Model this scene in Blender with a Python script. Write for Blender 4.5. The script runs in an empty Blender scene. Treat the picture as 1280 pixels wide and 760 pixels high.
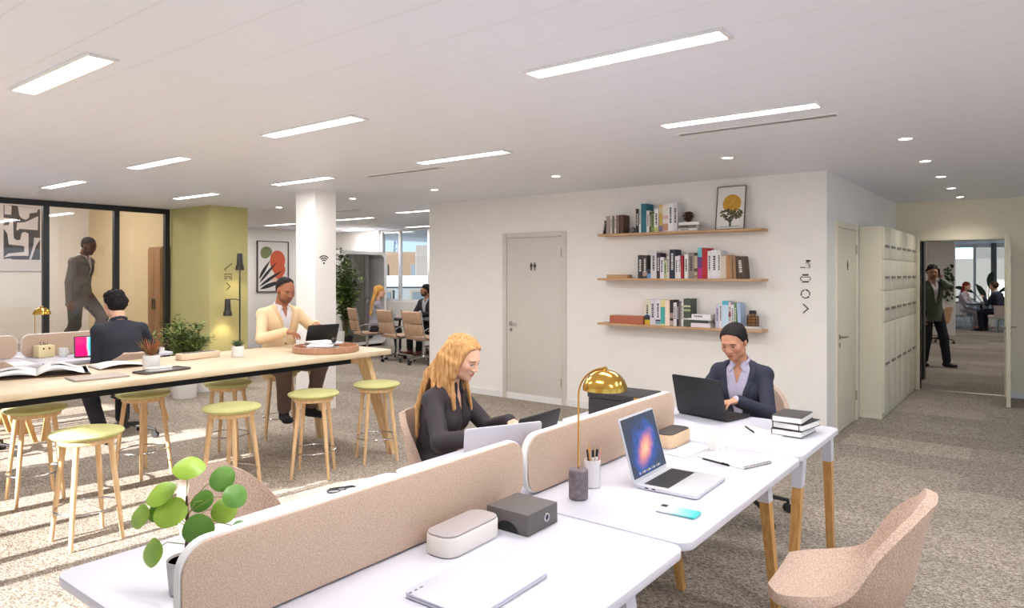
import bpy, bmesh, math, random
import numpy as np
from mathutils import Vector, Matrix
PI = math.pi
random.seed(7)
SC = bpy.context.scene
COL = SC.collection
# ------------------------------------------------------------------ materials
def lin(c):
    r = []
    for v in c[:3]:
        v = v / 255.0
        r.append(v / 12.92 if v <= 0.04045 else ((v + 0.055) / 1.055) ** 2.4)
    return (r[0], r[1], r[2], 1.0)
MATS = {}
def mat(name, rgb, rough=0.55, metal=0.0, rgb2=None, scale=40.0, stretch=(1, 1, 1), bump=0.0, emit=0.0, trans=0.0, ior=1.45, detail=3.0, contrast=(0.35, 0.65), spec=0.5, coat=0.0):
    if name in MATS: return MATS[name]
    m = bpy.data.materials.new(name); m.use_nodes = True
    nt = m.node_tree; b = nt.nodes['Principled BSDF']
    b.inputs['Base Color'].default_value = lin(rgb)
    b.inputs['Roughness'].default_value = rough
    b.inputs['Metallic'].default_value = metal
    b.inputs['Specular IOR Level'].default_value = spec
    b.inputs['Coat Weight'].default_value = coat
    if trans: b.inputs['Transmission Weight'].default_value = trans; b.inputs['IOR'].default_value = ior
    if emit:
        b.inputs['Emission Color'].default_value = lin(rgb); b.inputs['Emission Strength'].default_value = emit
    if rgb2 is None and not bump:
        f = 0.975                                       # a faint mottling so no surface is dead flat
        rgb2 = tuple(v * f for v in rgb); scale = 6.0; contrast = (0.2, 0.9)
    tc = nt.nodes.new('ShaderNodeTexCoord'); mp = nt.nodes.new('ShaderNodeMapping')
    mp.inputs['Scale'].default_value = stretch
    nz = nt.nodes.new('ShaderNodeTexNoise'); nz.inputs['Scale'].default_value = scale; nz.inputs['Detail'].default_value = detail
    nt.links.new(tc.outputs['Object'], mp.inputs['Vector']); nt.links.new(mp.outputs['Vector'], nz.inputs['Vector'])
    if rgb2 is not None:
        cr = nt.nodes.new('ShaderNodeValToRGB')
        cr.color_ramp.elements[0].position = contrast[0]; cr.color_ramp.elements[1].position = contrast[1]
        cr.color_ramp.elements[0].color = lin(rgb2); cr.color_ramp.elements[1].color = lin(rgb)
        nt.links.new(nz.outputs['Fac'], cr.inputs['Fac']); nt.links.new(cr.outputs['Color'], b.inputs['Base Color'])
        if emit: nt.links.new(cr.outputs['Color'], b.inputs['Emission Color'])
    if bump:
        bp = nt.nodes.new('ShaderNodeBump'); bp.inputs['Strength'].default_value = bump; bp.inputs['Distance'].default_value = 0.003
        nt.links.new(nz.outputs['Fac'], bp.inputs['Height']); nt.links.new(bp.outputs['Normal'], b.inputs['Normal'])
    MATS[name] = m
    return m
def clear_glass(name, tint=(255, 255, 255), gloss=0.08):
    if name in MATS: return MATS[name]
    m = bpy.data.materials.new(name); m.use_nodes = True; nt = m.node_tree
    for n in list(nt.nodes): nt.nodes.remove(n)
    o = nt.nodes.new('ShaderNodeOutputMaterial'); mx = nt.nodes.new('ShaderNodeMixShader')
    t = nt.nodes.new('ShaderNodeBsdfTransparent'); g = nt.nodes.new('ShaderNodeBsdfGlossy')
    t.inputs['Color'].default_value = lin(tint); g.inputs['Roughness'].default_value = 0.03
    mx.inputs['Fac'].default_value = gloss
    nt.links.new(t.outputs[0], mx.inputs[1]); nt.links.new(g.outputs[0], mx.inputs[2]); nt.links.new(mx.outputs[0], o.inputs['Surface'])
    MATS[name] = m
    return m
# ------------------------------------------------------------------ mesh builder
def rrect(x0, x1, y0, y1, r, n=5):
    out = []
    for cx, cy, a0 in ((x1 - r, y1 - r, 0), (x0 + r, y1 - r, 90), (x0 + r, y0 + r, 180), (x1 - r, y0 + r, 270)):
        for i in range(n + 1):
            a = math.radians(a0 + 90.0 * i / n)
            out.append((cx + r * math.cos(a), cy + r * math.sin(a)))
    return out
def circ(cx, cy, rx, ry=None, n=20, a0=0):
    ry = rx if ry is None else ry
    return [(cx + rx * math.cos(a0 + 2 * PI * i / n), cy + ry * math.sin(a0 + 2 * PI * i / n)) for i in range(n)]
class MB:
    def __init__(s): s.v = []; s.f = []; s.m = []; s.T = None
    def add(s, vs, fs, m=0):
        o = len(s.v)
        if s.T is not None: vs = [tuple(s.T @ Vector(p)) for p in vs]
        s.v += [tuple(p) for p in vs]
        for f in fs: s.f.append([i + o for i in f]); s.m.append(m)
        return s
    def bm(s, bm, m=0):
        bm.verts.index_update()
        s.add([v.co[:] for v in bm.verts], [[v.index for v in f.verts] for f in bm.faces], m); bm.free()
        return s
    def box(s, x0, x1, y0, y1, z0, z1, m=0, b=0.0, seg=2):
        bm = bmesh.new(); bmesh.ops.create_cube(bm, size=1)
        for v in bm.verts:
            v.co = Vector(((x0 + x1) / 2 + v.co.x * (x1 - x0), (y0 + y1) / 2 + v.co.y * (y1 - y0), (z0 + z1) / 2 + v.co.z * (z1 - z0)))
        if b: bmesh.ops.bevel(bm, geom=bm.edges[:], offset=b, segments=seg, affect='EDGES', profile=0.5)
        return s.bm(bm, m)
    def prism(s, poly, a, b, axis='z', m=0, bev=0.0):
        # poly in the two other axes: z:(x,y)  y:(x,z)  x:(y,z)
        def p(u, v, w): return {'z': (u, v, w), 'y': (u, w, v), 'x': (w, u, v)}[axis]
        bm = bmesh.new()
        vs = [bm.verts.new(p(u, v, a)) for u, v in poly]; f = bm.faces.new(vs)
        r = bmesh.ops.extrude_face_region(bm, geom=[f])
        d = Vector(p(0, 0, b - a))
        bmesh.ops.translate(bm, vec=d, verts=[e for e in r['geom'] if isinstance(e, bmesh.types.BMVert)])
        bmesh.ops.recalc_face_normals(bm, faces=bm.faces[:])
        if bev:
            n = Vector(p(0, 0, 1))
            es = [e for e in bm.edges if abs((e.verts[0].co - e.verts[1].co).dot(n)) < 1e-6]
            bmesh.ops.bevel(bm, geom=es, offset=bev, segments=2, affect='EDGES', profile=0.5)
        return s.bm(bm, m)
    def tube(s, pts, r, n=8, m=0, caps=True):
        pts = [Vector(p) for p in pts]; k = len(pts)
        rs = r if isinstance(r, (list, tuple)) else [r] * k
        t0 = (pts[1] - pts[0]).normalized()
        a = Vector((0, 0, 1)) if abs(t0.z) < 0.9 else Vector((1, 0, 0))
        u = t0.cross(a).normalized(); vs = []; fs = []
        for i, p in enumerate(pts):
            t = (pts[min(i + 1, k - 1)] - pts[max(i - 1, 0)]).normalized()
            u = (u - t * u.dot(t)).normalized(); w = t.cross(u)
            for j in range(n):
                an = 2 * PI * j / n
                vs.append(p + (u * math.cos(an) + w * math.sin(an)) * rs[i])
        for i in range(k - 1):
            for j in range(n):
                fs.append([i * n + j, i * n + (j + 1) % n, (i + 1) * n + (j + 1) % n, (i + 1) * n + j])
        if caps: fs.append(list(range(n))[::-1]); fs.append([(k - 1) * n + j for j in range(n)])
        return s.add(vs, fs, m)
    def cyl(s, a, b, r0, r1=None, n=16, m=0): return s.tube([a, b], [r0, r0 if r1 is None else r1], n, m)
    def lathe(s, prof, c=(0, 0, 0), n=24, m=0):
        vs = []; fs = []; k = len(prof)
        for r, z in prof:
            for j in range(n):
                a = 2 * PI * j / n; vs.append((c[0] + r * math.cos(a), c[1] + r * math.sin(a), c[2] + z))
        for i in range(k - 1):
            for j in range(n): fs.append([i * n + j, i * n + (j + 1) % n, (i + 1) * n + (j + 1) % n, (i + 1) * n + j])
        if prof[0][0] > 1e-5: fs.append(list(range(n))[::-1])
        if prof[-1][0] > 1e-5: fs.append([(k - 1) * n + j for j in range(n)])
        return s.add(vs, fs, m)
    def ell(s, c, r, nu=12, nv=8, m=0, R=None):
        vs = []; fs = []
        for i in range(nv + 1):
            th = PI * i / nv
            for j in range(nu):
                ph = 2 * PI * j / nu
                p = Vector((r[0] * math.sin(th) * math.cos(ph), r[1] * math.sin(th) * math.sin(ph), r[2] * math.cos(th)))
                if R is not None: p = R @ p
                vs.append(p + Vector(c))
        for i in range(nv):
            for j in range(nu): fs.append([i * nu + j, (i + 1) * nu + j, (i + 1) * nu + (j + 1) % nu, i * nu + (j + 1) % nu])
        return s.add(vs, fs, m)
    def leaf(s, p, d, nrm, L, W, m=0, fold=0.15, droop=0.2, tip=1.0):
        p = Vector(p); d = Vector(d).normalized(); nrm = Vector(nrm)
        w = d.cross(nrm)
        if w.length < 1e-4: w = d.cross(Vector((1, 0.3, 0)))
        w.normalize(); nrm = w.cross(d).normalized()
        vs = [p]; prof = [(0.18, 0.62), (0.45, 1.0), (0.75, 0.72 * tip + 0.1)]
        for t, h in prof:
            c = p + d * (L * t) - nrm * (L * droop * t * t)
            vs += [c + w * (W * h / 2) + nrm * (W * fold * h), c, c - w * (W * h / 2) + nrm * (W * fold * h)]
        vs.append(p + d * L - nrm * (L * droop))
        fs = [[0, 2, 1], [0, 3, 2]]
        for i in (0, 1):
            a = 1 + 3 * i; fs += [[a, a + 1, a + 4, a + 3], [a + 1, a + 2, a + 5, a + 4]]
        fs += [[7, 8, 10], [8, 9, 10]]
        return s.add(vs, fs, m)
    def build(s, name, mats, parent=None, smooth=35, loc=None, rotz=None):
        me = bpy.data.meshes.new(name); me.from_pydata([tuple(p) for p in s.v], [], s.f)
        if not isinstance(mats, (list, tuple)): mats = [mats]
        for m in mats: me.materials.append(m)
        me.polygons.foreach_set('material_index', s.m)
        if smooth:
            me.polygons.foreach_set('use_smooth', [True] * len(me.polygons))
            me.set_sharp_from_angle(angle=math.radians(smooth))
        me.update()
        o = bpy.data.objects.new(name, me); COL.objects.link(o)
        if parent is not None: o.parent = parent
        if loc is not None: o.location = loc
        if rotz is not None: o.rotation_euler = (0, 0, rotz)
        return o
def tag(o, label, cat, group=None, kind=None):
    o['label'] = label; o['category'] = cat
    if group: o['group'] = group
    if kind: o['kind'] = kind
    return o
def thing(name, label, cat, loc=(0, 0, 0), rotz=0.0, group=None):
    o = bpy.data.objects.new(name, None); COL.objects.link(o); o.empty_display_size = 0.1
    o.location = loc; o.rotation_euler = (0, 0, rotz)
    return tag(o, label, cat, group)
def struct(o, label=None):
    o['kind'] = 'structure'
    if label: o['label'] = label
    return o
def dup(root, loc, rotz=None, label=None):
    def cp(o, par):
        c = o.copy(); COL.objects.link(c)
        if par is not None: c.parent = par
        for ch in o.children: cp(ch, c)
        return c
    r = cp(root, None); r.location = loc
    if rotz is not None: r.rotation_euler = (0, 0, rotz)
    if label: r['label'] = label
    return r
def face_yaw(dx, dy): return math.atan2(-dx, dy)      # turns local +Y to (dx, dy)
# ------------------------------------------------------------------ shared materials
M_wall = mat('wall_paint', (245, 241, 236), 0.85)
M_warm = mat('warm_wall_paint', (240, 230, 208), 0.85)
M_white = mat('white_laminate', (216, 215, 227), 0.35)
M_wsat = mat('white_satin', (238, 236, 234), 0.5)
M_cer = mat('white_ceramic', (240, 238, 236), 0.25)
M_black = mat('black_plastic', (24, 24, 26), 0.45)
M_blackm = mat('black_metal', (28, 28, 30), 0.35, 0.6)
M_chrome = mat('chrome', (200, 200, 202), 0.18, 1.0)
M_steel = mat('brushed_steel', (170, 165, 158), 0.35, 1.0)
M_brass = mat('polished_brass', (222, 176, 84), 0.16, 1.0)
M_oak = mat('oak_wood', (226, 192, 148), 0.5, rgb2=(208, 170, 122), scale=9, stretch=(6, 6, 0.7), detail=5)
M_oaktop = mat('oak_table_top', (214, 197, 170), 0.45, rgb2=(195, 172, 140), scale=7, stretch=(9, 0.6, 1), detail=6)
M_shelf = mat('shelf_wood', (206, 168, 128), 0.55, rgb2=(182, 140, 102), scale=8, stretch=(0.6, 8, 8), detail=5)
M_legwood = mat('honey_wood_leg', (220, 170, 104), 0.5, rgb2=(196, 144, 82), scale=9, stretch=(7, 7, 0.7), detail=5)
M_felt = mat('pink_beige_felt', (209, 184, 163), 0.95, rgb2=(186, 159, 138), scale=260, bump=0.35)
M_boucle = mat('pink_beige_boucle', (208, 184, 168), 0.95, rgb2=(172, 146, 130), scale=190, bump=0.8)
M_seat = mat('olive_green_fabric', (196, 194, 134), 0.9, rgb2=(180, 178, 118), scale=200, bump=0.3)
M_paper = mat('paper_white', (240, 238, 236), 0.8)
M_print = mat('printed_grey', (120, 116, 112), 0.8)
M_dkgrey = mat('dark_grey_card', (92, 87, 84), 0.7)
M_leafg = mat('leaf_green', (92, 116, 56), 0.6, rgb2=(58, 84, 38), scale=14)
M_leafd = mat('leaf_dark', (62, 84, 46), 0.6, rgb2=(38, 58, 30), scale=12)
M_soil = mat('soil', (62, 48, 38), 0.95, rgb2=(38, 28, 22), scale=80, bump=0.6)
M_stem = mat('plant_stem', (96, 92, 56), 0.7)
M_green = mat('olive_green_paint', (196, 188, 130), 0.85)
M_door = mat('door_cream_paint', (234, 226, 204), 0.6)
M_doorg = mat('door_grey_paint', (218, 211, 202), 0.6)
M_sign = mat('sign_charcoal', (72, 68, 66), 0.7)
# ================================================================== SETTING
CH = 2.55
def carpet():
    m = bpy.data.materials.new('loop_pile_carpet'); m.use_nodes = True; nt = m.node_tree; N = nt.nodes; Lk = nt.links
    b = N['Principled BSDF']; b.inputs['Roughness'].default_value = 0.97; b.inputs['Specular IOR Level'].default_value = 0.1
    tc = N.new('ShaderNodeTexCoord')
    v = N.new('ShaderNodeTexVoronoi'); v.inputs['Scale'].default_value = 85; v.inputs['Randomness'].default_value = 0.9
    n = N.new('ShaderNodeTexNoise'); n.inputs['Scale'].default_value = 120; n.inputs['Detail'].default_value = 2
    mp = N.new('ShaderNodeMapping'); mp.inputs['Scale'].default_value = (1.0, 2.2, 1)
    Lk.new(tc.outputs['Object'], mp.inputs['Vector'])
    for t in (v, n): Lk.new(mp.outputs['Vector'], t.inputs['Vector'])
    hs = N.new('ShaderNodeSeparateColor'); Lk.new(v.outputs['Color'], hs.inputs['Color'])
    mx = N.new('ShaderNodeMath'); mx.operation = 'MULTIPLY_ADD'; mx.inputs[1].default_value = 0.55
    Lk.new(hs.outputs[0], mx.inputs[0])
    sc = N.new('ShaderNodeMath'); sc.operation = 'MULTIPLY'; sc.inputs[1].default_value = 0.45; Lk.new(n.outputs['Fac'], sc.inputs[0])
    Lk.new(sc.outputs[0], mx.inputs[2])
    cr = N.new('ShaderNodeValToRGB'); e = cr.color_ramp.elements
    e[0].position = 0.12; e[0].color = lin((78, 71, 64)); e[1].position = 0.85; e[1].color = lin((210, 200, 189))
    k = cr.color_ramp.elements.new(0.45); k.color = lin((152, 142, 131))
    Lk.new(mx.outputs[0], cr.inputs['Fac'])
    # carpet tiles, each laid with its own tone
    br = N.new('ShaderNodeTexBrick'); br.inputs['Scale'].default_value = 1.0; br.inputs['Brick Width'].default_value = 1.0; br.inputs['Row Height'].default_value = 0.5
    br.inputs['Mortar Size'].default_value = 0.0; br.inputs['Color1'].default_value = (0.80, 0.79, 0.78, 1); br.inputs['Color2'].default_value = (1.12, 1.1, 1.08, 1)
    Lk.new(tc.outputs['Object'], br.inputs['Vector'])
    ml = N.new('ShaderNodeMix'); ml.data_type = 'RGBA'; ml.blend_type = 'MULTIPLY'; ml.inputs['Factor'].default_value = 1.0
    Lk.new(cr.outputs['Color'], ml.inputs['A']); Lk.new(br.outputs['Color'], ml.inputs['B'])
    Lk.new(ml.outputs['Result'], b.inputs['Base Color'])
    bp = N.new('ShaderNodeBump'); bp.inputs['Strength'].default_value = 0.6; bp.inputs['Distance'].default_value = 0.004
    Lk.new(mx.outputs[0], bp.inputs['Height']); Lk.new(bp.outputs['Normal'], b.inputs['Normal'])
    return m
def ceiling_mat():
    m = mat('ceiling_metal_plank', (234, 236, 246), 0.5); nt = m.node_tree; N = nt.nodes; Lk = nt.links; b = N['Principled BSDF']
    tc = N.new('ShaderNodeTexCoord'); sp = N.new('ShaderNodeSeparateXYZ'); Lk.new(tc.outputs['Object'], sp.inputs[0])
    md = N.new('ShaderNodeMath'); md.operation = 'PINGPONG'; md.inputs[1].default_value = 0.15; Lk.new(sp.outputs['Y'], md.inputs[0])
    lt = N.new('ShaderNodeMath'); lt.operation = 'LESS_THAN'; lt.inputs[1].default_value = 0.0022; Lk.new(md.outputs[0], lt.inputs[0])
    mx = N.new('ShaderNodeMix'); mx.data_type = 'RGBA'; mx.inputs['A'].default_value = lin((234, 236, 246)); mx.inputs['B'].default_value = lin((222, 219, 223))
    Lk.new(lt.outputs[0], mx.inputs['Factor']); Lk.new(mx.outputs['Result'], b.inputs['Base Color'])
    return m
M_carpet = carpet(); M_ceil = ceiling_mat()
M_frame = mat('black_aluminium', (30, 30, 34), 0.4)
M_mull = mat('window_frame_white', (222, 222, 226), 0.5)
G_clear = clear_glass('partition_glass', (250, 250, 250), 0.06)
G_win = clear_glass('window_glass', (248, 252, 252), 0.04)
def sbox(name, args, m, b=0.0, label=None, parent=None):
    o = MB().box(*args, b=b).build(name, m, parent)
    if parent is None: struct(o, label)
    return o
sbox('floor', (-15.2, 5.2, -2.2, 27.2, -0.25, 0.0), M_carpet)
mb = MB(); mb.box(-10.53, 5.2, -2.2, 5.76, CH, CH + 0.3); mb.box(-15.2, 5.2, 5.76, 27.2, CH, CH + 0.3)
struct(mb.build('ceiling', M_ceil))
sbox('ceiling_meeting_room', (-14.65, -10.53, -2.2, 5.76, 3.1, 3.3), M_wsat)
# central block carrying the bookshelves: walls as real thickness
sbox('wall_shelves', (-6.79, -1.61, 6.97, 7.12, 0, CH), M_wall)
sbox('wall_hallway', (-1.76, -1.61, 7.12, 10.86, 0, CH), M_wall)
sbox('wall_block_side', (-6.79, -6.64, 7.12, 10.5, 0, CH), M_wall)
# end wall with a doorway
mb = MB(); mb.box(-1.76, -1.323, 10.86, 11.0, 0, CH); mb.box(-1.323, -0.385, 10.86, 11.0, 2.02, CH); mb.box(-0.385, 5.0, 10.86, 11.0, 0, CH)
struct(mb.build('wall_end', M_warm))
mb = MB(); mb.box(-1.375, -1.323, 10.835, 11.02, 0, 2.07, b=0.006); mb.box(-0.385, -0.325, 10.835, 11.02, 0, 2.07, b=0.006); mb.box(-1.323, -0.385, 10.835, 11.02, 2.02, 2.07, b=0.006)
struct(mb.build('trim_doorway', M_door))
sbox('trim_threshold', (-1.323, -0.385, 10.88, 10.95, 0, 0.008), M_steel)
# window wall (north) with sill and mullions
mb = MB(); mb.box(-13.4, -11.81, 10.5, 10.7, 0, CH); mb.box(-11.81, -6.64, 10.5, 10.7, 0, 0.98)
struct(mb.build('wall_window', M_wall))
def window(name, x0, x1, y, z0, z1, bars, m, depth=0.06, bz=()):
    r = MB(); w = 0.035
    r.box(x0, x1, y, y + depth, z0, z0 + 0.04); r.box(x0, x1, y, y + depth, z1 - 0.04, z1)
    for x in bars: r.box(x - w, x + w, y, y + depth, z0 + 0.04, z1 - 0.04)
    for z in bz: r.box(x0, x1, y + 0.01, y + depth - 0.01, z - 0.025, z + 0.025)
    o = struct(r.build(name, m))
    MB().box(x0 + 0.01, x1 - 0.01, y + depth * 0.45, y + depth * 0.55, z0 + 0.02, z1 - 0.02).build('pane', G_win, o)
    return o
window('window_1', -11.81, -6.64, 10.55, 0.98, CH, (-11.78, -11.19, -10.3, -9.2, -8.0, -6.9), M_mull)
sbox('wall_left_far', (-13.55, -13.4, 5.76, 10.7, 0, CH), M_wall)
sbox('baseboard_left_far', (-13.4, -13.385, 5.76, 10.5, 0, 0.09), M_wsat)
sbox('baseboard_shelves', (-6.79, -1.61, 6.957, 6.97, 0, 0.08), M_wsat)
sbox('baseboard_end', (-0.325, 5.0, 10.847, 10.86, 0, 0.08), M_wsat)
# olive green column block and white pillar
sbox('column_green', (-10.46, -9.34, 5.17, 5.76, 0, CH), M_green)
sbox('column_white', (-6.967, -6.604, 4.92, 5.212, 0, CH), M_wall)
# glass partition, left
FR = MB()
FR.box(-10.53, -10.47, -2.0, 5.17, CH - 0.075, CH); FR.box(-10.53, -10.47, -2.0, 5.17, 0, 0.06)
for y in (0.9, 2.0, 2.75, 3.53, 4.41, 5.13): FR.box(-10.535, -10.465, y - 0.035, y + 0.035, 0.06, CH - 0.075)
o = struct(FR.build('window_2', M_frame))
for y0, y1 in ((0.93, 1.97), (2.03, 2.72), (2.78, 3.5), (3.56, 4.38), (4.44, 5.1)):
    MB().box(-10.506, -10.494, y0, y1, 0.06, CH - 0.075).build('pane', G_clear, o)
# meeting room behind the glass: raised floor, walls
M_beige = mat('beige_wall_panel', (232, 210, 168), 0.8)
sbox('floor_meeting_room', (-14.5, -10.6, -2.0, 5.6, 0, 0.33), mat('meeting_room_carpet', (178, 164, 150), 0.95, rgb2=(150, 138, 126), scale=150, bump=0.4))
sbox('wall_meeting_back', (-14.65, -14.5, -2.2, 5.76, 0, 3.2), M_wall)
sbox('wall_meeting_side', (-14.5, -10.46, 5.6, 5.76, 0, 3.2), M_beige)
sbox('wall_above_partition', (-10.53, -10.47, -2.0, 5.17, CH, 3.2), M_wsat)
sbox('wall_meeting_south', (-14.65, -10.53, -2.2, -2.0, CH, 3.2), M_wsat)
# unseen walls and window fronts behind the camera, openings shaped for the sun
M_cols = M_wall
mb = MB()
mb.box(-15.2, -9.6, -2.2, -2.0, 0, CH); mb.box(-6.9, -6.1, -2.2, -2.0, 0, CH); mb.box(-2.6, 0.2, -2.2, -2.0, 0, CH); mb.box(4.6, 5.2, -2.2, -2.0, 0, CH)  # wide middle pier added to keep direct sun off the front chair
mb.box(-15.2, 5.2, -2.2, -2.0, 2.46, CH); mb.box(-9.6, -2.6, -2.15, -2.05, 1.95, 2.46)  # lowered header over the left openings added to shorten the sun patches
struct(mb.build('wall_south', M_wall))
mb = MB()
for x in (-9.6, -8.7, -7.8, -6.9, -6.1, -5.3, -4.5, -3.6, -2.6, 0.2, 1.0, 1.8, 3.2, 4.6): mb.box(x - 0.04, x + 0.04, -2.13, -2.07, 0, 2.46)
mb.box(-9.6, 4.6, -2.13, -2.07, 0, 0.08); mb.box(-6.1, -2.6, -2.125, -2.075, 2.05, 2.1)
struct(mb.build('window_3', M_mull))
mb = MB()
for y0, y1 in ((-2.0, -1.2), (2.2, 3.0), (6.2, 7.0), (9.9, 10.86)): mb.box(5.0, 5.2, y0, y1, 0, CH)
mb.box(5.0, 5.2, -2.0, 10.86, 0, 0.5); mb.box(5.0, 5.2, -2.0, 10.86, 2.4, CH)
struct(mb.build('wall_east', M_wall))
# lounge beyond the doorway
sbox('wall_lounge_left', (-2.5, -2.35, 11.0, 20.8, 0, CH), M_wall)
sbox('wall_lounge_block', (-4.0, -1.775, 20.8, 21.1, 0, CH), M_wsat)
sbox('wall_lounge_left_far', (-4.15, -4.0, 20.8, 27.2, 0, CH), M_wall)
sbox('wall_lounge_dark_column', (-2.1, -1.40, 11.9, 12.1, 0, CH), M_black)
mb = MB(); mb.box(-4.0, 5.0, 27.0, 27.2, 0, 0.12); mb.box(-4.0, 5.0, 27.0, 27.2, 2.47, CH)
struct(mb.build('wall_lounge_far', M_wall))
window('window_4', -4.0, 5.0, 27.05, 0.12, 2.47, (-1.75, -0.55, 0.9, 2.2, 3.5), M_mull, 0.08)
mb = MB(); mb.box(-1.30, -1.15, 26.7, 26.85, 0, CH); struct(mb.build('column_lounge', mat('grey_column', (120, 120, 124), 0.5)))
sbox('wall_lounge_right', (1.2, 1.35, 11.0, 27.2, 0, CH), M_warm)

# ------------------------------------------------------------------ doors
def lever(mb, x, y, z, sx, ny, m=0):
    # lever handle with rosette and key plate; plane normal along ny in local y
    mb.cyl((x, y, z), (x, y + ny * 0.008, z), 0.026, n=16, m=m)
    mb.tube([(x, y + ny * 0.008, z), (x, y + ny * 0.045, z), (x + sx * 0.02, y + ny * 0.052, z), (x + sx * 0.12, y + ny * 0.05, z - 0.004)], 0.009, 8, m)
    mb.cyl((x, y, z - 0.08), (x, y + ny * 0.007, z - 0.08), 0.022, n=16, m=m)
def door(name, w, h, loc, rotz, m, hinge, label):
    # local: leaf in xz plane, front face looks to -y, x from 0..w
    r = bpy.data.objects.new(name, None); COL.objects.link(r); r.location = loc; r.rotation_euler = (0, 0, rotz); struct(r, label)
    f = MB(); t = 0.06
    f.box(-t, 0, -0.022, 0.05, 0, h + t, b=0.005); f.box(w, w + t, -0.022, 0.05, 0, h + t, b=0.005); f.box(0, w, -0.022, 0.05, h, h + t, b=0.005)
    f.build('door_frame', m, r)
    MB().box(0.004, w - 0.004, -0.012, 0.03, 0.008, h - 0.004, b=0.003).build('door_leaf', m, r)
    hx = 0.07 if hinge == 'r' else w - 0.07
    k = MB(); lever(k, hx, -0.012, 0.95, 1 if hinge == 'r' else -1, -1); k.build('door_handle', M_steel, r)
    q = w - 0.006 if hinge == 'r' else 0.006
    for z in (0.22, h - 0.25): MB().cyl((q, -0.018, z), (q, -0.018, z + 0.1), 0.008, n=8).build('hinge', M_steel, r)
    return r
door('door_1', 0.84, 2.03, (-5.416, 6.97, 0), 0, M_doorg, 'r', 'grey painted door with restroom pictogram on the shelf wall')
# hallway door: on plane X=-1.61 looking to +X
door('door_2', 0.83, 2.04, (-1.61, 7.36, 0), PI / 2, M_door, 'r', 'cream door beside the locker bank in the hallway')
# open door leaf standing off the end-wall doorway
r = bpy.data.objects.new('door_3', None); COL.objects.link(r); r.location = (-0.345, 10.83, 0); r.rotation_euler = (0, 0, math.radians(-88)); struct(r, 'cream door standing open in the hallway end doorway')
MB().box(0.0, 0.84, -0.022, 0.022, 0.008, 2.01, b=0.003).build('door_leaf', M_door, r)
k = MB(); lever(k, 0.77, -0.022, 0.95, -1, -1); lever(k, 0.77, 0.022, 0.95, -1, 1); k.build('door_handle', M_steel, r)
for z in (0.22, 1.7): MB().cyl((0.002, 0.026, z), (0.002, 0.026, z + 0.1), 0.008, n=8).build('hinge', M_steel, r)

# ------------------------------------------------------------------ ceiling lights
M_diff = mat('lamp_diffuser', (255, 250, 246), 0.4, emit=9.0)
def area(parent, w, l, e, z, col=(1, 0.985, 0.97), spread=PI):
    L = bpy.data.lights.new('lamp', 'AREA'); L.shape = 'RECTANGLE'; L.size = w; L.size_y = l; L.energy = e; L.color = col; L.spread = spread
    o = bpy.data.objects.new('lamp', L); COL.objects.link(o); o.location = (0, 0, z); o.parent = parent
def linear(name='ceiling_light'):
    r = thing(name, '', 'ceiling light', (0, 0, 0))
    f = MB()
    f.box(-0.49, 0.49, -0.07, -0.052, -0.012, 0.0, b=0.003); f.box(-0.49, 0.49, 0.052, 0.07, -0.012, 0.0, b=0.003)
    f.box(-0.49, -0.472, -0.052, 0.052, -0.012, 0.0); f.box(0.472, 0.49, -0.052, 0.052, -0.012, 0.0)
    f.build('frame', M_wsat, r)
    MB().box(-0.472, 0.472, -0.052, 0.052, -0.006, -0.001).build('diffuser', M_diff, r)
    area(r, 0.92, 0.09, LAMP_W, -0.016)
    return r
LAMP_W = 10.0
LP = [(-1.49, 2.73, 'ceiling strip light above the front desks, largest in the room'),
      (-1.49, 4.2, 'ceiling strip light beside the long air slot near the bookshelf wall'),
      (-3.83, 2.82, 'ceiling strip light over the aisle, above the blonde woman'),
      (-3.83, 4.31, 'ceiling strip light over the aisle beside the broken dark slot'),
      (-3.81, 1.34, 'wide-looking ceiling strip light at the upper left of the photo'),
      (-6.13, 2.92, 'ceiling strip light above the far half of the high wooden table'),
      (-6.13, 4.4, 'ceiling strip light just in front of the white pillar'),
      (-8.37, 4.45, 'ceiling strip light just in front of the green column'),
      (-8.42, 3.0, 'ceiling strip light nearest the black framed glass partition'),
      (-9.6, 7.99, 'ceiling strip light right of the white pillar above the meeting chairs'),
      (-11.9, 10.0, 'ceiling strip light above the white pod'),
      (-7.65, 7.62, 'ceiling strip light cut off by the bookshelf wall corner'),
      (-11.9, 8.05, 'ceiling strip light between the framed leaf print and the white pillar'),
      (-10.0, 10.1, 'ceiling strip light at the top of the far window')]
lp0 = linear()
for i, (x, y, lb) in enumerate(LP):
    o = lp0 if i == 0 else dup(lp0, (0, 0, 0))
    o.location = (x, y, CH); o['label'] = lb; o['group'] = 'recessed strip lights in the ceiling'
for x, y in ((0.8, 1.34), (0.8, 2.8), (-1.49, 1.2), (0.8, 4.3)):  # unseen strip lights added to brighten the front of the room
    o = dup(lp0, (x, y, CH)); o['label'] = 'added ceiling strip light brightening the front of the room, out of view'; o['group'] = 'added strip lights out of view'
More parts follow.
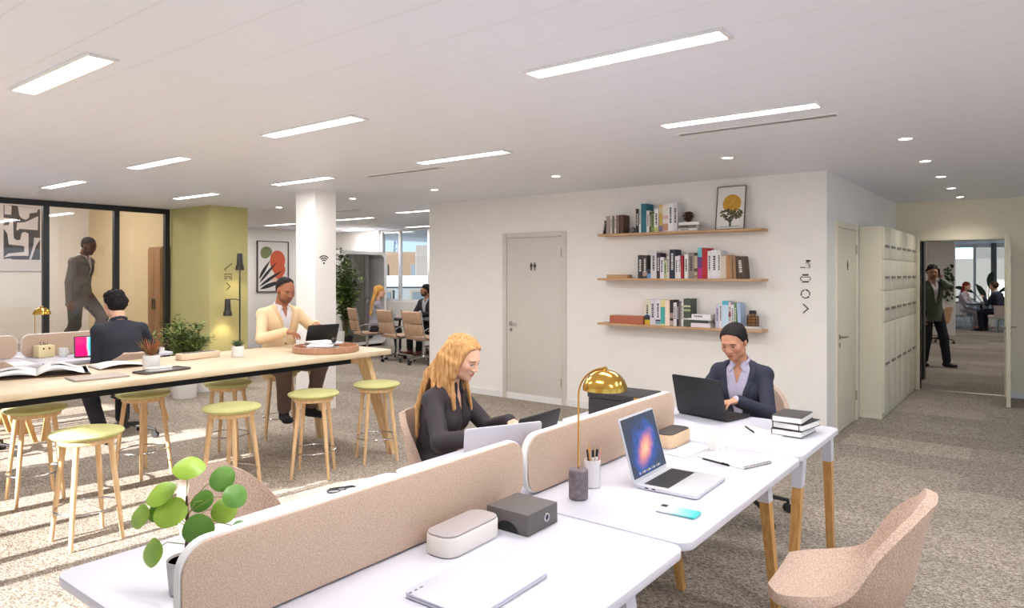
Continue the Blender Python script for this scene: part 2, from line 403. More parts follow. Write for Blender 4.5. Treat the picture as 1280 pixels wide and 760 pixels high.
# air slots
M_slot = mat('slot_grey', (150, 145, 146), 0.6)
def slot(x, y, lb, w=1.05):
    r = thing('air_slot', lb, 'air vent', (x, y, CH), 0, 'air slots in the ceiling')
    f = MB(); f.box(-w / 2, w / 2, -0.05, -0.035, -0.008, 0); f.box(-w / 2, w / 2, 0.035, 0.05, -0.008, 0); f.box(-w / 2, -w / 2 + .015, -0.035, 0.035, -0.008, 0); f.box(w / 2 - .015, w / 2, -0.035, 0.035, -0.008, 0)
    f.build('frame', M_wsat, r)
    g = MB(); g.box(-w / 2 + .015, w / 2 - .015, -0.035, 0.035, -0.003, -0.001); g.box(-w / 2 + .015, w / 2 - .015, -0.008, 0.008, -0.007, -0.003); g.build('slot_blade', M_slot, r)
slot(-1.5, 4.55, 'pale air slot running alongside the strip light near the bookshelf wall')
slot(-4.85, 4.61, 'dark air slot left of the middle aisle strip light', 1.0)
slot(-8.6, 6.9, 'dark air slot beside the bookshelf wall corner', 0.9)
# downlights
def downlight(x, y, lb, e=5.0):
    r = thing('downlight', lb, 'downlight', (x, y, CH), 0, 'round ceiling downlights')
    MB().lathe([(0.04, -0.001), (0.044, -0.006), (0.062, -0.006), (0.066, 0.0)], n=24).build('trim_ring', M_wsat, r)
    MB().lathe([(0.0, -0.004), (0.041, -0.004), (0.041, -0.001)], n=20).build('lens', M_diff, r)
    L = bpy.data.lights.new('lamp', 'SPOT'); L.energy = e; L.spot_size = math.radians(125); L.spot_blend = 0.8; L.shadow_soft_size = 0.04; L.color = (1, 0.95, 0.88)
    o = bpy.data.objects.new('lamp', L); COL.objects.link(o); o.location = (0, 0, -0.012); o.parent = r
    return r
for x, y, lb in [(-3.84, 5.73, 'round downlight in front of the restroom door'), (-2.09, 5.69, 'round downlight above the tree picture'),
                 (-0.78, 5.66, 'round downlight nearest the camera in the hallway row'), (-0.8, 6.89, 'second round downlight of the hallway row'),
                 (-0.805, 8.09, 'middle round downlight of the hallway row'), (-0.82, 9.26, 'fourth round downlight of the hallway row'),
                 (-0.826, 10.38, 'last round downlight of the hallway row, by the end wall'), (-5.57, 5.80, 'round downlight at the left end of the bookshelf wall'),
                 (-7.06, 5.84, 'round downlight just right of the white pillar'), (-8.85, 5.96, 'round downlight between the green column and the white pillar')]:
    downlight(x, y, lb, 14.0 if x > -1 else 6.0)
for x, y in ((-0.8, 14.0), (-0.6, 18.0), (-0.6, 22.5)):
    r = dup(lp0, (x, y, CH), 0.0, 'ceiling strip light in the lounge beyond the doorway'); r['group'] = 'lounge ceiling lights'
fill_lamp = bpy.data.lights.new('lamp', 'POINT'); fill_lamp.energy = 38; fill_lamp.shadow_soft_size = 0.3; fill_lamp.color = (1, 0.93, 0.82); o = bpy.data.objects.new('lamp', fill_lamp); COL.objects.link(o); o.location = (-12.0, 3.2, 2.9)  # bare point lamp added to brighten the meeting room, no fixture
r = dup(lp0, (-12.6, 2.6, 3.1)); r['label'] = 'ceiling strip light inside the glazed meeting room'; r['group'] = 'meeting room lights'
r = dup(lp0, (-12.6, 4.3, 3.1)); r['label'] = 'ceiling strip light inside the glazed meeting room'; r['group'] = 'meeting room lights'
# ================================================================== FURNITURE
# ---- desk bench: wooden legs in white brackets, splayed along the bench
def desk(name, x0, x1, y0, y1, label, group, legs, rad=(0.05, 0.05, 0.05, 0.05), z=0.74):
    # legs: (x, y, dy) ; top at z, rounded corners
    cx, cy = (x0 + x1) / 2, (y0 + y1) / 2
    r = thing(name, label, 'desk', (cx, cy, 0), 0, group)
    MB().prism(rrect(x0 - cx, x1 - cx, y0 - cy, y1 - cy, rad[0], 6), z - 0.028, z, 'z', bev=0.004).build('tabletop', M_white, r)
    f = MB(); f.box(x0 - cx + 0.08, x1 - cx - 0.08, y0 - cy + 0.12, y0 - cy + 0.16, z - 0.07, z - 0.028); f.box(x0 - cx + 0.08, x1 - cx - 0.08, y1 - cy - 0.16, y1 - cy - 0.12, z - 0.07, z - 0.028)
    f.box(-0.02, 0.02, y0 - cy + 0.16, y1 - cy - 0.16, z - 0.07, z - 0.028)
    f.build('under_frame', M_wsat, r)
    for lx, ly, dx, dy in legs:
        lx -= cx; ly -= cy
        def sec(t, hw, hd): return [(lx + dx * t + a * hw, ly + dy * t + b * hd, z - 0.028 - (z - 0.028) * t) for a, b in ((-1, -1), (1, -1), (1, 1), (-1, 1))]
        def loft(ts, m):
            vs = []; fs = []
            for t, hw, hd in ts: vs += sec(t, hw, hd)
            for i in range(len(ts) - 1):
                for j in range(4): fs.append([i * 4 + j, (i + 1) * 4 + j, (i + 1) * 4 + (j + 1) % 4, i * 4 + (j + 1) % 4])
            fs += [[0, 1, 2, 3], [len(vs) - 4 + k for k in (3, 2, 1, 0)]]
            return MB().add(vs, fs)
        lg = loft([(0.16, 0.021, 0.026), (1.0, 0.017, 0.019)], 0).build('leg', M_legwood, r, smooth=0)
        loft([(0.0, 0.024, 0.031), (0.19, 0.023, 0.028)], 0).build('bracket', M_white, lg, smooth=0)
    return r
DG = 'white desks of the front bench'
xr0, xr1 = -1.535, -0.87
def L4(x0, x1, y0, y1): return [(x1 - 0.10, y0 + 0.12, 0, -0.1), (x1 - 0.10, y1 - 0.24, 0, 0.2), (x0 + 0.10, y0 + 0.12, 0, -0.1), (x0 + 0.10, y1 - 0.24, 0, 0.2)]
def L2(x0, x1, y0, y1): return L4(x0, x1, y0, y1)[1::2]      # the second desk of a bench shares the legs of the first
desk('desk', xr0, xr1, 0.76, 2.02, 'white desk with closed laptop and two boxes, nearest the camera', DG, L4(xr0, xr1, 0.76, 2.02))
desk('desk', xr0, xr1, 2.03, 3.31, 'white desk carrying the open silver laptop and brass lamp', DG, L2(xr0, xr1, 2.03, 3.31))
desk('desk', -2.205, -1.545, 0.76, 2.02, 'white desk with the round-leaved plant on its near corner', DG, L4(-2.205, -1.545, 0.76, 2.02))
desk('desk', -2.205, -1.545, 2.03, 3.31, 'white desk where the blonde woman sits, behind the divider', DG, L2(-2.205, -1.545, 2.03, 3.31))
desk('desk', -2.205, -0.875, 3.32, 4.08, 'white end desk across the bench with the black laptop', DG, [(-0.915, 3.44, 0, -0.15), (-0.915, 3.97, 0, 0.09), (-2.165, 3.44, 0, -0.15), (-2.165, 3.97, 0, 0.09)])
def divider(x, y0, y1, label, group, z0=0.742, z1=0.972):
    cy = (y0 + y1) / 2
    r = thing('desk_divider', label, 'desk divider', (x, cy, z0), 0, group)
    h = z1 - z0; w = (y1 - y0) / 2
    MB().prism(rrect(-w, w, 0.0, h, 0.075, 8), -0.012, 0.012, 'x', bev=0.003).build('panel_edge', M_wsat, r)
    MB().prism(rrect(-w + 0.005, w - 0.005, 0.004, h - 0.005, 0.072, 8), 0.012, 0.02, 'x', bev=0.003).build('felt_pad', M_felt, r)
    MB().prism(rrect(-w + 0.005, w - 0.005, 0.004, h - 0.005, 0.072, 8), -0.02, -0.012, 'x', bev=0.003).build('felt_pad', M_felt, r)
    return r
divider(-1.545, 0.775, 2.065, 'long pink felt desk divider nearest the camera', 'desk dividers')
divider(-1.545, 2.09, 3.39, 'pink felt desk divider behind the brass lamp and silver laptop', 'desk dividers')
# ---- second bench along the glass partition
G2 = 'white desks of the bench by the glass'
for y0, y1, a, b in ((1.26, 2.475, 'white desk at the left edge, behind the open magazine', 'white desk far side of the left edge divider'), (2.485, 3.70, 'white desk where the dark shirted man sits', 'white desk with brass lamp by the glass partition')):
    desk('desk', -8.06, -7.39, y0, y1, a, G2, L4(-8.06, -7.39, y0, y1)); desk('desk', -8.74, -8.07, y0, y1, b, G2, L4(-8.74, -8.07, y0, y1))
divider(-8.065, 1.26, 2.465, 'pink felt divider at the far left edge', 'desk dividers'); divider(-8.065, 2.495, 3.70, 'pink felt divider behind the tan box and white mug', 'desk dividers')
# ---- high wooden table
def high_table():
    x0, x1, y0, y1, z = -5.66, -4.60, 0.45, 4.27, 0.905
    cx, cy = (x0 + x1) / 2, (y0 + y1) / 2
    r = thing('high_table', 'long oak high table lined with green stools', 'table', (cx, cy, 0))
    w, l = (x1 - x0) / 2, (y1 - y0) / 2
    MB().prism(rrect(-w, w, -l, l, 0.06, 6), z - 0.045, z, 'z', bev=0.012).build('tabletop', M_oaktop, r)
    f = MB(); f.box(-w + 0.10, -w + 0.15, -l + 0.3, l - 0.45, z - 0.085, z - 0.045); f.box(w - 0.09, w - 0.04, -l + 0.3, l - 0.45, z - 0.085, z - 0.045)
    f.build('steel_rail', M_blackm, r)
    for s in (-1, 1): MB().box(-w + 0.12, w - 0.12, s * (l - 0.24) - 0.03, s * (l - 0.24) + 0.03, z - 0.12, z - 0.045, b=0.006).build('apron', M_oak, r)
    for sx in (-1, 1):
        for sy in (-1, 1):
            tx, ty, bx, by = sx * (w - 0.17), sy * (l - 0.22), sx * (w + 0.06 if sx > 0 else w - 0.12), sy * (l - 0.08)
            vs = []
            for x, y, zz, hw, hd in ((tx, ty, z - 0.046, 0.075, 0.026), (tx * 0.55 + bx * 0.45, ty * 0.55 + by * 0.45, z * 0.55, 0.05, 0.024), (bx, by, 0.0, 0.03, 0.02)):
                vs += [(x + p * hw, y + q * hd, zz) for p, q in ((-1, -1), (1, -1), (1, 1), (-1, 1))]
            fs = [[0, 1, 2, 3], [11, 10, 9, 8]]
            for i in (0, 1):
                for j in range(4): fs.append([i * 4 + j, (i + 1) * 4 + j, (i + 1) * 4 + (j + 1) % 4, i * 4 + (j + 1) % 4])
            MB().add(vs, fs).build('leg', M_oak, r, smooth=0)
    return r
high_table()
# ---- bar stools
def bar_stool():
    r = thing('bar_stool', '', 'stool', (0, 0, 0), 0, 'green bar stools at the high table')
    MB().lathe([(0.0, 0.612), (0.15, 0.612), (0.182, 0.622), (0.196, 0.638), (0.19, 0.648), (0.15, 0.657), (0.08, 0.662), (0.0, 0.663)], n=36).build('seat', M_seat, r, smooth=60)
    k = MB(); k.lathe([(0.0, 0.585), (0.148, 0.585), (0.155, 0.592), (0.155, 0.612), (0.0, 0.612)], n=32); k.build('seat_ring', M_oak, r)
    for i in range(4):
        a = PI / 4 + i * PI / 2; c, s = math.cos(a), math.sin(a)
        MB().tube([(0.128 * c, 0.128 * s, 0.60), (0.165 * c, 0.165 * s, 0.3), (0.198 * c, 0.198 * s, 0.0)], [0.0165, 0.0155, 0.0115], 12).build('leg', M_oak, r)
    MB().tube([(0.168 * math.cos(t), 0.168 * math.sin(t), 0.2) for t in [2 * PI * i / 32 for i in range(33)]], 0.006, 8, caps=False).build('foot_ring', M_chrome, r)
    return r
st = bar_stool()
STOOLS = [(-4.50, 1.73, 'olive seat bar stool in the front row, largest and nearest the camera'), (-4.53, 2.67, 'front row olive bar stool beneath the succulent pot, second from the camera'),
          (-4.545, 3.37, 'front row olive bar stool in front of the seated man in the cardigan'), (-4.50, 3.98, 'front row olive bar stool at the table end beside the blonde woman'),
          (-5.60, 1.82, 'back row olive bar stool tucked under the table at the left edge'), (-5.61, 2.56, 'back row olive bar stool under the red grass pot'),
          (-5.57, 3.25, 'back row olive bar stool under the slotted box'), (-5.87, 3.97, 'back row bar stool on which the man in the cardigan sits')]
for i, (x, y, lb) in enumerate(STOOLS):
    o = st if i == 0 else dup(st, (x, y, 0), 0.37 * i)
    o.location = (x, y, 0); o['label'] = lb
# ---- shell chair on castors
def castor_base(r, seat_z=0.43, n=4, rad=0.29, m=None):
    m = m or M_black
    k = MB(); k.cyl((0, 0, 0.12), (0, 0, seat_z - 0.03), 0.026, 0.022, 16); k.lathe([(0.0, 0.09), (0.04, 0.09), (0.045, 0.11), (0.035, 0.15), (0.0, 0.15)], n=20)
    k.box(-0.1, 0.1, -0.1, 0.1, seat_z - 0.035, seat_z - 0.02, b=0.004)
    k.build('column', m, r)
    for i in range(n):
        a = PI / 4 + 2 * PI * i / n; c, s = math.cos(a), math.sin(a)
        l = MB().tube([(0.03 * c, 0.03 * s, 0.125), (0.6 * rad * c, 0.6 * rad * s, 0.108), (rad * c, rad * s, 0.078)], [0.017, 0.014, 0.012], 10).build('leg', m, r)
        w = MB(); w.cyl((rad * c, rad * s, 0.05), (rad * c, rad * s, 0.08), 0.009, n=10)
        for q in (-1, 1):
            w.cyl((rad * c - s * q * 0.006, rad * s + c * q * 0.006, 0.028), (rad * c - s * q * 0.022, rad * s + c * q * 0.022, 0.028), 0.028, n=18)
        w.build('castor', M_black, l)
def catmull(P, t):
    n = len(P) - 1; x = min(max(t, 0), 1) * n; i = min(int(x), n - 1); f = x - i
    p0, p1, p2, p3 = P[max(i - 1, 0)], P[i], P[i + 1], P[min(i + 2, n)]
    return tuple(0.5 * ((2 * b) + (c - a) * f + (2 * a - 5 * b + 4 * c - d) * f * f + (3 * b - a - 3 * c + d) * f ** 3) for a, b, c, d in zip(p0, p1, p2, p3))
def shell_mesh(nu=28, nv=30):
    # y, z of the centre line; half width; side rise; side forward curl
    P = [(0.262, 0.455, 0.175, 0.0, 0.0), (0.20, 0.447, 0.245, 0.008, 0.0), (0.08, 0.432, 0.275, 0.045, 0.02), (-0.06, 0.425, 0.287, 0.088, 0.06), (-0.165, 0.442, 0.285, 0.12, 0.105),
         (-0.218, 0.52, 0.275, 0.098, 0.12), (-0.245, 0.63, 0.255, 0.048, 0.107), (-0.272, 0.74, 0.222, -0.004, 0.082), (-0.292, 0.80, 0.172, -0.012, 0.05), (-0.302, 0.83, 0.10, 0.0, 0.012)]
    vs = []; fs = []
    for i in range(nv + 1):
        y, z, w, c, f = catmull(P, i / nv)
        for j in range(nu + 1):
            u = -1 + 2 * j / nu; au = abs(u)
            x = w * u * (1.0 - 0.05 * au ** 4)
            e = au ** 2.3
            vs.append((x, (y + f * e) * 0.9, z + c * e))
    for i in range(nv):
        for j in range(nu):
            a = i * (nu + 1) + j; fs.append([a, a + 1, a + nu + 2, a + nu + 1])
    return vs, fs
def shell_chair(name, label, loc, rotz, group, m=None):
    r = thing(name, label, 'chair', loc, rotz, group)
    vs, fs = shell_mesh()
    o = MB().add(vs, fs).build('seat_shell', m or M_boucle, r, smooth=180)
    s = o.modifiers.new('thick', 'SOLIDIFY'); s.thickness = 0.036; s.offset = -1.0; s.use_even_offset = False
    b = o.modifiers.new('soft', 'BEVEL'); b.width = 0.014; b.segments = 3; b.limit_method = 'ANGLE'; b.angle_limit = math.radians(50)
    castor_base(r, 0.42)
    return r
SH = 'pink beige shell chairs'
shell_chair('shell_chair', 'pink boucle shell chair at the lower right, seen empty', (-0.545, 2.66, 0), face_yaw(-1, -0.06), SH)
shell_chair('shell_chair', 'empty shell chair behind the leafy plant at the left bench', (-2.32, 1.47, 0), face_yaw(0.95, 0.30), SH)
shell_chair('shell_chair', 'shell chair the blonde woman sits in', (-2.53, 2.76, 0), face_yaw(0.93, 0.36), SH)
shell_chair('shell_chair', 'shell chair the smiling dark-haired woman sits in', (-1.54, 4.55, 0), face_yaw(0.02, -1), SH)
shell_chair('shell_chair', 'shell chair the man in the dark shirt sits in', (-7.02, 3.03, 0), face_yaw(-0.95, 0.1), SH)
shell_chair('shell_chair', 'shell chair at the left edge, only its castors showing', (-7.22, 1.95, 0), face_yaw(-1, 0.0), SH)
M_tan = mat('tan_shell', (196, 160, 128), 0.6)
shell_chair('shell_chair', 'tan shell chair beside the white wall seen through the doorway', (-1.86, 18.3, 0), face_yaw(-1, 0.5), 'chairs beyond the doorway', M_tan)
# ---- soft pad meeting chairs with chrome frames
M_pad = mat('tan_leather', (206, 172, 146), 0.55, rgb2=(192, 156, 130), scale=30)
def pad_chair():
    r = thing('meeting_chair', '', 'chair', (0, 0, 0), 0, 'tan padded meeting chairs')
    MB().box(-0.23, 0.23, -0.2, 0.25, 0.43, 0.48, b=0.022, seg=3).build('seat', M_pad, r)
    for i, (z0, z1) in enumerate(((0.50, 0.70), (0.71, 0.93))):
        k = MB(); k.T = Matrix.Translation((0, -0.215, 0.47)) @ Matrix.Rotation(math.radians(11), 4, 'X')
        k.box(-0.215, 0.215, -0.025, 0.025, z0 - 0.46, z1 - 0.46, b=0.02, seg=3); k.build('back_pad', M_pad, r)
    for s in (-1, 1):
        MB().tube([(s * 0.235, 0.25, 0.455), (s * 0.235, -0.12, 0.445), (s * 0.235, -0.2, 0.48), (s * 0.235, -0.25, 0.68), (s * 0.235, -0.305, 0.95)], 0.012, 8).build('side_rail', M_chrome, r)
        MB().tube([(s * 0.245, 0.13, 0.455), (s * 0.275, 0.14, 0.56), (s * 0.275, 0.08, 0.64), (s * 0.275, -0.16, 0.64), (s * 0.245, -0.235, 0.6)], 0.011, 8).build('armrest', M_chrome, r)
    castor_base(r, 0.44, 5, 0.3, M_chrome)
    return r
pc = pad_chair()
for i, (x, y, rz, lb) in enumerate([(-10.16, 8.75, -0.35, 'tan padded meeting chair the far blonde woman sits in'), (-9.27, 8.7, -0.12, 'middle tan padded meeting chair, empty, in front of the far table'),
                                    (-8.60, 8.68, 0.0, 'tan padded meeting chair cut off by the bookshelf wall'), (-9.75, 10.08, PI, 'tan padded meeting chair under the bearded man')]):
    o = pc if i == 0 else dup(pc, (x, y, 0))
    o.location = (x, y, 0); o.rotation_euler = (0, 0, rz); o['label'] = lb
# meeting table
r = thing('meeting_table', 'long black meeting table behind the tan chairs', 'table', (-8.85, 9.42, 0))
MB().prism(rrect(-0.95, 0.95, -0.42, 0.42, 0.08), 0.715, 0.74, 'z', bev=0.006).build('tabletop', M_black, r)
for sx in (-1, 1):
    for sy in (-1, 1): MB().tube([(sx * 0.8, sy * 0.3, 0.716), (sx * 0.88, sy * 0.36, 0.0)], [0.022, 0.016], 10).build('leg', M_blackm, r)
o = tag(MB().box(-0.12, 0.12, -0.1, 0.1, 0, 0.05, b=0.006).build('conference_speaker', M_black, None, loc=(-9.55, 9.5, 0.742)), 'small black box on the far meeting table', 'speaker')
# ---- acoustic pod
def pod():
    r = thing('meeting_pod', 'white rounded pod with grey glass door by the far window', 'phone booth', (-11.5, 9.83, 0), PI / 2)
    w = 0.63; h0, h1 = 0.06, 2.06
    out = rrect(-w, w, h0, h1, 0.16, 8); inn = rrect(-w + 0.07, w - 0.07, h0 + 0.06, h1 - 0.07, 0.11, 8); n = len(out)
    vs = []; fs = []
    for y in (0.0, 0.76):
        vs += [(x, y, z) for x, z in out] + [(x, y, z) for x, z in inn]
    for i in range(n):
        j = (i + 1) % n
        fs += [[i, j, n + j, n + i], [2 * n + i, 3 * n + i, 3 * n + j, 2 * n + j], [i, 2 * n + i, 2 * n + j, j], [n + i, n + j, 3 * n + j, 3 * n + i]]
    MB().add(vs, fs).build('pod_shell', M_wsat, r)
    MB().prism(rrect(-w + 0.07, w - 0.07, h0 + 0.06, h1 - 0.07, 0.11, 8), 0.70, 0.74, 'y').build('back_panel', mat('pod_felt', (26, 28, 34), 0.95), r)
    g = MB().box(-w + 0.075, 0.14, 0.03, 0.06, h0 + 0.07, h1 - 0.075).build('door', mat('pod_door_glass', (104, 100, 88), 0.12, rgb2=(94, 90, 80), scale=3, coat=0.5), r)
    MB().box(0.03, 0.14, 0.018, 0.03, h0 + 0.07, h1 - 0.09).build('door_frame', mat('pod_frame_grey', (112, 108, 106), 0.5), g)
    k = MB(); lever(k, 0.085, 0.018, 1.08, -1, -1); k.build('handle', M_chrome, g)
    MB().box(0.18, 0.52, 0.3, 0.68, 0.16, 0.52, b=0.03).build('bench', mat('pod_bench', (40, 44, 56), 0.9), r)
    b = MB(); b.box(-w + 0.1, w - 0.1, 0.06, 0.7, 0, h0); b.build('plinth', M_blackm, r)
pod()
# ---- locker bank: two blocks of three columns
M_lock = mat('locker_cream', (234, 228, 206), 0.5)
def lockers(y0, y1, label):
    r = thing('locker_bank', label, 'locker', (-1.61, y0, 0), 0, 'lockers in the hallway')
    n = 3; L = y1 - y0; cw = L / n; xf = 0.25
    k = MB(); k.box(0.004, xf - 0.022, 0, L, 0, 0.05); k.box(0.004, xf - 0.02, 0, L, 0.05, 2.1, b=0.002); k.build('carcass', M_lock, r)
    zs = [0.06, 1.05, 1.395, 1.735, 2.095]
    for c in range(n):
        for j in range(4):
            d = MB().box(xf - 0.02, xf, c * cw + 0.004, (c + 1) * cw - 0.004, zs[j] + 0.004, zs[j + 1] - 0.004, b=0.003).build('locker_door', M_lock, r)
            zh = zs[j] + (0.52 if j == 0 else 0.13)
            MB().box(xf, xf + 0.012, c * cw + 0.06, (c + 1) * cw - 0.1, zh, zh + 0.028, b=0.003).build('handle', mat('locker_handle', (130, 124, 118), 0.4), d)
lockers(8.40, 9.58, 'cream locker block nearest the camera, next to the hallway door')
lockers(9.60, 10.79, 'cream locker block beside the end wall doorway')
# ---- floating shelves
SHELVES = [(2.022, 'highest oak wall shelf, below the tree picture'), (1.528, 'middle oak wall shelf'), (1.03, 'lowest oak wall shelf, behind the dark-haired woman')]
for z, lb in SHELVES:
    o = MB().box(-0.91, 0.91, -0.21, 0.0, -0.024, 0.0, b=0.003).build('wall_shelf', M_shelf, None, loc=(-3.06, 6.968, z))
    tag(o, lb, 'shelf', 'floating wall shelves')
# ---- lounge beyond the doorway
r = thing('side_table', 'dark round-edged table between the two people beyond the doorway', 'table', (-1.36, 23.35, 0))
MB().prism(rrect(-0.34, 0.34, -0.34, 0.34, 0.1), 0.72, 0.75, 'z', bev=0.006).build('tabletop', mat('dark_blue_top', (46, 50, 70), 0.4), r)
MB().lathe([(0.0, 0.0), (0.25, 0.0), (0.25, 0.012), (0.03, 0.03), (0.03, 0.72), (0.0, 0.72)], n=24).build('pedestal', M_blackm, r)
def lounge_chair(name, label, loc, rz, m):
    r = thing(name, label, 'chair', loc, rz, 'chairs beyond the doorway')
    MB().box(-0.27, 0.27, -0.25, 0.27, 0.36, 0.46, b=0.035, seg=3).build('seat', m, r)
    b = MB(); n = 16
    vs = []; fs = []
    for i in range(n + 1):
        a = math.radians(-20 + 220 * i / n + 0); x, y = -0.29 * math.cos(a - 0), -0.27 * math.sin(a)
        for q, z in ((1.0, 0.40), (1.12, 0.72), (0.98, 0.72), (0.88, 0.40)): vs.append((x * q, y * q, z))
    for i in range(n):
        for j in range(4): fs.append([i * 4 + j, i * 4 + (j + 1) % 4, (i + 1) * 4 + (j + 1) % 4, (i + 1) * 4 + j])
    fs += [[3, 2, 1, 0], [n * 4 + k for k in range(4)]]
    b.add(vs, fs).build('backrest', m, r)
    for sx in (-1, 1):
        for sy in (-1, 1): MB().tube([(sx * 0.2, sy * 0.19, 0.37), (sx * 0.24, sy * 0.23, 0)], [0.018, 0.012], 8).build('leg', M_chrome, r)
lounge_chair('lounge_chair', 'white lounge chair under the red-haired woman', (-1.90, 23.93, 0), face_yaw(1, -0.3), M_wsat)
lounge_chair('lounge_chair', 'white lounge chair under the man in navy beyond the doorway', (-0.84, 22.93, 0), face_yaw(-1, 0.4), mat('blush_fabric', (226, 208, 206), 0.9))
# ================================================================== THINGS ON THE DESKS
ZD = 0.7415
# white lidded box
r = thing('storage_box', 'small white rounded box with grey lid on the nearest desk', 'box', (-1.432, 1.62, ZD), math.radians(2))
MB().prism(rrect(-0.058, 0.058, -0.13, 0.13, 0.042, 8), 0, 0.058, 'z', bev=0.005).build('box_body', mat('bone_white', (236, 228, 220), 0.5), r)
MB().prism(rrect(-0.055, 0.055, -0.127, 0.127, 0.04, 8), 0.058, 0.064, 'z', bev=0.002).build('lid', mat('lid_grey', (172, 162, 162), 0.6), r)
# grey box with round grommet
r = thing('storage_box', 'dark grey square box with round chrome pull beside the white box', 'box', (-1.385, 1.865, ZD), math.radians(0))
MB().box(-0.085, 0.085, -0.085, 0.085, 0, 0.068, b=0.002).build('box_body', mat('graphite_card', (98, 92, 90), 0.6), r)
MB().prism([(-0.05, 0.0)] + [(-0.05 + 0.1 * i / 10, 0.034 * math.sin(PI * i / 10) ** 0.6) for i in range(1, 10)] + [(0.05, 0.0)], -0.0855, -0.0845, 'y').build('finger_slot', M_black, r)
k = MB(); k.tube([(0.086, 0.02 + 0.012 * math.cos(a), 0.034 + 0.012 * math.sin(a)) for a in [2 * PI * i / 20 for i in range(21)]], 0.003, 6, caps=False); g = k.build('pull_ring', M_chrome, r)
MB().cyl((0.0845, 0.02, 0.034), (0.0862, 0.02, 0.034), 0.010, n=16).build('pull_hole', M_black, g)
# closed white laptop with a faint emblem
M_alu = mat('silver_aluminium', (214, 214, 220), 0.35, 0.25)
def emblem(mb, s, z, m=0):
    def bite(poly): return [(x, y) for x, y in poly]
    body = []
    for i in range(28):
        a = 2 * PI * i / 28; rr = s * (1.0 + 0.10 * abs(math.sin(a)) - (0.14 if abs(a - 1.5 * PI) < 0.3 or abs(a - 0.5 * PI) < 0.25 else 0))
        x, y = rr * 0.92 * math.cos(a), rr * math.sin(a)
        dx, dy = x - s * 1.15, y - s * 0.15
        dd = math.hypot(dx, dy)
        if dd < s * 0.5: x, y = s * 1.15 + dx / dd * s * 0.5, s * 0.15 + dy / dd * s * 0.5
        body.append((x, y))
    mb.prism(body, z, z + 0.0004, 'z', m)
    mb.prism([(0.05 * s, 1.15 * s), (0.32 * s, 1.3 * s), (0.42 * s, 1.7 * s), (0.12 * s, 1.55 * s)], z, z + 0.0004, 'z', m)
r = thing('laptop', 'closed pale silver laptop lying on the nearest desk', 'laptop', (-1.20, 1.42, ZD), math.radians(1))
MB().prism(rrect(-0.118, 0.118, -0.165, 0.165, 0.016, 6), 0.001, 0.008, 'z', bev=0.003).build('base', M_alu, r)
l = MB().prism(rrect(-0.118, 0.118, -0.165, 0.165, 0.016, 6), 0.009, 0.015, 'z', bev=0.002).build('lid', mat('pale_lid', (206, 206, 222), 0.4), r)
k = MB(); emblem(k, 0.013, 0.0151); k.build('emblem', mat('emblem_white', (246, 246, 250), 0.3), l)
k = MB()
for i in range(3): k.box(-0.1, -0.094, -0.1645 + 0.02 * i, -0.154 + 0.02 * i, 0.0153, 0.0156)
k.build('sticker_marks', M_print, l)
# generic open laptop; local: user sits at -y, hinge at y=0, screen side faces -y
def laptop(label, loc, rotz, w, d, ang, mbase, mlid, mkey, mscreen, lift=0.0):
    r = thing('laptop', label, 'laptop', loc, rotz)
    MB().prism(rrect(-w / 2, w / 2, -d, 0.0, 0.012, 5), 0.001, 0.015, 'z', bev=0.003).build('base', mbase, r)
    k = MB(); rows = 6; cols = 14
    for j in range(rows):
        for i in range(cols):
            x0 = -w * 0.42 + i * w * 0.84 / cols; y0 = -d * 0.52 + j * d * 0.40 / rows
            k.box(x0 + 0.0012, x0 + w * 0.84 / cols - 0.0012, y0 + 0.001, y0 + d * 0.40 / rows - 0.001, 0.015, 0.0166)
    k.build('keyboard', mkey, r)
    MB().box(-w * 0.16, w * 0.16, -d * 0.93, -d * 0.6, 0.0149, 0.0154).build('trackpad', mbase, r)
    T = Matrix.Translation((0, -0.002, 0.014)) @ Matrix.Rotation(math.radians(90 - ang), 4, 'X')   # lid leaning back from vertical by 90-ang
    k = MB(); k.T = Matrix.Translation((0, -0.002, 0.014)) @ Matrix.Rotation(-math.radians(ang - 90), 4, 'X')
    k.prism(rrect(-w / 2, w / 2, 0.0, d, 0.012, 5), 0.0, 0.007, 'y', bev=0.002); l = k.build('lid', mlid, r)
    k = MB(); k.T = Matrix.Translation((0, -0.002, 0.014)) @ Matrix.Rotation(-math.radians(ang - 90), 4, 'X')
    k.box(-w / 2 + 0.008, w / 2 - 0.008, -0.0012, -0.0002, 0.014, d - 0.008); k.build('screen', mscreen, l)
    return r, l
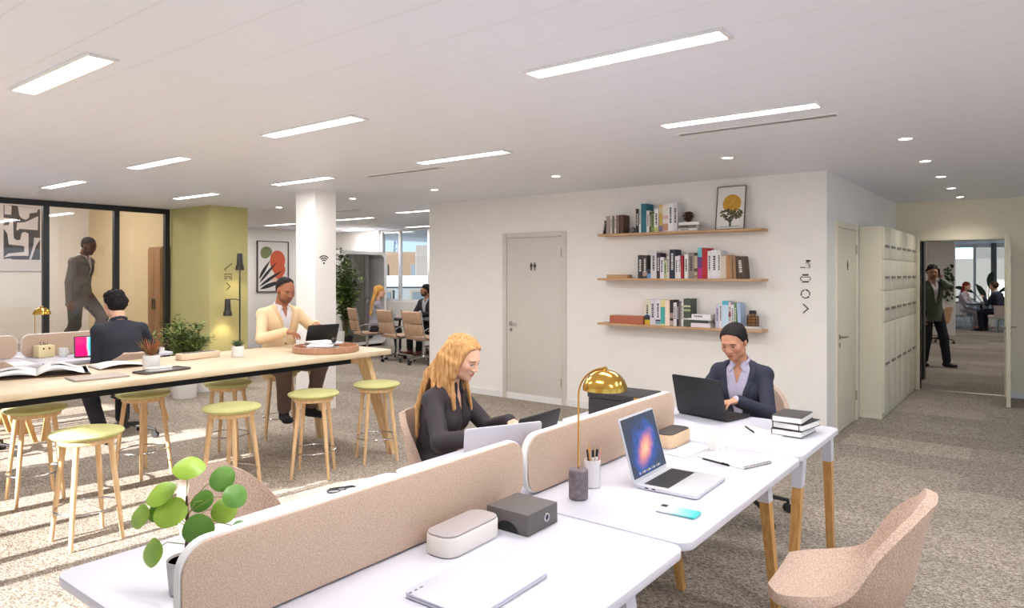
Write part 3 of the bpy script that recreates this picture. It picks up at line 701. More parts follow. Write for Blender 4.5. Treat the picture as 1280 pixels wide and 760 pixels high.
def galaxy():
    m = bpy.data.materials.new('galaxy_screen'); m.use_nodes = True; nt = m.node_tree; N = nt.nodes; Lk = nt.links; b = N['Principled BSDF']
    tc = N.new('ShaderNodeTexCoord'); mp = N.new('ShaderNodeMapping'); mp.vector_type = 'POINT'
    mp.inputs['Location'].default_value = (0.0, 0, -0.36); mp.inputs['Scale'].default_value = (3.0, 0, 3.0)
    gr = N.new('ShaderNodeTexGradient'); gr.gradient_type = 'SPHERICAL'
    m2 = N.new('ShaderNodeMapping'); m2.inputs['Rotation'].default_value = (0, math.radians(30), 0)
    m3 = N.new('ShaderNodeMapping'); m3.inputs['Scale'].default_value = (2.2, 1, 6.0)
    Lk.new(tc.outputs['Object'], mp.inputs['Vector']); Lk.new(mp.outputs['Vector'], m2.inputs['Vector']); Lk.new(m2.outputs['Vector'], m3.inputs['Vector']); Lk.new(m3.outputs['Vector'], gr.inputs['Vector'])
    nz = N.new('ShaderNodeTexNoise'); nz.inputs['Scale'].default_value = 30; nz.inputs['Detail'].default_value = 5; Lk.new(tc.outputs['Object'], nz.inputs['Vector'])
    ad = N.new('ShaderNodeMath'); ad.operation = 'MULTIPLY_ADD'; ad.inputs[1].default_value = 0.35; Lk.new(nz.outputs['Fac'], ad.inputs[0])
    g2 = N.new('ShaderNodeTexGradient'); g2.gradient_type = 'SPHERICAL'
    m4 = N.new('ShaderNodeMapping'); m4.inputs['Scale'].default_value = (1.7, 1, 2.0); Lk.new(m2.outputs['Vector'], m4.inputs['Vector']); Lk.new(m4.outputs['Vector'], g2.inputs['Vector'])
    a2 = N.new('ShaderNodeMath'); a2.operation = 'MULTIPLY_ADD'; a2.inputs[1].default_value = 0.45; Lk.new(g2.outputs['Fac'], a2.inputs[0])
    a3 = N.new('ShaderNodeMath'); a3.operation = 'MULTIPLY_ADD'; a3.inputs[1].default_value = 0.55; Lk.new(gr.outputs['Fac'], a3.inputs[0]); Lk.new(a2.outputs[0], a3.inputs[2])
    a2.inputs[2].default_value = -0.12
    Lk.new(a3.outputs[0], ad.inputs[2])
    cr = N.new('ShaderNodeValToRGB'); e = cr.color_ramp.elements
    e[0].position = 0.0; e[0].color = lin((58, 62, 66)); e[1].position = 0.95; e[1].color = lin((226, 160, 130))
    for p, c in ((0.2, (52, 62, 84)), (0.36, (48, 78, 140)), (0.52, (120, 90, 140)), (0.72, (190, 120, 120))):
        q = e.new(p); q.color = lin(c)
    Lk.new(ad.outputs[0], cr.inputs['Fac']); Lk.new(cr.outputs['Color'], b.inputs['Base Color']); Lk.new(cr.outputs['Color'], b.inputs['Emission Color'])
    b.inputs['Emission Strength'].default_value = 0.4; b.inputs['Roughness'].default_value = 0.15
    return m
M_gal = galaxy(); M_scr = mat('dark_screen', (30, 32, 38), 0.15)
# silver laptop on the lamp desk: its user would sit at +x
r, l = laptop('open silver laptop with a galaxy on its screen', (-1.272, 2.60, ZD), math.radians(90) + 0.02, 0.315, 0.255, 106, M_alu, M_alu, M_black, M_gal)
k = MB(); k.T = Matrix.Translation((0, -0.002, 0.014)) @ Matrix.Rotation(-math.radians(16), 4, 'X')
for i in range(14): k.box(-0.1 + i * 0.0145, -0.09 + i * 0.0145, -0.0016, -0.0012, 0.022, 0.031, m=i % 3)
k.build('dock_icons', [M_alu, mat('icon_blue', (90, 130, 190), 0.4), mat('icon_tan', (190, 160, 120), 0.4)], l)
k = MB()
for i in range(2): k.box(-0.1585, -0.1575, -0.06 - i * 0.03, -0.045 - i * 0.03, 0.006, 0.011)
k.build('port', M_black, r)
# white laptop lid standing behind the first divider, dark laptop before the blonde woman
laptop('white laptop, its plain raised lid showing above the divider', (-1.692, 2.14, ZD), face_yaw(0.9, -0.436), 0.335, 0.235, 96, M_wsat, M_white, M_alu, M_scr)
laptop('black laptop the blonde woman types on', (-1.885, 2.61, ZD), math.radians(-90), 0.33, 0.19, 106, M_black, M_black, M_blackm, M_scr)
laptop('large black laptop in front of the smiling dark-haired woman', (-1.573, 3.87, ZD), math.radians(180 - 14), 0.34, 0.235, 104, M_black, mat('matt_black_lid', (34, 33, 36), 0.55), M_blackm, M_scr)
laptop('black laptop of the man in the cardigan', (-5.27, 3.98, 0.9065), face_yaw(1, -0.06), 0.33, 0.205, 108, M_black, M_black, M_blackm, M_scr)
# brass dome lamp
def dome_lamp(label, loc, rotz, s=1.0, base=True):
    r = thing('desk_lamp', label, 'lamp', loc, rotz, 'brass dome desk lamps')
    MB().lathe([(0.0, 0), (0.033, 0), (0.036, 0.004), (0.036, 0.106), (0.032, 0.11), (0.0, 0.11)], n=28).build('base', mat('concrete_base', (128, 116, 120), 0.8, rgb2=(104, 94, 98), scale=50, bump=0.2), r)
    pts = [(0, 0, 0.11), (0, 0, 0.385)] + [(0.098 - 0.098 * math.cos(a), 0, 0.385 + 0.102 * math.sin(a)) for a in [PI / 2 * i / 10 for i in range(1, 11)]]
    MB().tube(pts, 0.0035, 10).build('stem', M_brass, r)
    prof = [(0.083 * math.cos(a), 0.407 + 0.076 * math.sin(a)) for a in [PI / 2 * i / 14 for i in range(15)]]
    inn = [(0.080 * math.cos(a), 0.407 + 0.073 * math.sin(a)) for a in [PI / 2 * i / 14 for i in range(15)]][::-1]
    prof[-1] = (0.0, prof[-1][1]); inn[0] = (0.0, inn[0][1])
    sh = MB().lathe(inn + [] , c=(0.098, 0, 0), n=36); sh.lathe(prof, c=(0.098, 0, 0), n=36)
    n = 36; sh.add([(0.098 + q * math.cos(2 * PI * j / n), q * math.sin(2 * PI * j / n), 0.407) for q in (0.080, 0.083) for j in range(n)], [[j, (j + 1) % n, n + (j + 1) % n, n + j] for j in range(n)])
    sh.build('lamp_shade', M_brass, r, smooth=60)
    MB().ell((0.098, 0, 0.43), (0.018, 0.018, 0.022), 14, 10).build('bulb', M_cer, r)
    MB().lathe([(0, 0.482), (0.01, 0.482), (0.008, 0.492), (0, 0.494)], c=(0.098, 0, 0), n=14).build('finial', M_brass, r)
    return r
dome_lamp('brass dome lamp on a concrete base by the pencil cup', (-1.376, 2.205, ZD), math.radians(28))
dome_lamp('small brass dome lamp behind the far left divider', (-8.5, 2.76, ZD), math.radians(20))
# pencil cup
r = thing('pencil_cup', 'white ribbed cup of pencils beside the brass lamp', 'cup', (-1.41, 2.362, ZD))
k = MB(); n = 48; vs = []; fs = []
prof = [(0.001, 0.0), (0.029, 0.0), (0.031, 0.003), (0.031, 0.105), (0.028, 0.105), (0.027, 0.006), (0.001, 0.006)]
for i, (q, z) in enumerate(prof):
    for j in range(n):
        a = 2 * PI * j / n; rr = q * (1 + (0.035 if (j % 2 == 0 and i in (1, 2, 3)) else 0)); vs.append((rr * math.cos(a), rr * math.sin(a), z))
for i in range(len(prof) - 1):
    for j in range(n): fs.append([i * n + j, i * n + (j + 1) % n, (i + 1) * n + (j + 1) % n, (i + 1) * n + j])
k.add(vs, fs).build('cup_body', mat('ribbed_porcelain', (226, 220, 222), 0.4), r, smooth=20)
PEN = [((236, 170, 90), -0.018, 0.008, -0.026, 0.016, 0.165, 'tall orange pencil leaning left in the ribbed cup'), ((214, 140, 78), -0.012, -0.006, -0.014, -0.014, 0.15, 'brown pencil in the ribbed cup beside the tall orange one'), ((228, 186, 96), 0.0, 0.01, -0.004, 0.02, 0.148, 'yellow pencil at the middle of the ribbed cup'),
       ((40, 38, 38), -0.004, -0.012, -0.01, -0.022, 0.14, 'black pen standing left of centre in the ribbed cup'), ((236, 232, 226), 0.008, -0.004, 0.008, -0.008, 0.138, 'white marker with black cap in the ribbed cup'), ((240, 236, 232), 0.015, 0.004, 0.019, 0.006, 0.14, 'second white marker, at the right of the ribbed cup'),
       ((222, 150, 140), 0.014, 0.012, 0.032, 0.02, 0.162, 'thin pink pencil leaning right in the ribbed cup')]
for i, (c, x, y, tx, ty, h, lb) in enumerate(PEN):
    bx, by = x * 0.6, y * 0.6
    rr = thing('pencil' if i not in (3, 4, 5) else 'pen', lb, 'pencil' if i not in (3, 4, 5) else 'pen', (-1.41 + bx, 2.362 + by, ZD + 0.007), 0, 'pencils and pens in the ribbed cup')
    a = Vector((0, 0, 0)); b = Vector((tx - bx, ty - by, h)); q = 0.0034 if i not in (4, 5) else 0.0048
    MB().cyl(a, a.lerp(b, 0.86), q, n=8).build('barrel', mat('pencil_%d' % i, c, 0.5), rr)
    if i in (3, 4, 5): MB().cyl(a.lerp(b, 0.8), b, q * 1.1, n=8).build('cap', M_black, rr)
    else: MB().tube([a.lerp(b, 0.86), b], [q, 0.0006], 8).build('tip', M_oak, rr)
# phone
r = thing('smartphone', 'white to turquoise smartphone lying face down on the desk', 'phone', (-1.015, 2.282, ZD), math.radians(2))
def phone_mat():
    m = mat('phone_gradient', (226, 238, 240), 0.2); nt = m.node_tree; N = nt.nodes; b = N['Principled BSDF']
    tc = N.new('ShaderNodeTexCoord'); sp = N.new('ShaderNodeSeparateXYZ'); cr = N.new('ShaderNodeValToRGB'); mr = N.new('ShaderNodeMapRange')
    mr.inputs['From Min'].default_value = -0.075; mr.inputs['From Max'].default_value = 0.075
    nt.links.new(tc.outputs['Object'], sp.inputs[0]); nt.links.new(sp.outputs['X'], mr.inputs['Value']); nt.links.new(mr.outputs[0], cr.inputs['Fac'])
    e = cr.color_ramp.elements; e[0].position = 0.25; e[0].color = lin((236, 236, 244)); e[1].position = 0.95; e[1].color = lin((70, 205, 200)); q = e.new(0.6); q.color = lin((150, 226, 226))
    nt.links.new(cr.outputs['Color'], b.inputs['Base Color']); return m
MB().prism(rrect(-0.074, 0.074, -0.036, 0.036, 0.01, 6), 0.001, 0.009, 'z', bev=0.003).build('body', phone_mat(), r)
MB().prism(rrect(-0.068, -0.045, 0.006, 0.03, 0.005, 4), 0.009, 0.0102, 'z').build('camera_module', M_black, r)
# mug, papers and pens
def mug(label, loc, rotz, h=0.088, rad=0.039):
    r = thing('mug', label, 'mug', loc, rotz, 'white mugs')
    MB().lathe([(0, 0), (rad * 0.94, 0), (rad, 0.004), (rad, h), (rad - 0.003, h), (rad - 0.004, 0.006), (0, 0.006)], n=32).build('mug_body', M_cer, r)
    MB().tube([(-rad + 0.002, 0, h * 0.8), (-rad - 0.018, 0, h * 0.82), (-rad - 0.028, 0, h * 0.6), (-rad - 0.026, 0, h * 0.36), (-rad - 0.012, 0, h * 0.2), (-rad + 0.002, 0, h * 0.2)], 0.005, 8).build('handle', M_cer, r)
mug('plain white mug on the desk beside the open silver laptop', (-1.225, 3.20, ZD), 2.4)
mug('white mug with handle before the far pink divider', (-7.86, 2.80, ZD), math.radians(-160))
def sheet(label, pts, z, lines=True, rotz=0.0):
    cx = sum(p[0] for p in pts) / 4; cy = sum(p[1] for p in pts) / 4
    P = [Vector((p[0] - cx, p[1] - cy, 0)) for p in pts]
    r = thing('paper_sheet', label, 'paper', (cx, cy, z), 0, 'loose sheets of paper')
    MB().prism([(p.x, p.y) for p in P], 0.0, 0.0012, 'z').build('sheet', M_paper, r)
    if lines:
        k = MB(); rnd = random.Random(3)
        e1 = P[1] - P[0]; e2 = P[3] - P[0]
        for j in range(9):
            t = 0.1 + 0.09 * j; u = 0.1
            while u < 0.85:
                w = rnd.uniform(0.03, 0.1); a = P[0] + e1 * u + e2 * t; b = P[0] + e1 * min(u + w, 0.9) + e2 * t; n = e2.normalized() * 0.0016
                k.add([a + Vector((0, 0, 0.0014)), b + Vector((0, 0, 0.0014)), b + n + Vector((0, 0, 0.0014)), a + n + Vector((0, 0, 0.0014))], [[0, 1, 2, 3]]); u += w + 0.02
        k.build('printed_lines', mat('faint_print', (206, 204, 206), 0.8), r)
    return r
r = thing('spiral_notepad', 'thin white spiral notepad with a black pen lying on it', 'notepad', (-1.11, 3.09, ZD), math.radians(-20))
MB().prism(rrect(-0.135, 0.135, -0.095, 0.095, 0.006, 3), 0.0, 0.004, 'z').build('pages', M_paper, r)
k = MB()
for i in range(22):
    y = -0.088 + i * 0.0084
    k.tube([(0.132 + 0.006 * math.cos(a), y, 0.0045 + 0.006 * math.sin(a)) for a in [2 * PI * j / 8 for j in range(9)]], 0.0011, 5, caps=False)
k.build('spiral_wire', M_blackm, r)
def pen(label, a, b, z, group='black pens on the bench'):
    a, b = Vector((a[0], a[1], 0)), Vector((b[0], b[1], 0)); c = (a + b) / 2; d = (b - a)
    r = thing('pen', label, 'pen', (c.x, c.y, z), math.atan2(d.y, d.x), group); L = d.length / 2
    MB().tube([(-L, 0, 0.005), (-L * 0.86, 0, 0.005), (L * 0.5, 0, 0.005)], [0.0012, 0.0048, 0.005], 10).build('barrel', M_black, r)
    k = MB(); k.cyl((L * 0.5, 0, 0.005), (L, 0, 0.005), 0.0052, 0.0045, 10); k.box(L * 0.5, L * 0.96, -0.0012, 0.0012, 0.0098, 0.0118); k.build('cap', M_blackm, r)
pen('black pen lying on the white notepad', (-1.213, 2.985), (-1.075, 2.945), ZD + 0.0045)
pen('black pen lying alone on the end desk', (-1.289, 3.775), (-1.20, 3.65), ZD + 0.0015)
sheet('printed sheet of paper under the pen on the end desk', [(-1.36, 3.50), (-1.12, 3.42), (-1.05, 3.74), (-1.30, 3.82)], ZD)
sheet('sheet of paper beside the notepad and open silver laptop', [(-1.40, 3.0), (-1.29, 2.98), (-1.27, 3.24), (-1.38, 3.26)], ZD)
# stack of three black notebooks
for i, (dx, dy, rz, w, lb) in enumerate([(0.0, 0.0, 4, 0.155, 'black covered notebook at the bottom of the stack of three'), (0.012, 0.004, 0, 0.16, 'middle black notebook of the stack of three, elastic strap showing'), (-0.006, 0.0, 8, 0.15, 'black notebook topmost of the stack of three on the end desk')]):
    r = thing('notebook', lb, 'notebook', (-1.04 + dx, 3.80 + dy, ZD + i * 0.0345), math.radians(rz - 8), 'stacked black notebooks')
    k = MB(); h = 0.033; l = 0.11
    k.box(-w / 2, w / 2, -l, l, 0, 0.003, b=0.001); k.box(-w / 2, w / 2, -l, l, h - 0.003, h, b=0.001); k.box(-w / 2, -w / 2 + 0.003, -l, l, 0.003, h - 0.003); k.build('cover', M_black if i < 2 else mat('grey_black_cover', (70, 66, 64), 0.6), r)
    MB().box(-w / 2 + 0.003, w / 2 - 0.004, -l + 0.004, l - 0.004, 0.003, h - 0.003).build('pages', M_paper, r)
    if i == 1: MB().tube([(w / 2 - 0.02, -l - 0.001, 0.0), (w / 2 - 0.02, -l - 0.002, h)], 0.002, 6).build('strap', M_black, r)
# beige box with dark lid behind the silver laptop
r = thing('storage_box', 'beige rounded box with dark lid at the end of the divider', 'box', (-1.455, 3.20, ZD), 0)
MB().prism(rrect(-0.055, 0.055, -0.12, 0.12, 0.035, 8), 0, 0.062, 'z', bev=0.004).build('box_body', mat('tan_box', (222, 192, 158), 0.55), r)
MB().prism(rrect(-0.05, 0.05, -0.115, 0.115, 0.032, 8), 0.062, 0.067, 'z', bev=0.002).build('lid', mat('dark_lid', (66, 60, 58), 0.6), r)
# black chest with brass corner behind the second divider
r = thing('storage_chest', 'black chest with brass clasp standing behind the divider', 'chest', (-1.955, 3.64, ZD), 0.0)
MB().box(-0.165, 0.165, -0.135, 0.135, 0, 0.112, b=0.004).build('chest_body', mat('chest_black', (44, 42, 48), 0.55), r)
l = MB().box(-0.169, 0.169, -0.139, 0.139, 0.114, 0.146, b=0.004).build('lid', mat('chest_lid', (50, 47, 50), 0.5), r)
k = MB(); k.box(0.135, 0.171, -0.1425, -0.139, 0.1, 0.142); k.box(0.169, 0.1725, -0.141, -0.112, 0.1, 0.142); k.build('clasp', M_brass, r)
# reading glasses and folded card on the left desk
r = thing('eyeglasses', 'dark folded eyeglasses on the left bench desk', 'glasses', (-2.14, 1.72, ZD), 1.2)
k = MB()
for s in (-1, 1): k.tube([(s * 0.034 + 0.024 * math.cos(a), 0.019 * math.sin(a), 0.006) for a in [2 * PI * j / 16 for j in range(17)]], 0.0024, 6, caps=False)
k.tube([(-0.01, 0, 0.006), (0.01, 0, 0.007)], 0.002, 6); k.build('rim', M_black, r)
for s in (-1, 1): MB().tube([(s * 0.058, 0.004, 0.007), (s * 0.05, 0.03, 0.006), (-s * 0.04, 0.034 + 0.005 * s, 0.005 + 0.0015 * s)], 0.002, 6).build('temple', M_black, r)
# ---- pilea plant on the near left desk corner
def pilea():
    r = thing('potted_plant', 'round-leaved green plant in a pale pot at the lower left', 'plant', (-1.80, 0.93, ZD))
    MB().lathe([(0, 0), (0.036, 0), (0.04, 0.004), (0.047, 0.085), (0.045, 0.087), (0.042, 0.08), (0.0, 0.08)], n=28).build('pot', mat('grey_pot', (196, 190, 190), 0.7), r)
    MB().lathe([(0.0, 0.0805), (0.042, 0.0805)], n=20).build('soil', M_soil, r)
    MB().tube([(0, 0, 0.08), (0.004, 0.002, 0.14), (0.0, 0.004, 0.20), (0.004, 0.0, 0.25)], [0.0055, 0.005, 0.0045, 0.003], 8).build('stem', mat('brown_stem', (84, 66, 44), 0.7), r)
    F = Vector((-0.608, 0.794, 0)); R_ = Vector((0.794, 0.608, 0)); U = Vector((0, 0, 1))
    Mg = mat('pilea_leaf', (166, 196, 70), 0.4, rgb2=(134, 176, 54), scale=10); Mg2 = mat('pilea_leaf_deep', (104, 152, 54), 0.4, rgb2=(82, 132, 44), scale=10)
    LV = [(0.005, 0.0, 0.283, 0.078, 0.3, 0.85, 0), (-0.056, 0.0, 0.213, 0.078, -0.35, 0.75, 0), (-0.024, -0.02, 0.171, 0.082, 0.1, 0.5, 0), (-0.103, 0.01, 0.148, 0.066, -0.8, 0.35, 0), (-0.069, 0.02, 0.160, 0.06, -0.5, 0.4, 1), (0.071, 0.02, 0.243, 0.066, 1.0, 0.3, 1),
          (0.105, 0.0, 0.205, 0.066, 1.0, 0.7, 1), (0.037, -0.03, 0.127, 0.08, 0.2, 0.05, 1), (0.071, 0.03, 0.156, 0.068, 0.5, 0.5, 0), (-0.069, -0.01, 0.059, 0.076, -0.9, 0.25, 0), (0.118, -0.02, 0.131, 0.032, 0.6, 0.6, 1), (0.02, 0.04, 0.18, 0.062, -0.2, 0.5, 1)]
    for i, (a, b, z, s, ti, up, g) in enumerate(LV):
        c = R_ * a * 1.25 + F * b + U * (z + 0.045)
        nrm = (U * up + R_ * ti * 0.6 - F * (1.05 - up * 0.6)).normalized()
        st0 = Vector((0, 0.002, 0.10 + 0.55 * max(0, min(z - 0.02, 0.22))))
        mid = st0.lerp(c, 0.55) + U * 0.018
        lf = MB().tube([st0, mid, c - nrm * 0.002], 0.0014, 6).build('petiole', mat('petiole', (150, 150, 84), 0.6), r)
        k = MB(); n = 20; t = nrm.orthogonal().normalized(); w = nrm.cross(t)
        vs = [c]; fs = []
        for q in (0.55, 1.0):
            for j in range(n):
                an = 2 * PI * j / n; e = 1.0 + 0.06 * math.cos(an)
                vs.append(c + (t * math.cos(an) * e + w * math.sin(an) * 0.92) * (s * 0.5 * q * 1.05) - nrm * (0.13 * s * q * q * (1 + 0.25 * math.sin(3 * an))) + nrm * 0.004)
        for j in range(n):
            fs.append([0, 1 + j, 1 + (j + 1) % n]); fs.append([1 + j, 1 + n + j, 1 + n + (j + 1) % n, 1 + (j + 1) % n])
        k.add(vs, fs).build('leaf', Mg2 if g else Mg, r, smooth=180)
pilea()
# ================================================================== THINGS ON THE HIGH TABLE
ZT = 0.9065
def round_pot(label, loc, kind, rad=0.055, h=0.10):
    r = thing('potted_plant', label, 'plant', loc, 0, 'small white pots on the high table')
    MB().lathe([(0, 0), (rad * 0.93, 0), (rad, 0.006), (rad, h), (rad - 0.005, h), (rad - 0.006, h - 0.012), (0, h - 0.012)], n=28).build('pot', M_cer, r)
    MB().lathe([(0.0, h - 0.0115), (rad - 0.007, h - 0.0115)], n=20).build('soil', M_soil, r)
    k = MB(); rnd = random.Random(5)
    if kind == 'grass':
        for i in range(70):
            a = rnd.uniform(0, 2 * PI); q = rnd.uniform(0, 0.03); tl = rnd.uniform(0.15, 0.75); L = rnd.uniform(0.09, 0.16)
            k.leaf((q * math.cos(a), q * math.sin(a), h - 0.012), (tl * math.cos(a), tl * math.sin(a), 1.0), (math.cos(a), math.sin(a), 0.2), L, 0.006, m=i % 3, droop=-0.12)
        k.build('grass_blades', [mat('red_grass', (150, 78, 52), 0.7), mat('rust_grass', (176, 104, 66), 0.7), mat('green_grass', (110, 116, 58), 0.7)], r)
    else:
        for ring, (nl, tl, L) in enumerate(((5, 0.3, 0.06), (8, 0.7, 0.07), (9, 1.3, 0.068))):
            for i in range(nl):
                a = 2 * PI * i / nl + ring * 0.4
                k.leaf((0.006 * math.cos(a), 0.006 * math.sin(a), h - 0.012), (tl * math.cos(a), tl * math.sin(a), 1.0), (-math.cos(a), -math.sin(a), 0.8), L * 1.15, 0.018, fold=0.25, droop=0.0, tip=0.5)
        k.build('rosette', mat('succulent_green', (86, 102, 70), 0.6), r)
round_pot('white pot of reddish grass on the high table', (-4.985, 2.33, ZT), 'grass')
round_pot('white pot with a small dark succulent on the high table', (-5.17, 3.10, ZT), 'succulent', 0.048, 0.088)
# open magazine with curling pages
def magazine():
    r = thing('open_magazine', 'large open white magazine at the left end of the high table', 'magazine', (-5.34, 1.74, ZT), math.radians(72))
    def half(s, h, w=0.30, l=0.2, z=0.0, n=10):
        vs = []; fs = []
        for i in range(n + 1):
            t = i / n; zz = z + 0.014 + h * math.sin(PI * min(1, t * 1.15)) * (1 - 0.55 * t)
            for y in (-l, l): vs.append((s * w * t, y, zz))
        for i in range(n): fs.append([2 * i, 2 * i + 2, 2 * i + 3, 2 * i + 1])
        return vs, fs
    for s, h in ((-1, 0.02), (1, 0.045)):
        for q in range(3):
            vs, fs = half(s, h + 0.006 * q, 0.3 - 0.006 * q)
            o = MB().add(vs, fs).build('page', M_paper, r, smooth=180); o.modifiers.new('t', 'SOLIDIFY').thickness = 0.0015
    k = MB(); k.box(-0.305, 0.305, -0.203, 0.203, 0.0, 0.004); k.build('cover', mat('magazine_cover', (96, 70, 52), 0.5), r)
    for s, w0 in ((-1, 0.16), (1, 0.2)):
        vs, fs = half(s, 0.02 if s < 0 else 0.045, 0.3); vs = [(x * 0.62 + s * 0.05, y * 0.4 + 0.05, z + 0.018) for x, y, z in vs]
        MB().add(vs, fs).build('photo_print', mat('print_pale', (214, 212, 212), 0.7), r, smooth=180)
magazine()
r = thing('open_magazine', 'thin open brochure with dark picture beside the large magazine', 'magazine', (-5.33, 2.26, ZT), math.radians(84), None)
k = MB(); n = 8; vs = []; fs = []
for i in range(n + 1):
    t = i / n
    for y in (-0.13, 0.13): vs.append((-0.16 + 0.32 * t, y, 0.006 + 0.03 * math.sin(PI * t) * (1 - 0.5 * t)))
for i in range(n): fs.append([2 * i, 2 * i + 2, 2 * i + 3, 2 * i + 1])
o = k.add(vs, fs).build('page', M_paper, r, smooth=180); o.modifiers.new('t', 'SOLIDIFY').thickness = 0.002
MB().box(-0.165, 0.165, -0.134, 0.134, 0, 0.004).build('cover', mat('brown_cover', (110, 78, 54), 0.5), r)
# fabric folder and dotted tray with glasses
r = thing('document_folder', 'grey patterned folder lying near the table edge', 'folder', (-4.86, 1.93, ZT), math.radians(84))
MB().prism(rrect(-0.16, 0.16, -0.11, 0.11, 0.01, 4), 0, 0.007, 'z', bev=0.002).build('cover', mat('folder_grey', (176, 160, 150), 0.8, rgb2=(156, 142, 132), scale=180), r)
MB().box(-0.155, 0.155, -0.106, 0.106, 0.007, 0.009).build('flap', mat('folder_flap', (186, 172, 162), 0.8), r)
r = thing('serving_tray', 'dark speckled flat tray before the red grass pot', 'tray', (-4.83, 2.33, ZT), math.radians(8))
k = MB(); k.prism(rrect(-0.08, 0.08, -0.17, 0.17, 0.012, 4), 0, 0.005, 'z', bev=0.001); k.build('tray_base', mat('speckled_tray', (104, 92, 86), 0.7, rgb2=(60, 52, 50), scale=150, contrast=(0.45, 0.55)), r)
k = MB(); k.tube([(x, y, 0.009) for x, y in rrect(-0.078, 0.078, -0.168, 0.168, 0.012, 4)] + [(0.078, 0.156, 0.009)], 0.004, 6); k.build('rim', M_dkgrey, r)
r = thing('glasses_case', 'pale rounded glasses case resting on the speckled tray', 'case', (-4.815, 2.30, ZT + 0.006), math.radians(80))
MB().prism(rrect(-0.085, 0.085, -0.032, 0.032, 0.03, 8), 0, 0.014, 'z', bev=0.005).build('case_base', mat('pale_case', (222, 216, 212), 0.4), r)
MB().prism(rrect(-0.085, 0.085, -0.032, 0.032, 0.03, 8), 0.0145, 0.028, 'z', bev=0.008).build('lid', mat('pale_case_lid', (232, 226, 222), 0.35), r)
# slotted wooden organiser
r = thing('desk_organiser', 'pale wooden slotted organiser box on the high table', 'organiser', (-5.34, 2.86, ZT), math.radians(4))
MB().prism(rrect(-0.055, 0.055, -0.17, 0.17, 0.03, 6), 0, 0.048, 'z', bev=0.004).build('box_body', mat('beech_box', (226, 202, 176), 0.5), r)
k = MB()
for x in (-0.03, -0.01, 0.01, 0.03): k.box(x - 0.006, x + 0.006, -0.145, 0.145, 0.0478, 0.0492)
k.build('slot', M_dkgrey, r)
# round wooden tray with magazines
r = thing('round_tray', 'round pinkish wooden tray holding magazines', 'tray', (-4.95, 3.80, ZT))
MB().lathe([(0, 0), (0.275, 0), (0.28, 0.004), (0.28, 0.05), (0.272, 0.052), (0.266, 0.05), (0.266, 0.01), (0, 0.01)], n=48).build('tray_body', mat('walnut_tray', (190, 144, 116), 0.5, rgb2=(168, 122, 96), scale=12, stretch=(4, 4, 0.6)), r)
MB().box(-0.05, 0.05, 0.272, 0.284, 0.02, 0.036, b=0.004).build('handle', mat('walnut_handle', (150, 104, 80), 0.5), r)
rnd = random.Random(11)
MG = ['bottom magazine in the round tray, turned toward the wall', 'second magazine up in the round tray', 'magazine in the round tray with a black page edge', 'magazine in the round tray just under the top one', 'topmost white magazine in the round tray']
for i, lb in enumerate(MG):
    r = thing('magazine', lb, 'magazine', (-4.955 + rnd.uniform(-0.05, 0.05), 3.78 + rnd.uniform(-0.055, 0.055), ZT + 0.011 + i * 0.0135), rnd.uniform(0.3, 1.9), 'magazines in the round tray')
    k = MB(); k.box(-0.105, 0.105, -0.15, 0.15, 0.001, 0.011, b=0.002); k.build('pages', M_paper, r)
    MB().box(-0.107, 0.107, -0.152, 0.152, 0.011, 0.0128).build('cover', [M_paper, M_dkgrey, M_black, M_wsat, M_paper][i], r)
r = thing('round_ornament', 'dark round knob ornament on the magazines in the tray', 'ornament', (-4.83, 3.79, ZT + 0.08))
MB().ell((0, 0, 0.022), (0.024, 0.024, 0.022), 16, 10).build('ball', mat('dark_knob', (40, 32, 32), 0.3), r)
MB().lathe([(0.0, 0.0), (0.014, 0.0), (0.010, 0.008), (0.0, 0.008)], n=14).build('foot', M_black, r)
# ================================================================== THINGS ON THE BACK BENCH
r = thing('desk_caddy', 'pale tan box with chrome clip on top by the mug', 'box', (-7.95, 2.66, ZD), 0.1)
MB().box(-0.06, 0.06, -0.075, 0.075, 0, 0.12, b=0.006).build('box_body', mat('tan_caddy', (232, 214, 164), 0.6), r)
k = MB(); k.tube([(0.0, -0.02 + 0.018 * math.cos(a), 0.138 + 0.018 * math.sin(a)) for a in [2 * PI * j / 16 for j in range(17)]], 0.004, 6, caps=False); k.tube([(0.0, 0.02 + 0.012 * math.cos(a), 0.133 + 0.012 * math.sin(a)) for a in [2 * PI * j / 16 for j in range(17)]], 0.003, 6, caps=False); k.build('clip', M_chrome, r)
k = MB(); k.cyl((0.0595, -0.03, 0.09), (0.0615, -0.03, 0.09), 0.009, n=12); k.cyl((0.0595, 0.022, 0.09), (0.0615, 0.022, 0.09), 0.009, n=12); k.build('rivet', M_brass, r)
r = thing('tablet', 'tablet with pink and turquoise screen before the dark shirted man', 'tablet', (-7.62, 2.945, ZD), face_yaw(-0.97, 0.25))
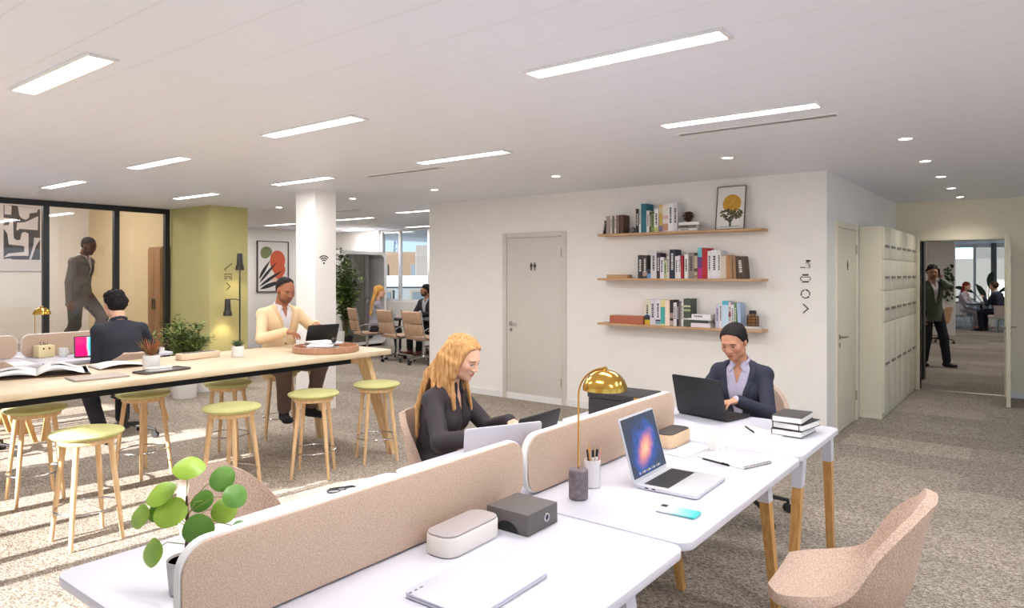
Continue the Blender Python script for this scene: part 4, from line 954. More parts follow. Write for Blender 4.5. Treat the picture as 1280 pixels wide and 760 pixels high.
def tab_mat():
    m = mat('tablet_screen', (230, 20, 110), 0.15, emit=0.6); nt = m.node_tree; N = nt.nodes; b = N['Principled BSDF']
    tc = N.new('ShaderNodeTexCoord'); mp = N.new('ShaderNodeMapping'); mp.inputs['Location'].default_value = (0.5, 0, -0.35); mp.inputs['Scale'].default_value = (6.5, 1, 4)
    g = N.new('ShaderNodeTexNoise'); g.inputs['Scale'].default_value = 5; g.inputs['Detail'].default_value = 1; sp = N.new('ShaderNodeSeparateXYZ'); ad = N.new('ShaderNodeMath'); ad.operation = 'MULTIPLY_ADD'; ad.inputs[1].default_value = 0.5
    nt.links.new(tc.outputs['Object'], mp.inputs['Vector']); nt.links.new(mp.outputs['Vector'], sp.inputs[0]); nt.links.new(tc.outputs['Object'], g.inputs['Vector']); nt.links.new(g.outputs['Fac'], ad.inputs[0]); nt.links.new(sp.outputs['X'], ad.inputs[2])
    cr = N.new('ShaderNodeValToRGB'); e = cr.color_ramp.elements; e[0].position = 0.62; e[0].color = lin((232, 18, 104)); e[1].position = 0.8; e[1].color = lin((60, 190, 200)); q = e.new(0.7); q.color = lin((190, 200, 232))
    nt.links.new(ad.outputs[0], cr.inputs['Fac']); nt.links.new(cr.outputs['Color'], b.inputs['Base Color']); nt.links.new(cr.outputs['Color'], b.inputs['Emission Color'])
    return m
k = MB(); k.T = Matrix.Rotation(math.radians(-14), 4, 'X'); k.prism(rrect(-0.125, 0.125, 0.0, 0.215, 0.01, 4), 0.0, 0.008, 'y', bev=0.002); k.build('body', M_black, r)
k = MB(); k.T = Matrix.Rotation(math.radians(-14), 4, 'X'); k.box(-0.115, 0.115, -0.0012, -0.0002, 0.012, 0.205); k.build('screen', tab_mat(), r)
k = MB(); k.box(-0.12, 0.12, -0.03, 0.1, 0.0, 0.006); k.build('stand', M_black, r)
sheet('white sheets spread on the desk before the tan box', [(-7.75, 2.2), (-7.42, 2.2), (-7.42, 2.42), (-7.75, 2.44)], ZD, False)
# printer-like white slab at the desk end
r = thing('document_tray', 'low white document tray at the end of the far desk', 'tray', (-7.6, 3.48, ZD), 0.15)
k = MB(); k.box(-0.16, 0.16, -0.12, 0.12, 0, 0.008, b=0.002); k.box(-0.16, -0.15, -0.12, 0.12, 0.008, 0.05); k.box(0.15, 0.16, -0.12, 0.12, 0.008, 0.05); k.box(-0.15, 0.15, 0.11, 0.12, 0.008, 0.05); k.build('tray_body', M_wsat, r)
k = MB(); k.box(-0.14, 0.14, -0.115, 0.1, 0.009, 0.045); k.build('paper_pile', M_paper, r)
# small white cube behind the wooden tray on the floor by the pillar
r = thing('waste_bin', 'tall white bin just right of the white pillar', 'bin', (-10.1, 8.0, 0))
MB().lathe([(0, 0), (0.11, 0), (0.13, 0.53), (0.125, 0.53), (0.106, 0.006), (0, 0.006)], n=28).build('bin_body', M_wsat, r)
MB().tube([(0.1275 * math.cos(a), 0.1275 * math.sin(a), 0.53) for a in [2 * PI * j / 24 for j in range(25)]], 0.005, 6, caps=False).build('rim', M_wsat, r)
# ================================================================== BOOKS AND DECOR ON THE WALL SHELVES
BM = {}
def bmat(c):
    k = 'cover_%d_%d_%d' % c
    return mat(k, c, 0.55)
M_ink = mat('spine_ink_dark', (64, 62, 66), 0.6); M_inkl = mat('spine_ink_light', (226, 222, 214), 0.6)
def book(label, x0, x1, z0, h, d, c, group, lean=0.0, c2=None, band=None, yf=6.80, ink=True, pages=(236, 230, 220)):
    # standing book: spine faces the room at yf; c2 = lower band colour on the spine
    w = x1 - x0
    r = thing('book', label, 'book', (x0 if lean >= 0 else x1, yf, z0), 0, group)
    T = Matrix.Rotation(math.radians(lean), 4, 'Y')
    ox = 0 if lean >= 0 else -w
    k = MB(); k.T = T; t = min(0.0022, w * 0.2)
    k.box(ox, ox + t, 0, d, 0.0, h); k.box(ox + w - t, ox + w, 0, d, 0.0, h); k.box(ox + t, ox + w - t, 0, t, 0.0, h, b=0)
    ms = [bmat(c)]
    if band:
        for z_a, z_b, cc in band:
            ms.append(bmat(cc)); k.box(ox - 0.0003, ox + w + 0.0003, -0.0006, 0.0004, h * z_a, h * z_b, m=len(ms) - 1)
    if ink and w > 0.012:
        ms.append(M_inkl if sum(c) < 330 else M_ink); mi = len(ms) - 1; rnd = random.Random(hash(label) % 1000 if False else int(x0 * -1000) % 997)
        z = h * 0.3
        while z < h * 0.82:
            q = rnd.uniform(0.008, 0.022); k.box(ox + w * 0.3, ox + w * 0.68, -0.0009, -0.0005, z, z + q, m=mi); z += q + 0.006
    k.build('cover', ms, r, smooth=0)
    k = MB(); k.T = T; k.box(ox + t, ox + w - t, t, d - 0.004, 0.003, h - 0.004); k.build('pages', mat('book_pages', pages, 0.85), r, smooth=0)
    return r
def flat_book(label, x0, x1, z0, h, d, c, group, ink=True, yf=6.79, rz=0.0):
    r = thing('book', label, 'book', ((x0 + x1) / 2, yf + d / 2, z0), rz, group); w = x1 - x0
    k = MB(); t = 0.002; k.box(-w / 2, w / 2, -d / 2, d / 2, 0, t); k.box(-w / 2, w / 2, -d / 2, d / 2, h - t, h); k.box(-w / 2, w / 2, -d / 2, -d / 2 + t, t, h - t)
    ms = [bmat(c)]
    if ink:
        ms.append(M_inkl if sum(c) < 330 else M_ink)
        for i in range(5): k.box(-w * 0.36 + i * w * 0.09, -w * 0.36 + i * w * 0.09 + w * 0.06, -d / 2 - 0.0005, -d / 2, h * 0.3, h * 0.72, m=1)
    k.build('cover', ms, r, smooth=0)
    MB().box(-w / 2 + 0.003, w / 2 - 0.003, -d / 2 + t, d / 2 - 0.003, t, h - t).build('pages', mat('book_pages', (236, 230, 220), 0.85), r, smooth=0)
    return r
ZA, ZB, ZC = 2.0225, 1.5285, 1.0305
G1, GB, G3 = 'books on the highest shelf', 'books on the middle shelf', 'books on the lowest shelf'
book('thin dark book leaning at the left end of the highest shelf', -3.925, -3.908, ZA, 0.155, 0.12, (66, 60, 60), G1, lean=9)
book('taupe book, leftmost upright one of the highest shelf', -3.880, -3.826, ZA, 0.20, 0.13, (168, 152, 144), G1, ink=False)
book('thin white book between two taupe books on the highest shelf', -3.825, -3.806, ZA, 0.198, 0.13, (232, 226, 218), G1)
book('dark taupe book third upright from the left on the highest shelf', -3.805, -3.774, ZA, 0.20, 0.13, (122, 110, 102), G1, ink=False)
book('white spined book left of the two brown ones on the highest shelf', -3.773, -3.754, ZA, 0.20, 0.13, (228, 220, 210), G1)
book('grey brown book beside the dark brown book on the highest shelf', -3.753, -3.715, ZA, 0.204, 0.13, (126, 106, 96), G1, ink=False)
book('dark chocolate brown book standing beside the grey stone ornament', -3.705, -3.664, ZA, 0.205, 0.14, (92, 62, 50), G1, ink=False)
r = thing('stone_ornament', 'grey stone sphere ornament on the highest shelf', 'ornament', (-3.565, 6.84, ZA))
MB().ell((0, 0, 0.034), (0.042, 0.042, 0.034), 20, 12).build('ball', mat('grey_stone', (128, 118, 120), 0.8, rgb2=(96, 88, 92), scale=40), r)
MB().lathe([(0, 0), (0.022, 0), (0.02, 0.004), (0, 0.004)], n=16).build('foot', M_dkgrey, r)
book('black book left of the tall teal book', -3.512, -3.476, ZA, 0.262, 0.14, (42, 40, 42), G1)
book('tall white book pressed to the teal one on the highest shelf', -3.474, -3.450, ZA, 0.315, 0.15, (226, 230, 232), G1)
book('tall teal blue book on the highest shelf', -3.449, -3.385, ZA, 0.312, 0.17, (44, 112, 130), G1, ink=False)
book('white book standing before the teal cover', -3.384, -3.352, ZA, 0.235, 0.14, (230, 226, 224), G1)
book('dark olive brown book right of the teal one', -3.351, -3.330, ZA, 0.215, 0.13, (92, 84, 62), G1)
book('leaf green short book on the highest shelf', -3.329, -3.295, ZA, 0.20, 0.13, (132, 154, 92), G1)
book('white book with a green lower spine on the highest shelf', -3.294, -3.245, ZA, 0.25, 0.14, (234, 232, 228), G1, band=((0.02, 0.22, (196, 204, 130)),))
book('yellow and violet patterned book on the highest shelf', -3.238, -3.196, ZA, 0.29, 0.15, (206, 178, 90), G1, band=((0.02, 0.24, (128, 120, 160)), (0.7, 0.9, (222, 206, 170))), ink=False)
book('white book with red floral spine on the highest shelf', -3.195, -3.135, ZA, 0.29, 0.15, (236, 226, 222), G1, band=((0.05, 0.3, (206, 150, 120)), (0.45, 0.6, (226, 186, 180))), ink=False)
book('tall white book with black title left of the pine cone', -3.134, -3.078, ZA, 0.30, 0.15, (240, 238, 240), G1)
book('tall pale grey book right of the black titled white book', -3.077, -3.03, ZA, 0.30, 0.15, (220, 218, 218), G1)
flat_book('white book at the bottom of the flat pile under the pine cone', -3.02, -2.81, ZA, 0.028, 0.14, (228, 224, 220), G1)
flat_book('dark spined book in the middle of the flat pile under the pine cone', -3.02, -2.82, ZA + 0.0285, 0.032, 0.14, (120, 114, 110), G1)
flat_book('white book topmost of the flat pile under the pine cone', -3.015, -2.79, ZA + 0.061, 0.03, 0.14, (234, 230, 226), G1, ink=False)
r = thing('pine_cone', 'dark brown pine cone on the flat pile of books', 'pine cone', (-2.93, 6.85, ZA + 0.0915))
k = MB(); M_cone = mat('pine_cone_brown', (98, 60, 50), 0.8, rgb2=(66, 38, 32), scale=40)
k.ell((0, 0, 0.05), (0.03, 0.03, 0.048), 12, 8)
for i in range(70):
    t = i / 70; ph = i * 2.39996; q = math.sin(PI * (0.12 + 0.8 * t)); z = 0.008 + 0.088 * t
    k.leaf((0.02 * q * math.cos(ph), 0.02 * q * math.sin(ph), z), (math.cos(ph), math.sin(ph), 0.25 + 0.9 * (t - 0.3)), (0, 0, 1), 0.045 * q + 0.012, 0.026, fold=0.2, droop=-0.1)
k.build('scales', M_cone, r)
MB().cyl((0, 0, 0.09), (0, 0, 0.104), 0.005, 0.003, 8).build('stalk', M_cone, r)
# middle shelf
r = thing('wooden_box', 'low oak box at the left end of the middle shelf', 'box', (-3.745, 6.86, ZB))
MB().box(-0.13, 0.13, -0.055, 0.055, 0, 0.026, b=0.002).build('box_body', mat('light_oak_box', (206, 164, 116), 0.5), r)
MB().box(-0.131, 0.131, -0.056, 0.056, 0.027, 0.04, b=0.002).build('lid', mat('light_oak_lid', (196, 152, 104), 0.5), r)
book('black book, leftmost upright on the middle shelf', -3.487, -3.430, ZB, 0.252, 0.15, (52, 50, 52), GB)
book('dark grey book with white lettering on the middle shelf', -3.429, -3.378, ZB, 0.25, 0.15, (66, 62, 62), GB, band=((0.1, 0.3, (170, 150, 136)),))
book('small light blue and black book on the middle shelf', -3.376, -3.336, ZB, 0.095, 0.12, (104, 148, 196), GB, band=((0.55, 0.98, (38, 38, 50)),), ink=False)
book('tall pale grey book behind the small blue one', -3.334, -3.268, ZB, 0.29, 0.15, (222, 218, 218), GB)
book('dark aubergine book on the middle shelf', -3.266, -3.228, ZB, 0.272, 0.15, (62, 48, 58), GB)
book('white short book right of the aubergine one', -3.227, -3.184, ZB, 0.225, 0.14, (234, 230, 236), GB)
book('pale green short book on the middle shelf', -3.183, -3.150, ZB, 0.19, 0.13, (186, 202, 150), GB)
book('slim cream book left of the tall navy book', -3.149, -3.122, ZB, 0.235, 0.14, (226, 216, 206), GB)
book('tall navy book in the middle of the middle shelf', -3.118, -3.058, ZB, 0.305, 0.16, (34, 44, 62), GB)
book('white book with grey lettering right of the navy book', -3.056, -3.022, ZB, 0.235, 0.14, (230, 226, 226), GB)
book('white book left of the slim red book on the middle shelf', -3.021, -2.994, ZB, 0.24, 0.14, (238, 234, 236), GB)
book('slim crimson book tilted slightly on the middle shelf', -2.992, -2.960, ZB, 0.24, 0.14, (168, 28, 44), GB, lean=-2.0, ink=False)
book('white book right of the slim crimson book', -2.952, -2.912, ZB, 0.25, 0.14, (236, 234, 232), GB)
book('grey brown thick book on the middle shelf', -2.910, -2.848, ZB, 0.268, 0.15, (142, 132, 124), GB)
book('cream and brown patterned book beside the grey brown one', -2.846, -2.812, ZB, 0.235, 0.14, (192, 172, 146), GB, band=((0.3, 0.45, (92, 70, 60)), (0.05, 0.15, (150, 116, 84))), ink=False)
book('turquoise to magenta book left of the red one', -2.806, -2.764, ZB, 0.318, 0.17, (116, 196, 206), GB, band=((0.0, 0.34, (186, 42, 128)), (0.34, 0.7, (104, 60, 130))), ink=False)
book('tall bright red book on the middle shelf', -2.762, -2.704, ZB, 0.312, 0.18, (182, 32, 40), GB, ink=False)
book('white book at the front of the red cover', -2.702, -2.665, ZB, 0.282, 0.16, (234, 228, 230), GB)
book('thick white book with grey title on the middle shelf', -2.663, -2.602, ZB, 0.29, 0.16, (236, 232, 236), GB)
book('white thick book left of the slim cream one on the middle shelf', -2.601, -2.568, ZB, 0.286, 0.16, (228, 224, 222), GB)
book('cream short book left of the orange tan book', -2.566, -2.512, ZB, 0.228, 0.15, (216, 202, 186), GB, ink=False)
book('orange tan old book on the middle shelf', -2.510, -2.476, ZB, 0.236, 0.14, (192, 136, 88), GB, ink=False)
book('first light brown leather book right of the orange tan one', -2.474, -2.446, ZB, 0.234, 0.14, (172, 136, 98), GB, lean=-2, ink=False)
book('second light brown leather book, beside the dark leaning one', -2.438, -2.408, ZB, 0.23, 0.14, (158, 124, 88), GB, lean=-2.5, ink=False)
book('dark brown book leaning at the right end of the middle shelf', -2.396, -2.318, ZB, 0.225, 0.14, (84, 66, 52), GB, lean=-5)
# lowest shelf
r = thing('storage_case', 'long terracotta box on the lowest shelf', 'box', (-3.628, 6.865, ZC))
MB().box(-0.205, 0.205, -0.07, 0.07, 0, 0.068, b=0.002).build('box_body', mat('terracotta_box', (184, 106, 80), 0.7), r)
MB().box(-0.206, 0.206, -0.071, 0.071, 0.069, 0.084, b=0.002).build('lid', mat('terracotta_lid', (190, 112, 86), 0.7), r)
book('cream book with navy and yellow foot on the lowest shelf', -3.405, -3.344, ZC, 0.268, 0.15, (226, 220, 190), G3, band=((0.0, 0.2, (212, 176, 50)), (0.2, 0.38, (30, 46, 60)), (0.38, 0.46, (200, 222, 236))))
book('lavender white book right of the cream and navy one', -3.342, -3.280, ZC, 0.27, 0.15, (222, 214, 224), G3)
book('white book with navy dots on the lowest shelf', -3.278, -3.222, ZC, 0.27, 0.15, (232, 226, 236), G3, band=((0.04, 0.14, (126, 160, 176)), (0.15, 0.22, (40, 48, 90))))
book('yellow book with a teal lower spine on the lowest shelf', -3.220, -3.170, ZC, 0.27, 0.15, (232, 218, 150), G3, band=((0.06, 0.72, (66, 172, 166)),), ink=False)
book('pale orange book right of the teal and yellow one', -3.168, -3.118, ZC, 0.268, 0.15, (240, 208, 168), G3, band=((0.0, 1.0, (248, 226, 206)),), ink=False)
book('black and pink photo book on the lowest shelf', -3.116, -3.076, ZC, 0.272, 0.15, (52, 38, 38), G3, band=((0.3, 0.5, (176, 140, 130)), (0.02, 0.2, (190, 166, 156))), ink=False)
book('white short book left of the dark navy one on the lowest shelf', -3.074, -3.040, ZC, 0.245, 0.14, (232, 224, 228), G3)
book('dark navy book on the lowest shelf', -3.038, -3.012, ZC, 0.255, 0.14, (44, 46, 66), G3)
book('brown grey slim book on the lowest shelf', -3.010, -2.988, ZC, 0.25, 0.14, (124, 110, 104), G3, ink=False)
book('slim white book left of the dark green one on the lowest shelf', -2.986, -2.964, ZC, 0.258, 0.14, (226, 226, 228), G3)
book('tall dark green book with yellowish letters on the lowest shelf', -2.962, -2.886, ZC, 0.29, 0.16, (74, 82, 72), G3, band=((0.55, 0.62, (172, 180, 120)), (0.7, 0.76, (206, 208, 160)), (0.25, 0.3, (220, 220, 210))), ink=False)
flat_book('white book at the bottom of the flat pile on the lowest shelf', -2.878, -2.672, ZC, 0.042, 0.15, (236, 226, 232), G3, ink=False)
flat_book('dark green book in the flat pile on the lowest shelf', -2.876, -2.69, ZC + 0.0425, 0.03, 0.15, (54, 66, 52), G3, ink=False)
flat_book('thin white book jutting out of the flat pile on the lowest shelf', -2.905, -2.665, ZC + 0.073, 0.018, 0.15, (236, 232, 236), G3, ink=False)
flat_book('white book with black title topmost of the flat pile', -2.87, -2.668, ZC + 0.0915, 0.04, 0.14, (240, 238, 242), G3)
book('lavender slim book above the dark-haired woman', -2.620, -2.586, ZC, 0.245, 0.14, (206, 200, 220), G3)
book('white slim book above the dark-haired woman, right of the lavender one', -2.584, -2.552, ZC, 0.25, 0.14, (230, 230, 236), G3)
book('pale blue thick book with cyan top above the dark-haired woman', -2.550, -2.488, ZC, 0.275, 0.16, (200, 224, 240), G3, band=((0.86, 1.0, (88, 186, 214)),), ink=False)
book('white book with red title above the dark-haired woman', -2.486, -2.462, ZC, 0.265, 0.15, (230, 214, 218), G3, band=((0.45, 0.62, (176, 70, 80)),))
book('small white book with red dot above the dark-haired woman', -2.461, -2.432, ZC, 0.24, 0.14, (236, 232, 236), G3)
book('green spined book above the dark-haired woman', -2.431, -2.405, ZC, 0.26, 0.15, (96, 134, 92), G3)
book('pale blue book leaning toward the wire lantern', -2.392, -2.360, ZC, 0.26, 0.14, (176, 198, 226), G3, lean=-3, ink=False)
r = thing('wire_lantern', 'amber glass jar in a black wire cage on the lowest shelf', 'lantern', (-2.262, 6.85, ZC + 0.034))
MB().lathe([(0, 0.006), (0.045, 0.006), (0.05, 0.02), (0.05, 0.085), (0.03, 0.105), (0.03, 0.125), (0, 0.125)], n=20).build('jar', mat('amber_glass', (150, 106, 66), 0.15), r)
k = MB()
for i in range(8):
    a = 2 * PI * i / 8; k.tube([(0.057 * math.cos(a), 0.057 * math.sin(a), 0), (0.057 * math.cos(a), 0.057 * math.sin(a), 0.095), (0.034 * math.cos(a), 0.034 * math.sin(a), 0.122)], 0.0022, 5)
for z in (0.002, 0.034, 0.066, 0.095): k.tube([(0.057 * math.cos(2 * PI * j / 20), 0.057 * math.sin(2 * PI * j / 20), z) for j in range(21)], 0.0022, 5, caps=False)
k.build('wire_cage', M_blackm, r)
MB().cyl((0, 0, 0.122), (0, 0, 0.152), 0.036, 0.034, 16).build('lid', M_black, r)
flat_book('grey book lying under the wire lantern', -2.34, -2.185, ZC, 0.016, 0.14, (196, 186, 176), G3, ink=False)
flat_book('cream book lying directly beneath the wire lantern, upper of two', -2.33, -2.19, ZC + 0.0165, 0.016, 0.13, (220, 212, 200), G3, ink=False)
# ---- framed tree picture leaning on the highest shelf
M_fr = mat('picture_frame_dark', (96, 88, 82), 0.5)
r = thing('framed_picture', 'framed picture of a tree before a golden sun on the highest shelf', 'picture', (-2.49, 6.84, ZA))
r.rotation_euler = (math.radians(-9), 0, 0)
def frame_parts(r, w, h, y0=-0.012, y1=0.006, fw=0.007, mfr=M_fr):
    k = MB(); k.box(-w / 2, -w / 2 + fw, y0, y1, 0, h); k.box(w / 2 - fw, w / 2, y0, y1, 0, h); k.box(-w / 2 + fw, w / 2 - fw, y0, y1, 0, fw); k.box(-w / 2 + fw, w / 2 - fw, y0, y1, h - fw, h)
    k.build('frame', mfr, r)
frame_parts(r, 0.295, 0.445)
MATS_P = [mat('print_paper', (234, 230, 226), 0.7), mat('sun_gold', (208, 160, 60), 0.7, rgb2=(186, 134, 40), scale=60), mat('tree_ink', (70, 72, 50), 0.8), mat('tree_ink_light', (112, 108, 74), 0.8)]
k = MB(); k.box(-0.14, 0.14, -0.004, 0.0, 0.006, 0.438)
k.prism(circ(0.01, 0.265, 0.094, 0.094, 40), -0.0046, -0.004, 'y', 1)
rnd = random.Random(4)
for i in range(120):
    a = rnd.uniform(0, 2 * PI); q = rnd.uniform(0, 1) ** 0.6; x = 0.005 + 0.115 * q * math.cos(a); z = 0.155 + 0.06 * q * math.sin(a)
    s = rnd.uniform(0.007, 0.016); k.prism(circ(x, z, s, s * 0.7, 7, rnd.uniform(0, 1)), -0.0052 - 0.00001 * i, -0.0046, 'y', 2 if rnd.random() < 0.65 else 3)
k.prism([(-0.008, 0.03), (0.014, 0.03), (0.01, 0.07), (0.05, 0.14), (0.042, 0.145), (0.006, 0.09), (0.004, 0.15), (-0.003, 0.15), (-0.004, 0.085), (-0.05, 0.14), (-0.056, 0.135), (-0.006, 0.065)], -0.0066, -0.0052, 'y', 2)
k.prism([(-0.1, 0.026), (0.1, 0.03), (0.1, 0.034), (-0.1, 0.03)], -0.0052, -0.0046, 'y', 3)
k.build('print', MATS_P, r, smooth=0)
# ---- framed leaf print on the far left wall
r = thing('framed_picture', 'framed print of an orange shape and black leaves on the far wall', 'picture', (-13.385, 8.855, 1.18), PI / 2)
frame_parts(r, 0.78, 1.11, -0.03, 0.01, 0.018, mat('thin_black_frame', (70, 62, 58), 0.5))
k = MB(); k.box(-0.375, 0.375, -0.012, 0.0, 0.018, 1.095)
def blob(cx, cz, rx, rz, m, y, tilt=0.0, wob=0.08, n=36, ph=0.0):
    P = []
    for i in range(n):
        a = 2 * PI * i / n; q = 1 + wob * math.sin(2 * a + ph) + wob * 0.5 * math.sin(3 * a + 1 + ph); x, z = rx * q * math.cos(a), rz * q * math.sin(a)
        P.append((cx + x * math.cos(tilt) - z * math.sin(tilt), cz + x * math.sin(tilt) + z * math.cos(tilt)))
    k.prism(P, y - 0.001, y, 'y', m)
blob(-0.17, 0.86, 0.14, 0.13, 3, -0.012)
blob(0.11, 0.66, 0.19, 0.25, 1, -0.0122, 0.2); blob(0.16, 0.46, 0.14, 0.17, 1, -0.0124)
blob(0.12, 0.28, 0.16, 0.12, 4, -0.0121)
def leafp(x0, z0, x1, z1, w, m=2):
    d = Vector((x1 - x0, z1 - z0)); n = Vector((-d.y, d.x)).normalized(); P = []
    for t in range(11): f = t / 10; p = Vector((x0, z0)) + d * f + n * (w * math.sin(PI * f ** 0.8)); P.append((p.x, p.y))
    for t in range(9, 0, -1): f = t / 10; p = Vector((x0, z0)) + d * f - n * (w * 0.55 * math.sin(PI * f ** 0.8)); P.append((p.x, p.y))
    k.prism(P, -0.0145 - 0.0004 * len(k.v) / 500, -0.0132, 'y', m)
leafp(-0.34, 0.28, -0.06, 0.70, 0.045); leafp(-0.33, 0.20, 0.10, 0.66, 0.04); leafp(-0.33, 0.12, 0.26, 0.48, 0.045); leafp(-0.32, 0.06, 0.27, 0.24, 0.06)
k.build('print', [mat('print_cream', (232, 226, 222), 0.7), mat('print_orange', (206, 92, 56), 0.7), mat('print_black', (46, 42, 50), 0.7), mat('print_sage', (128, 136, 92), 0.7), mat('print_blush', (228, 196, 176), 0.7)], r, smooth=0)
# ---- abstract black and white poster in the glazed meeting room
r = thing('poster', 'black and white abstract poster in the glazed meeting room', 'poster', (-14.49, 4.0, 1.63), PI / 2)
W2, H2 = 1.66, 1.22
k = MB(); k.box(-W2 / 2, W2 / 2, -0.01, 0.0, 0, H2)
# right-hand part of the composition, measured on the sheet (x from right edge, z from bottom)
def sh(pts, m=1, q=0):
    k.prism([(W2 / 2 - 0.05 - (345 - x) / 345 * 0.59, 0.2 + (600 - z) / 545 * 0.95) for x, z in pts], -0.0115 - 0.0004 * q, -0.0099, 'y', m)
sh([(20, 50), (20, 600), (345, 600), (345, 70), (100, 50)], 1, 0)
sh([(28, 50), (90, 55), (85, 148), (28, 145)], 2, 1)
sh([(145, 58), (345, 70), (325, 75), (318, 108), (250, 122), (243, 170), (215, 190), (180, 178), (158, 150)], 2, 1)
sh([(20, 180), (75, 183), (102, 205), (105, 290), (108, 380), (130, 402), (165, 398), (180, 325), (205, 315), (240, 330), (240, 560), (88, 564), (20, 582), (60, 540), (200, 520), (203, 470), (190, 460), (65, 448), (52, 340), (20, 290), (20, 258), (66, 252), (70, 220), (20, 212)], 2, 1)
sh([(328, 145), (325, 292), (160, 285), (140, 305), (132, 295), (138, 225), (210, 215)], 2, 1)
sh([(355, 372), (290, 370), (285, 450), (245, 598), (265, 598), (310, 450)], 2, 1)
sh([(88, 566), (240, 562), (246, 600), (88, 595)], 1, 2)
sh([(20, 596), (88, 590), (88, 605), (20, 605)], 2, 2)
# left-hand part, cut off by the picture edge
for x0, z0, w, h in ((-0.72, 0.3, 0.2, 0.35), (-0.45, 0.5, 0.16, 0.5), (-0.7, 0.8, 0.3, 0.12), (-0.2, 0.25, 0.12, 0.6)): k.prism(rrect(x0, x0 + w, z0, z0 + h, 0.05), -0.0112, -0.0099, 'y', 1)
k.build('sheet', [mat('poster_paper', (226, 218, 218), 0.8), mat('poster_black', (72, 64, 62), 0.8), mat('poster_white', (228, 220, 220), 0.8)], r, smooth=0)
k = MB(); k.box(-W2 / 2 - 0.01, W2 / 2 + 0.01, -0.014, 0.0, -0.012, 0.0); k.box(-W2 / 2 - 0.01, -W2 / 2, -0.014, 0.0, 0.0, H2); k.box(W2 / 2, W2 / 2 + 0.01, -0.014, 0.0, 0.0, H2); k.build('frame', mat('poster_rail', (200, 192, 192), 0.6), r)
# ================================================================== SIGNS
def sign(name, label, loc, rz, builder, m=M_sign, group=None, scale=1.0):
    k = MB(); builder(k)
    if scale != 1.0: k.v = [(x * scale, y, z * scale) for x, y, z in k.v]
    o = k.build(name, m, None, smooth=0, loc=loc, rotz=rz); tag(o, label, 'sign', group); return o
Y0, Y1 = -0.002, 0.0
def pbox(k, x0, x1, z0, z1): k.box(x0, x1, Y0, Y1, z0, z1)
def stroke(k, pts, w):
    for (a, b), (c, d) in zip(pts[:-1], pts[1:]):
        v = Vector((c - a, d - b)); n = Vector((-v.y, v.x)).normalized() * w / 2; e = v.normalized() * w * 0.3
        k.prism([(a - e.x + n.x, b - e.y + n.y), (c + e.x + n.x, d + e.y + n.y), (c + e.x - n.x, d + e.y - n.y), (a - e.x - n.x, b - e.y - n.y)], Y0, Y1, 'y')
def ring(k, cx, cz, r0, r1, a0=0, a1=360, n=24):
    P = [(cx + r1 * math.cos(math.radians(a0 + (a1 - a0) * i / n)), cz + r1 * math.sin(math.radians(a0 + (a1 - a0) * i / n))) for i in range(n + 1)]
    Q = [(cx + r0 * math.cos(math.radians(a0 + (a1 - a0) * i / n)), cz + r0 * math.sin(math.radians(a0 + (a1 - a0) * i / n))) for i in range(n + 1)]
    for i in range(n): k.prism([P[i], P[i + 1], Q[i + 1], Q[i]], Y0, Y1, 'y')
def person_icon(k, cx, skirt):
    k.prism(circ(cx, 0.062, 0.0095, n=16), Y0, Y1, 'y')
    if skirt: k.prism([(cx - 0.008, 0.049), (cx + 0.008, 0.049), (cx + 0.02, 0.0), (cx - 0.02, 0.0)], Y0, Y1, 'y'); pbox(k, cx - 0.009, cx - 0.003, -0.05, 0.0); pbox(k, cx + 0.003, cx + 0.009, -0.05, 0.0)
    else: pbox(k, cx - 0.013, cx + 0.013, 0.0, 0.049); pbox(k, cx - 0.012, cx - 0.002, -0.05, 0.0); pbox(k, cx + 0.002, cx + 0.012, -0.05, 0.0)
    stroke(k, [(cx - 0.014, 0.047), (cx - 0.025, 0.004)], 0.006); stroke(k, [(cx + 0.014, 0.047), (cx + 0.025, 0.004)], 0.006)
def wc(k): person_icon(k, -0.032, False); person_icon(k, 0.032, True)
def wc1(k): person_icon(k, 0.0, False); stroke(k, [(0.02, -0.04), (0.03, 0.0)], 0.005)
sign('restroom_sign', 'small man and woman pictogram on the grey restroom door', (-5.0, 6.956, 1.66), 0, wc, scale=0.85)
sign('restroom_sign', 'small pictogram on the cream hallway door', (-1.596, 7.775, 1.66), PI / 2, wc1, scale=0.9)
def seat_icon(k):
    k.prism(circ(0.02, 0.035, 0.011, n=14), Y0, Y1, 'y'); stroke(k, [(0.0, 0.016), (0.03, 0.018), (0.034, -0.02)], 0.006); pbox(k, -0.05, 0.0, -0.03, -0.022); stroke(k, [(0.044, 0.01), (0.044, -0.03), (0.014, -0.03)], 0.003)
    pbox(k, 0.005, 0.045, 0.028, 0.044)
def printer_icon(k):
    pbox(k, -0.028, 0.028, 0.024, 0.04); pbox(k, -0.03, 0.03, -0.04, -0.026); stroke(k, [(-0.03, 0.014), (-0.045, 0.006), (-0.045, -0.012), (-0.032, -0.02)], 0.007); stroke(k, [(0.03, 0.014), (0.045, 0.006), (0.045, -0.012), (0.032, -0.02)], 0.007); pbox(k, -0.035, 0.035, 0.01, 0.016)
def recycle_icon(k):
    for a in (100, 220, 340): ring(k, 0, 0, 0.034, 0.044, a, a + 85, 10); c = math.radians(a + 95); k.prism([(0.039 * math.cos(c) + 0.013 * math.cos(c + q), 0.039 * math.sin(c) + 0.013 * math.sin(c + q)) for q in (PI / 2, PI + PI * 0.17, -PI * 0.17)], Y0, Y1, 'y')
def arrow_icon(k): stroke(k, [(-0.02, 0.042), (0.024, 0.0), (-0.02, -0.042)], 0.011)
SG = 'wayfinding signs right of the shelves'
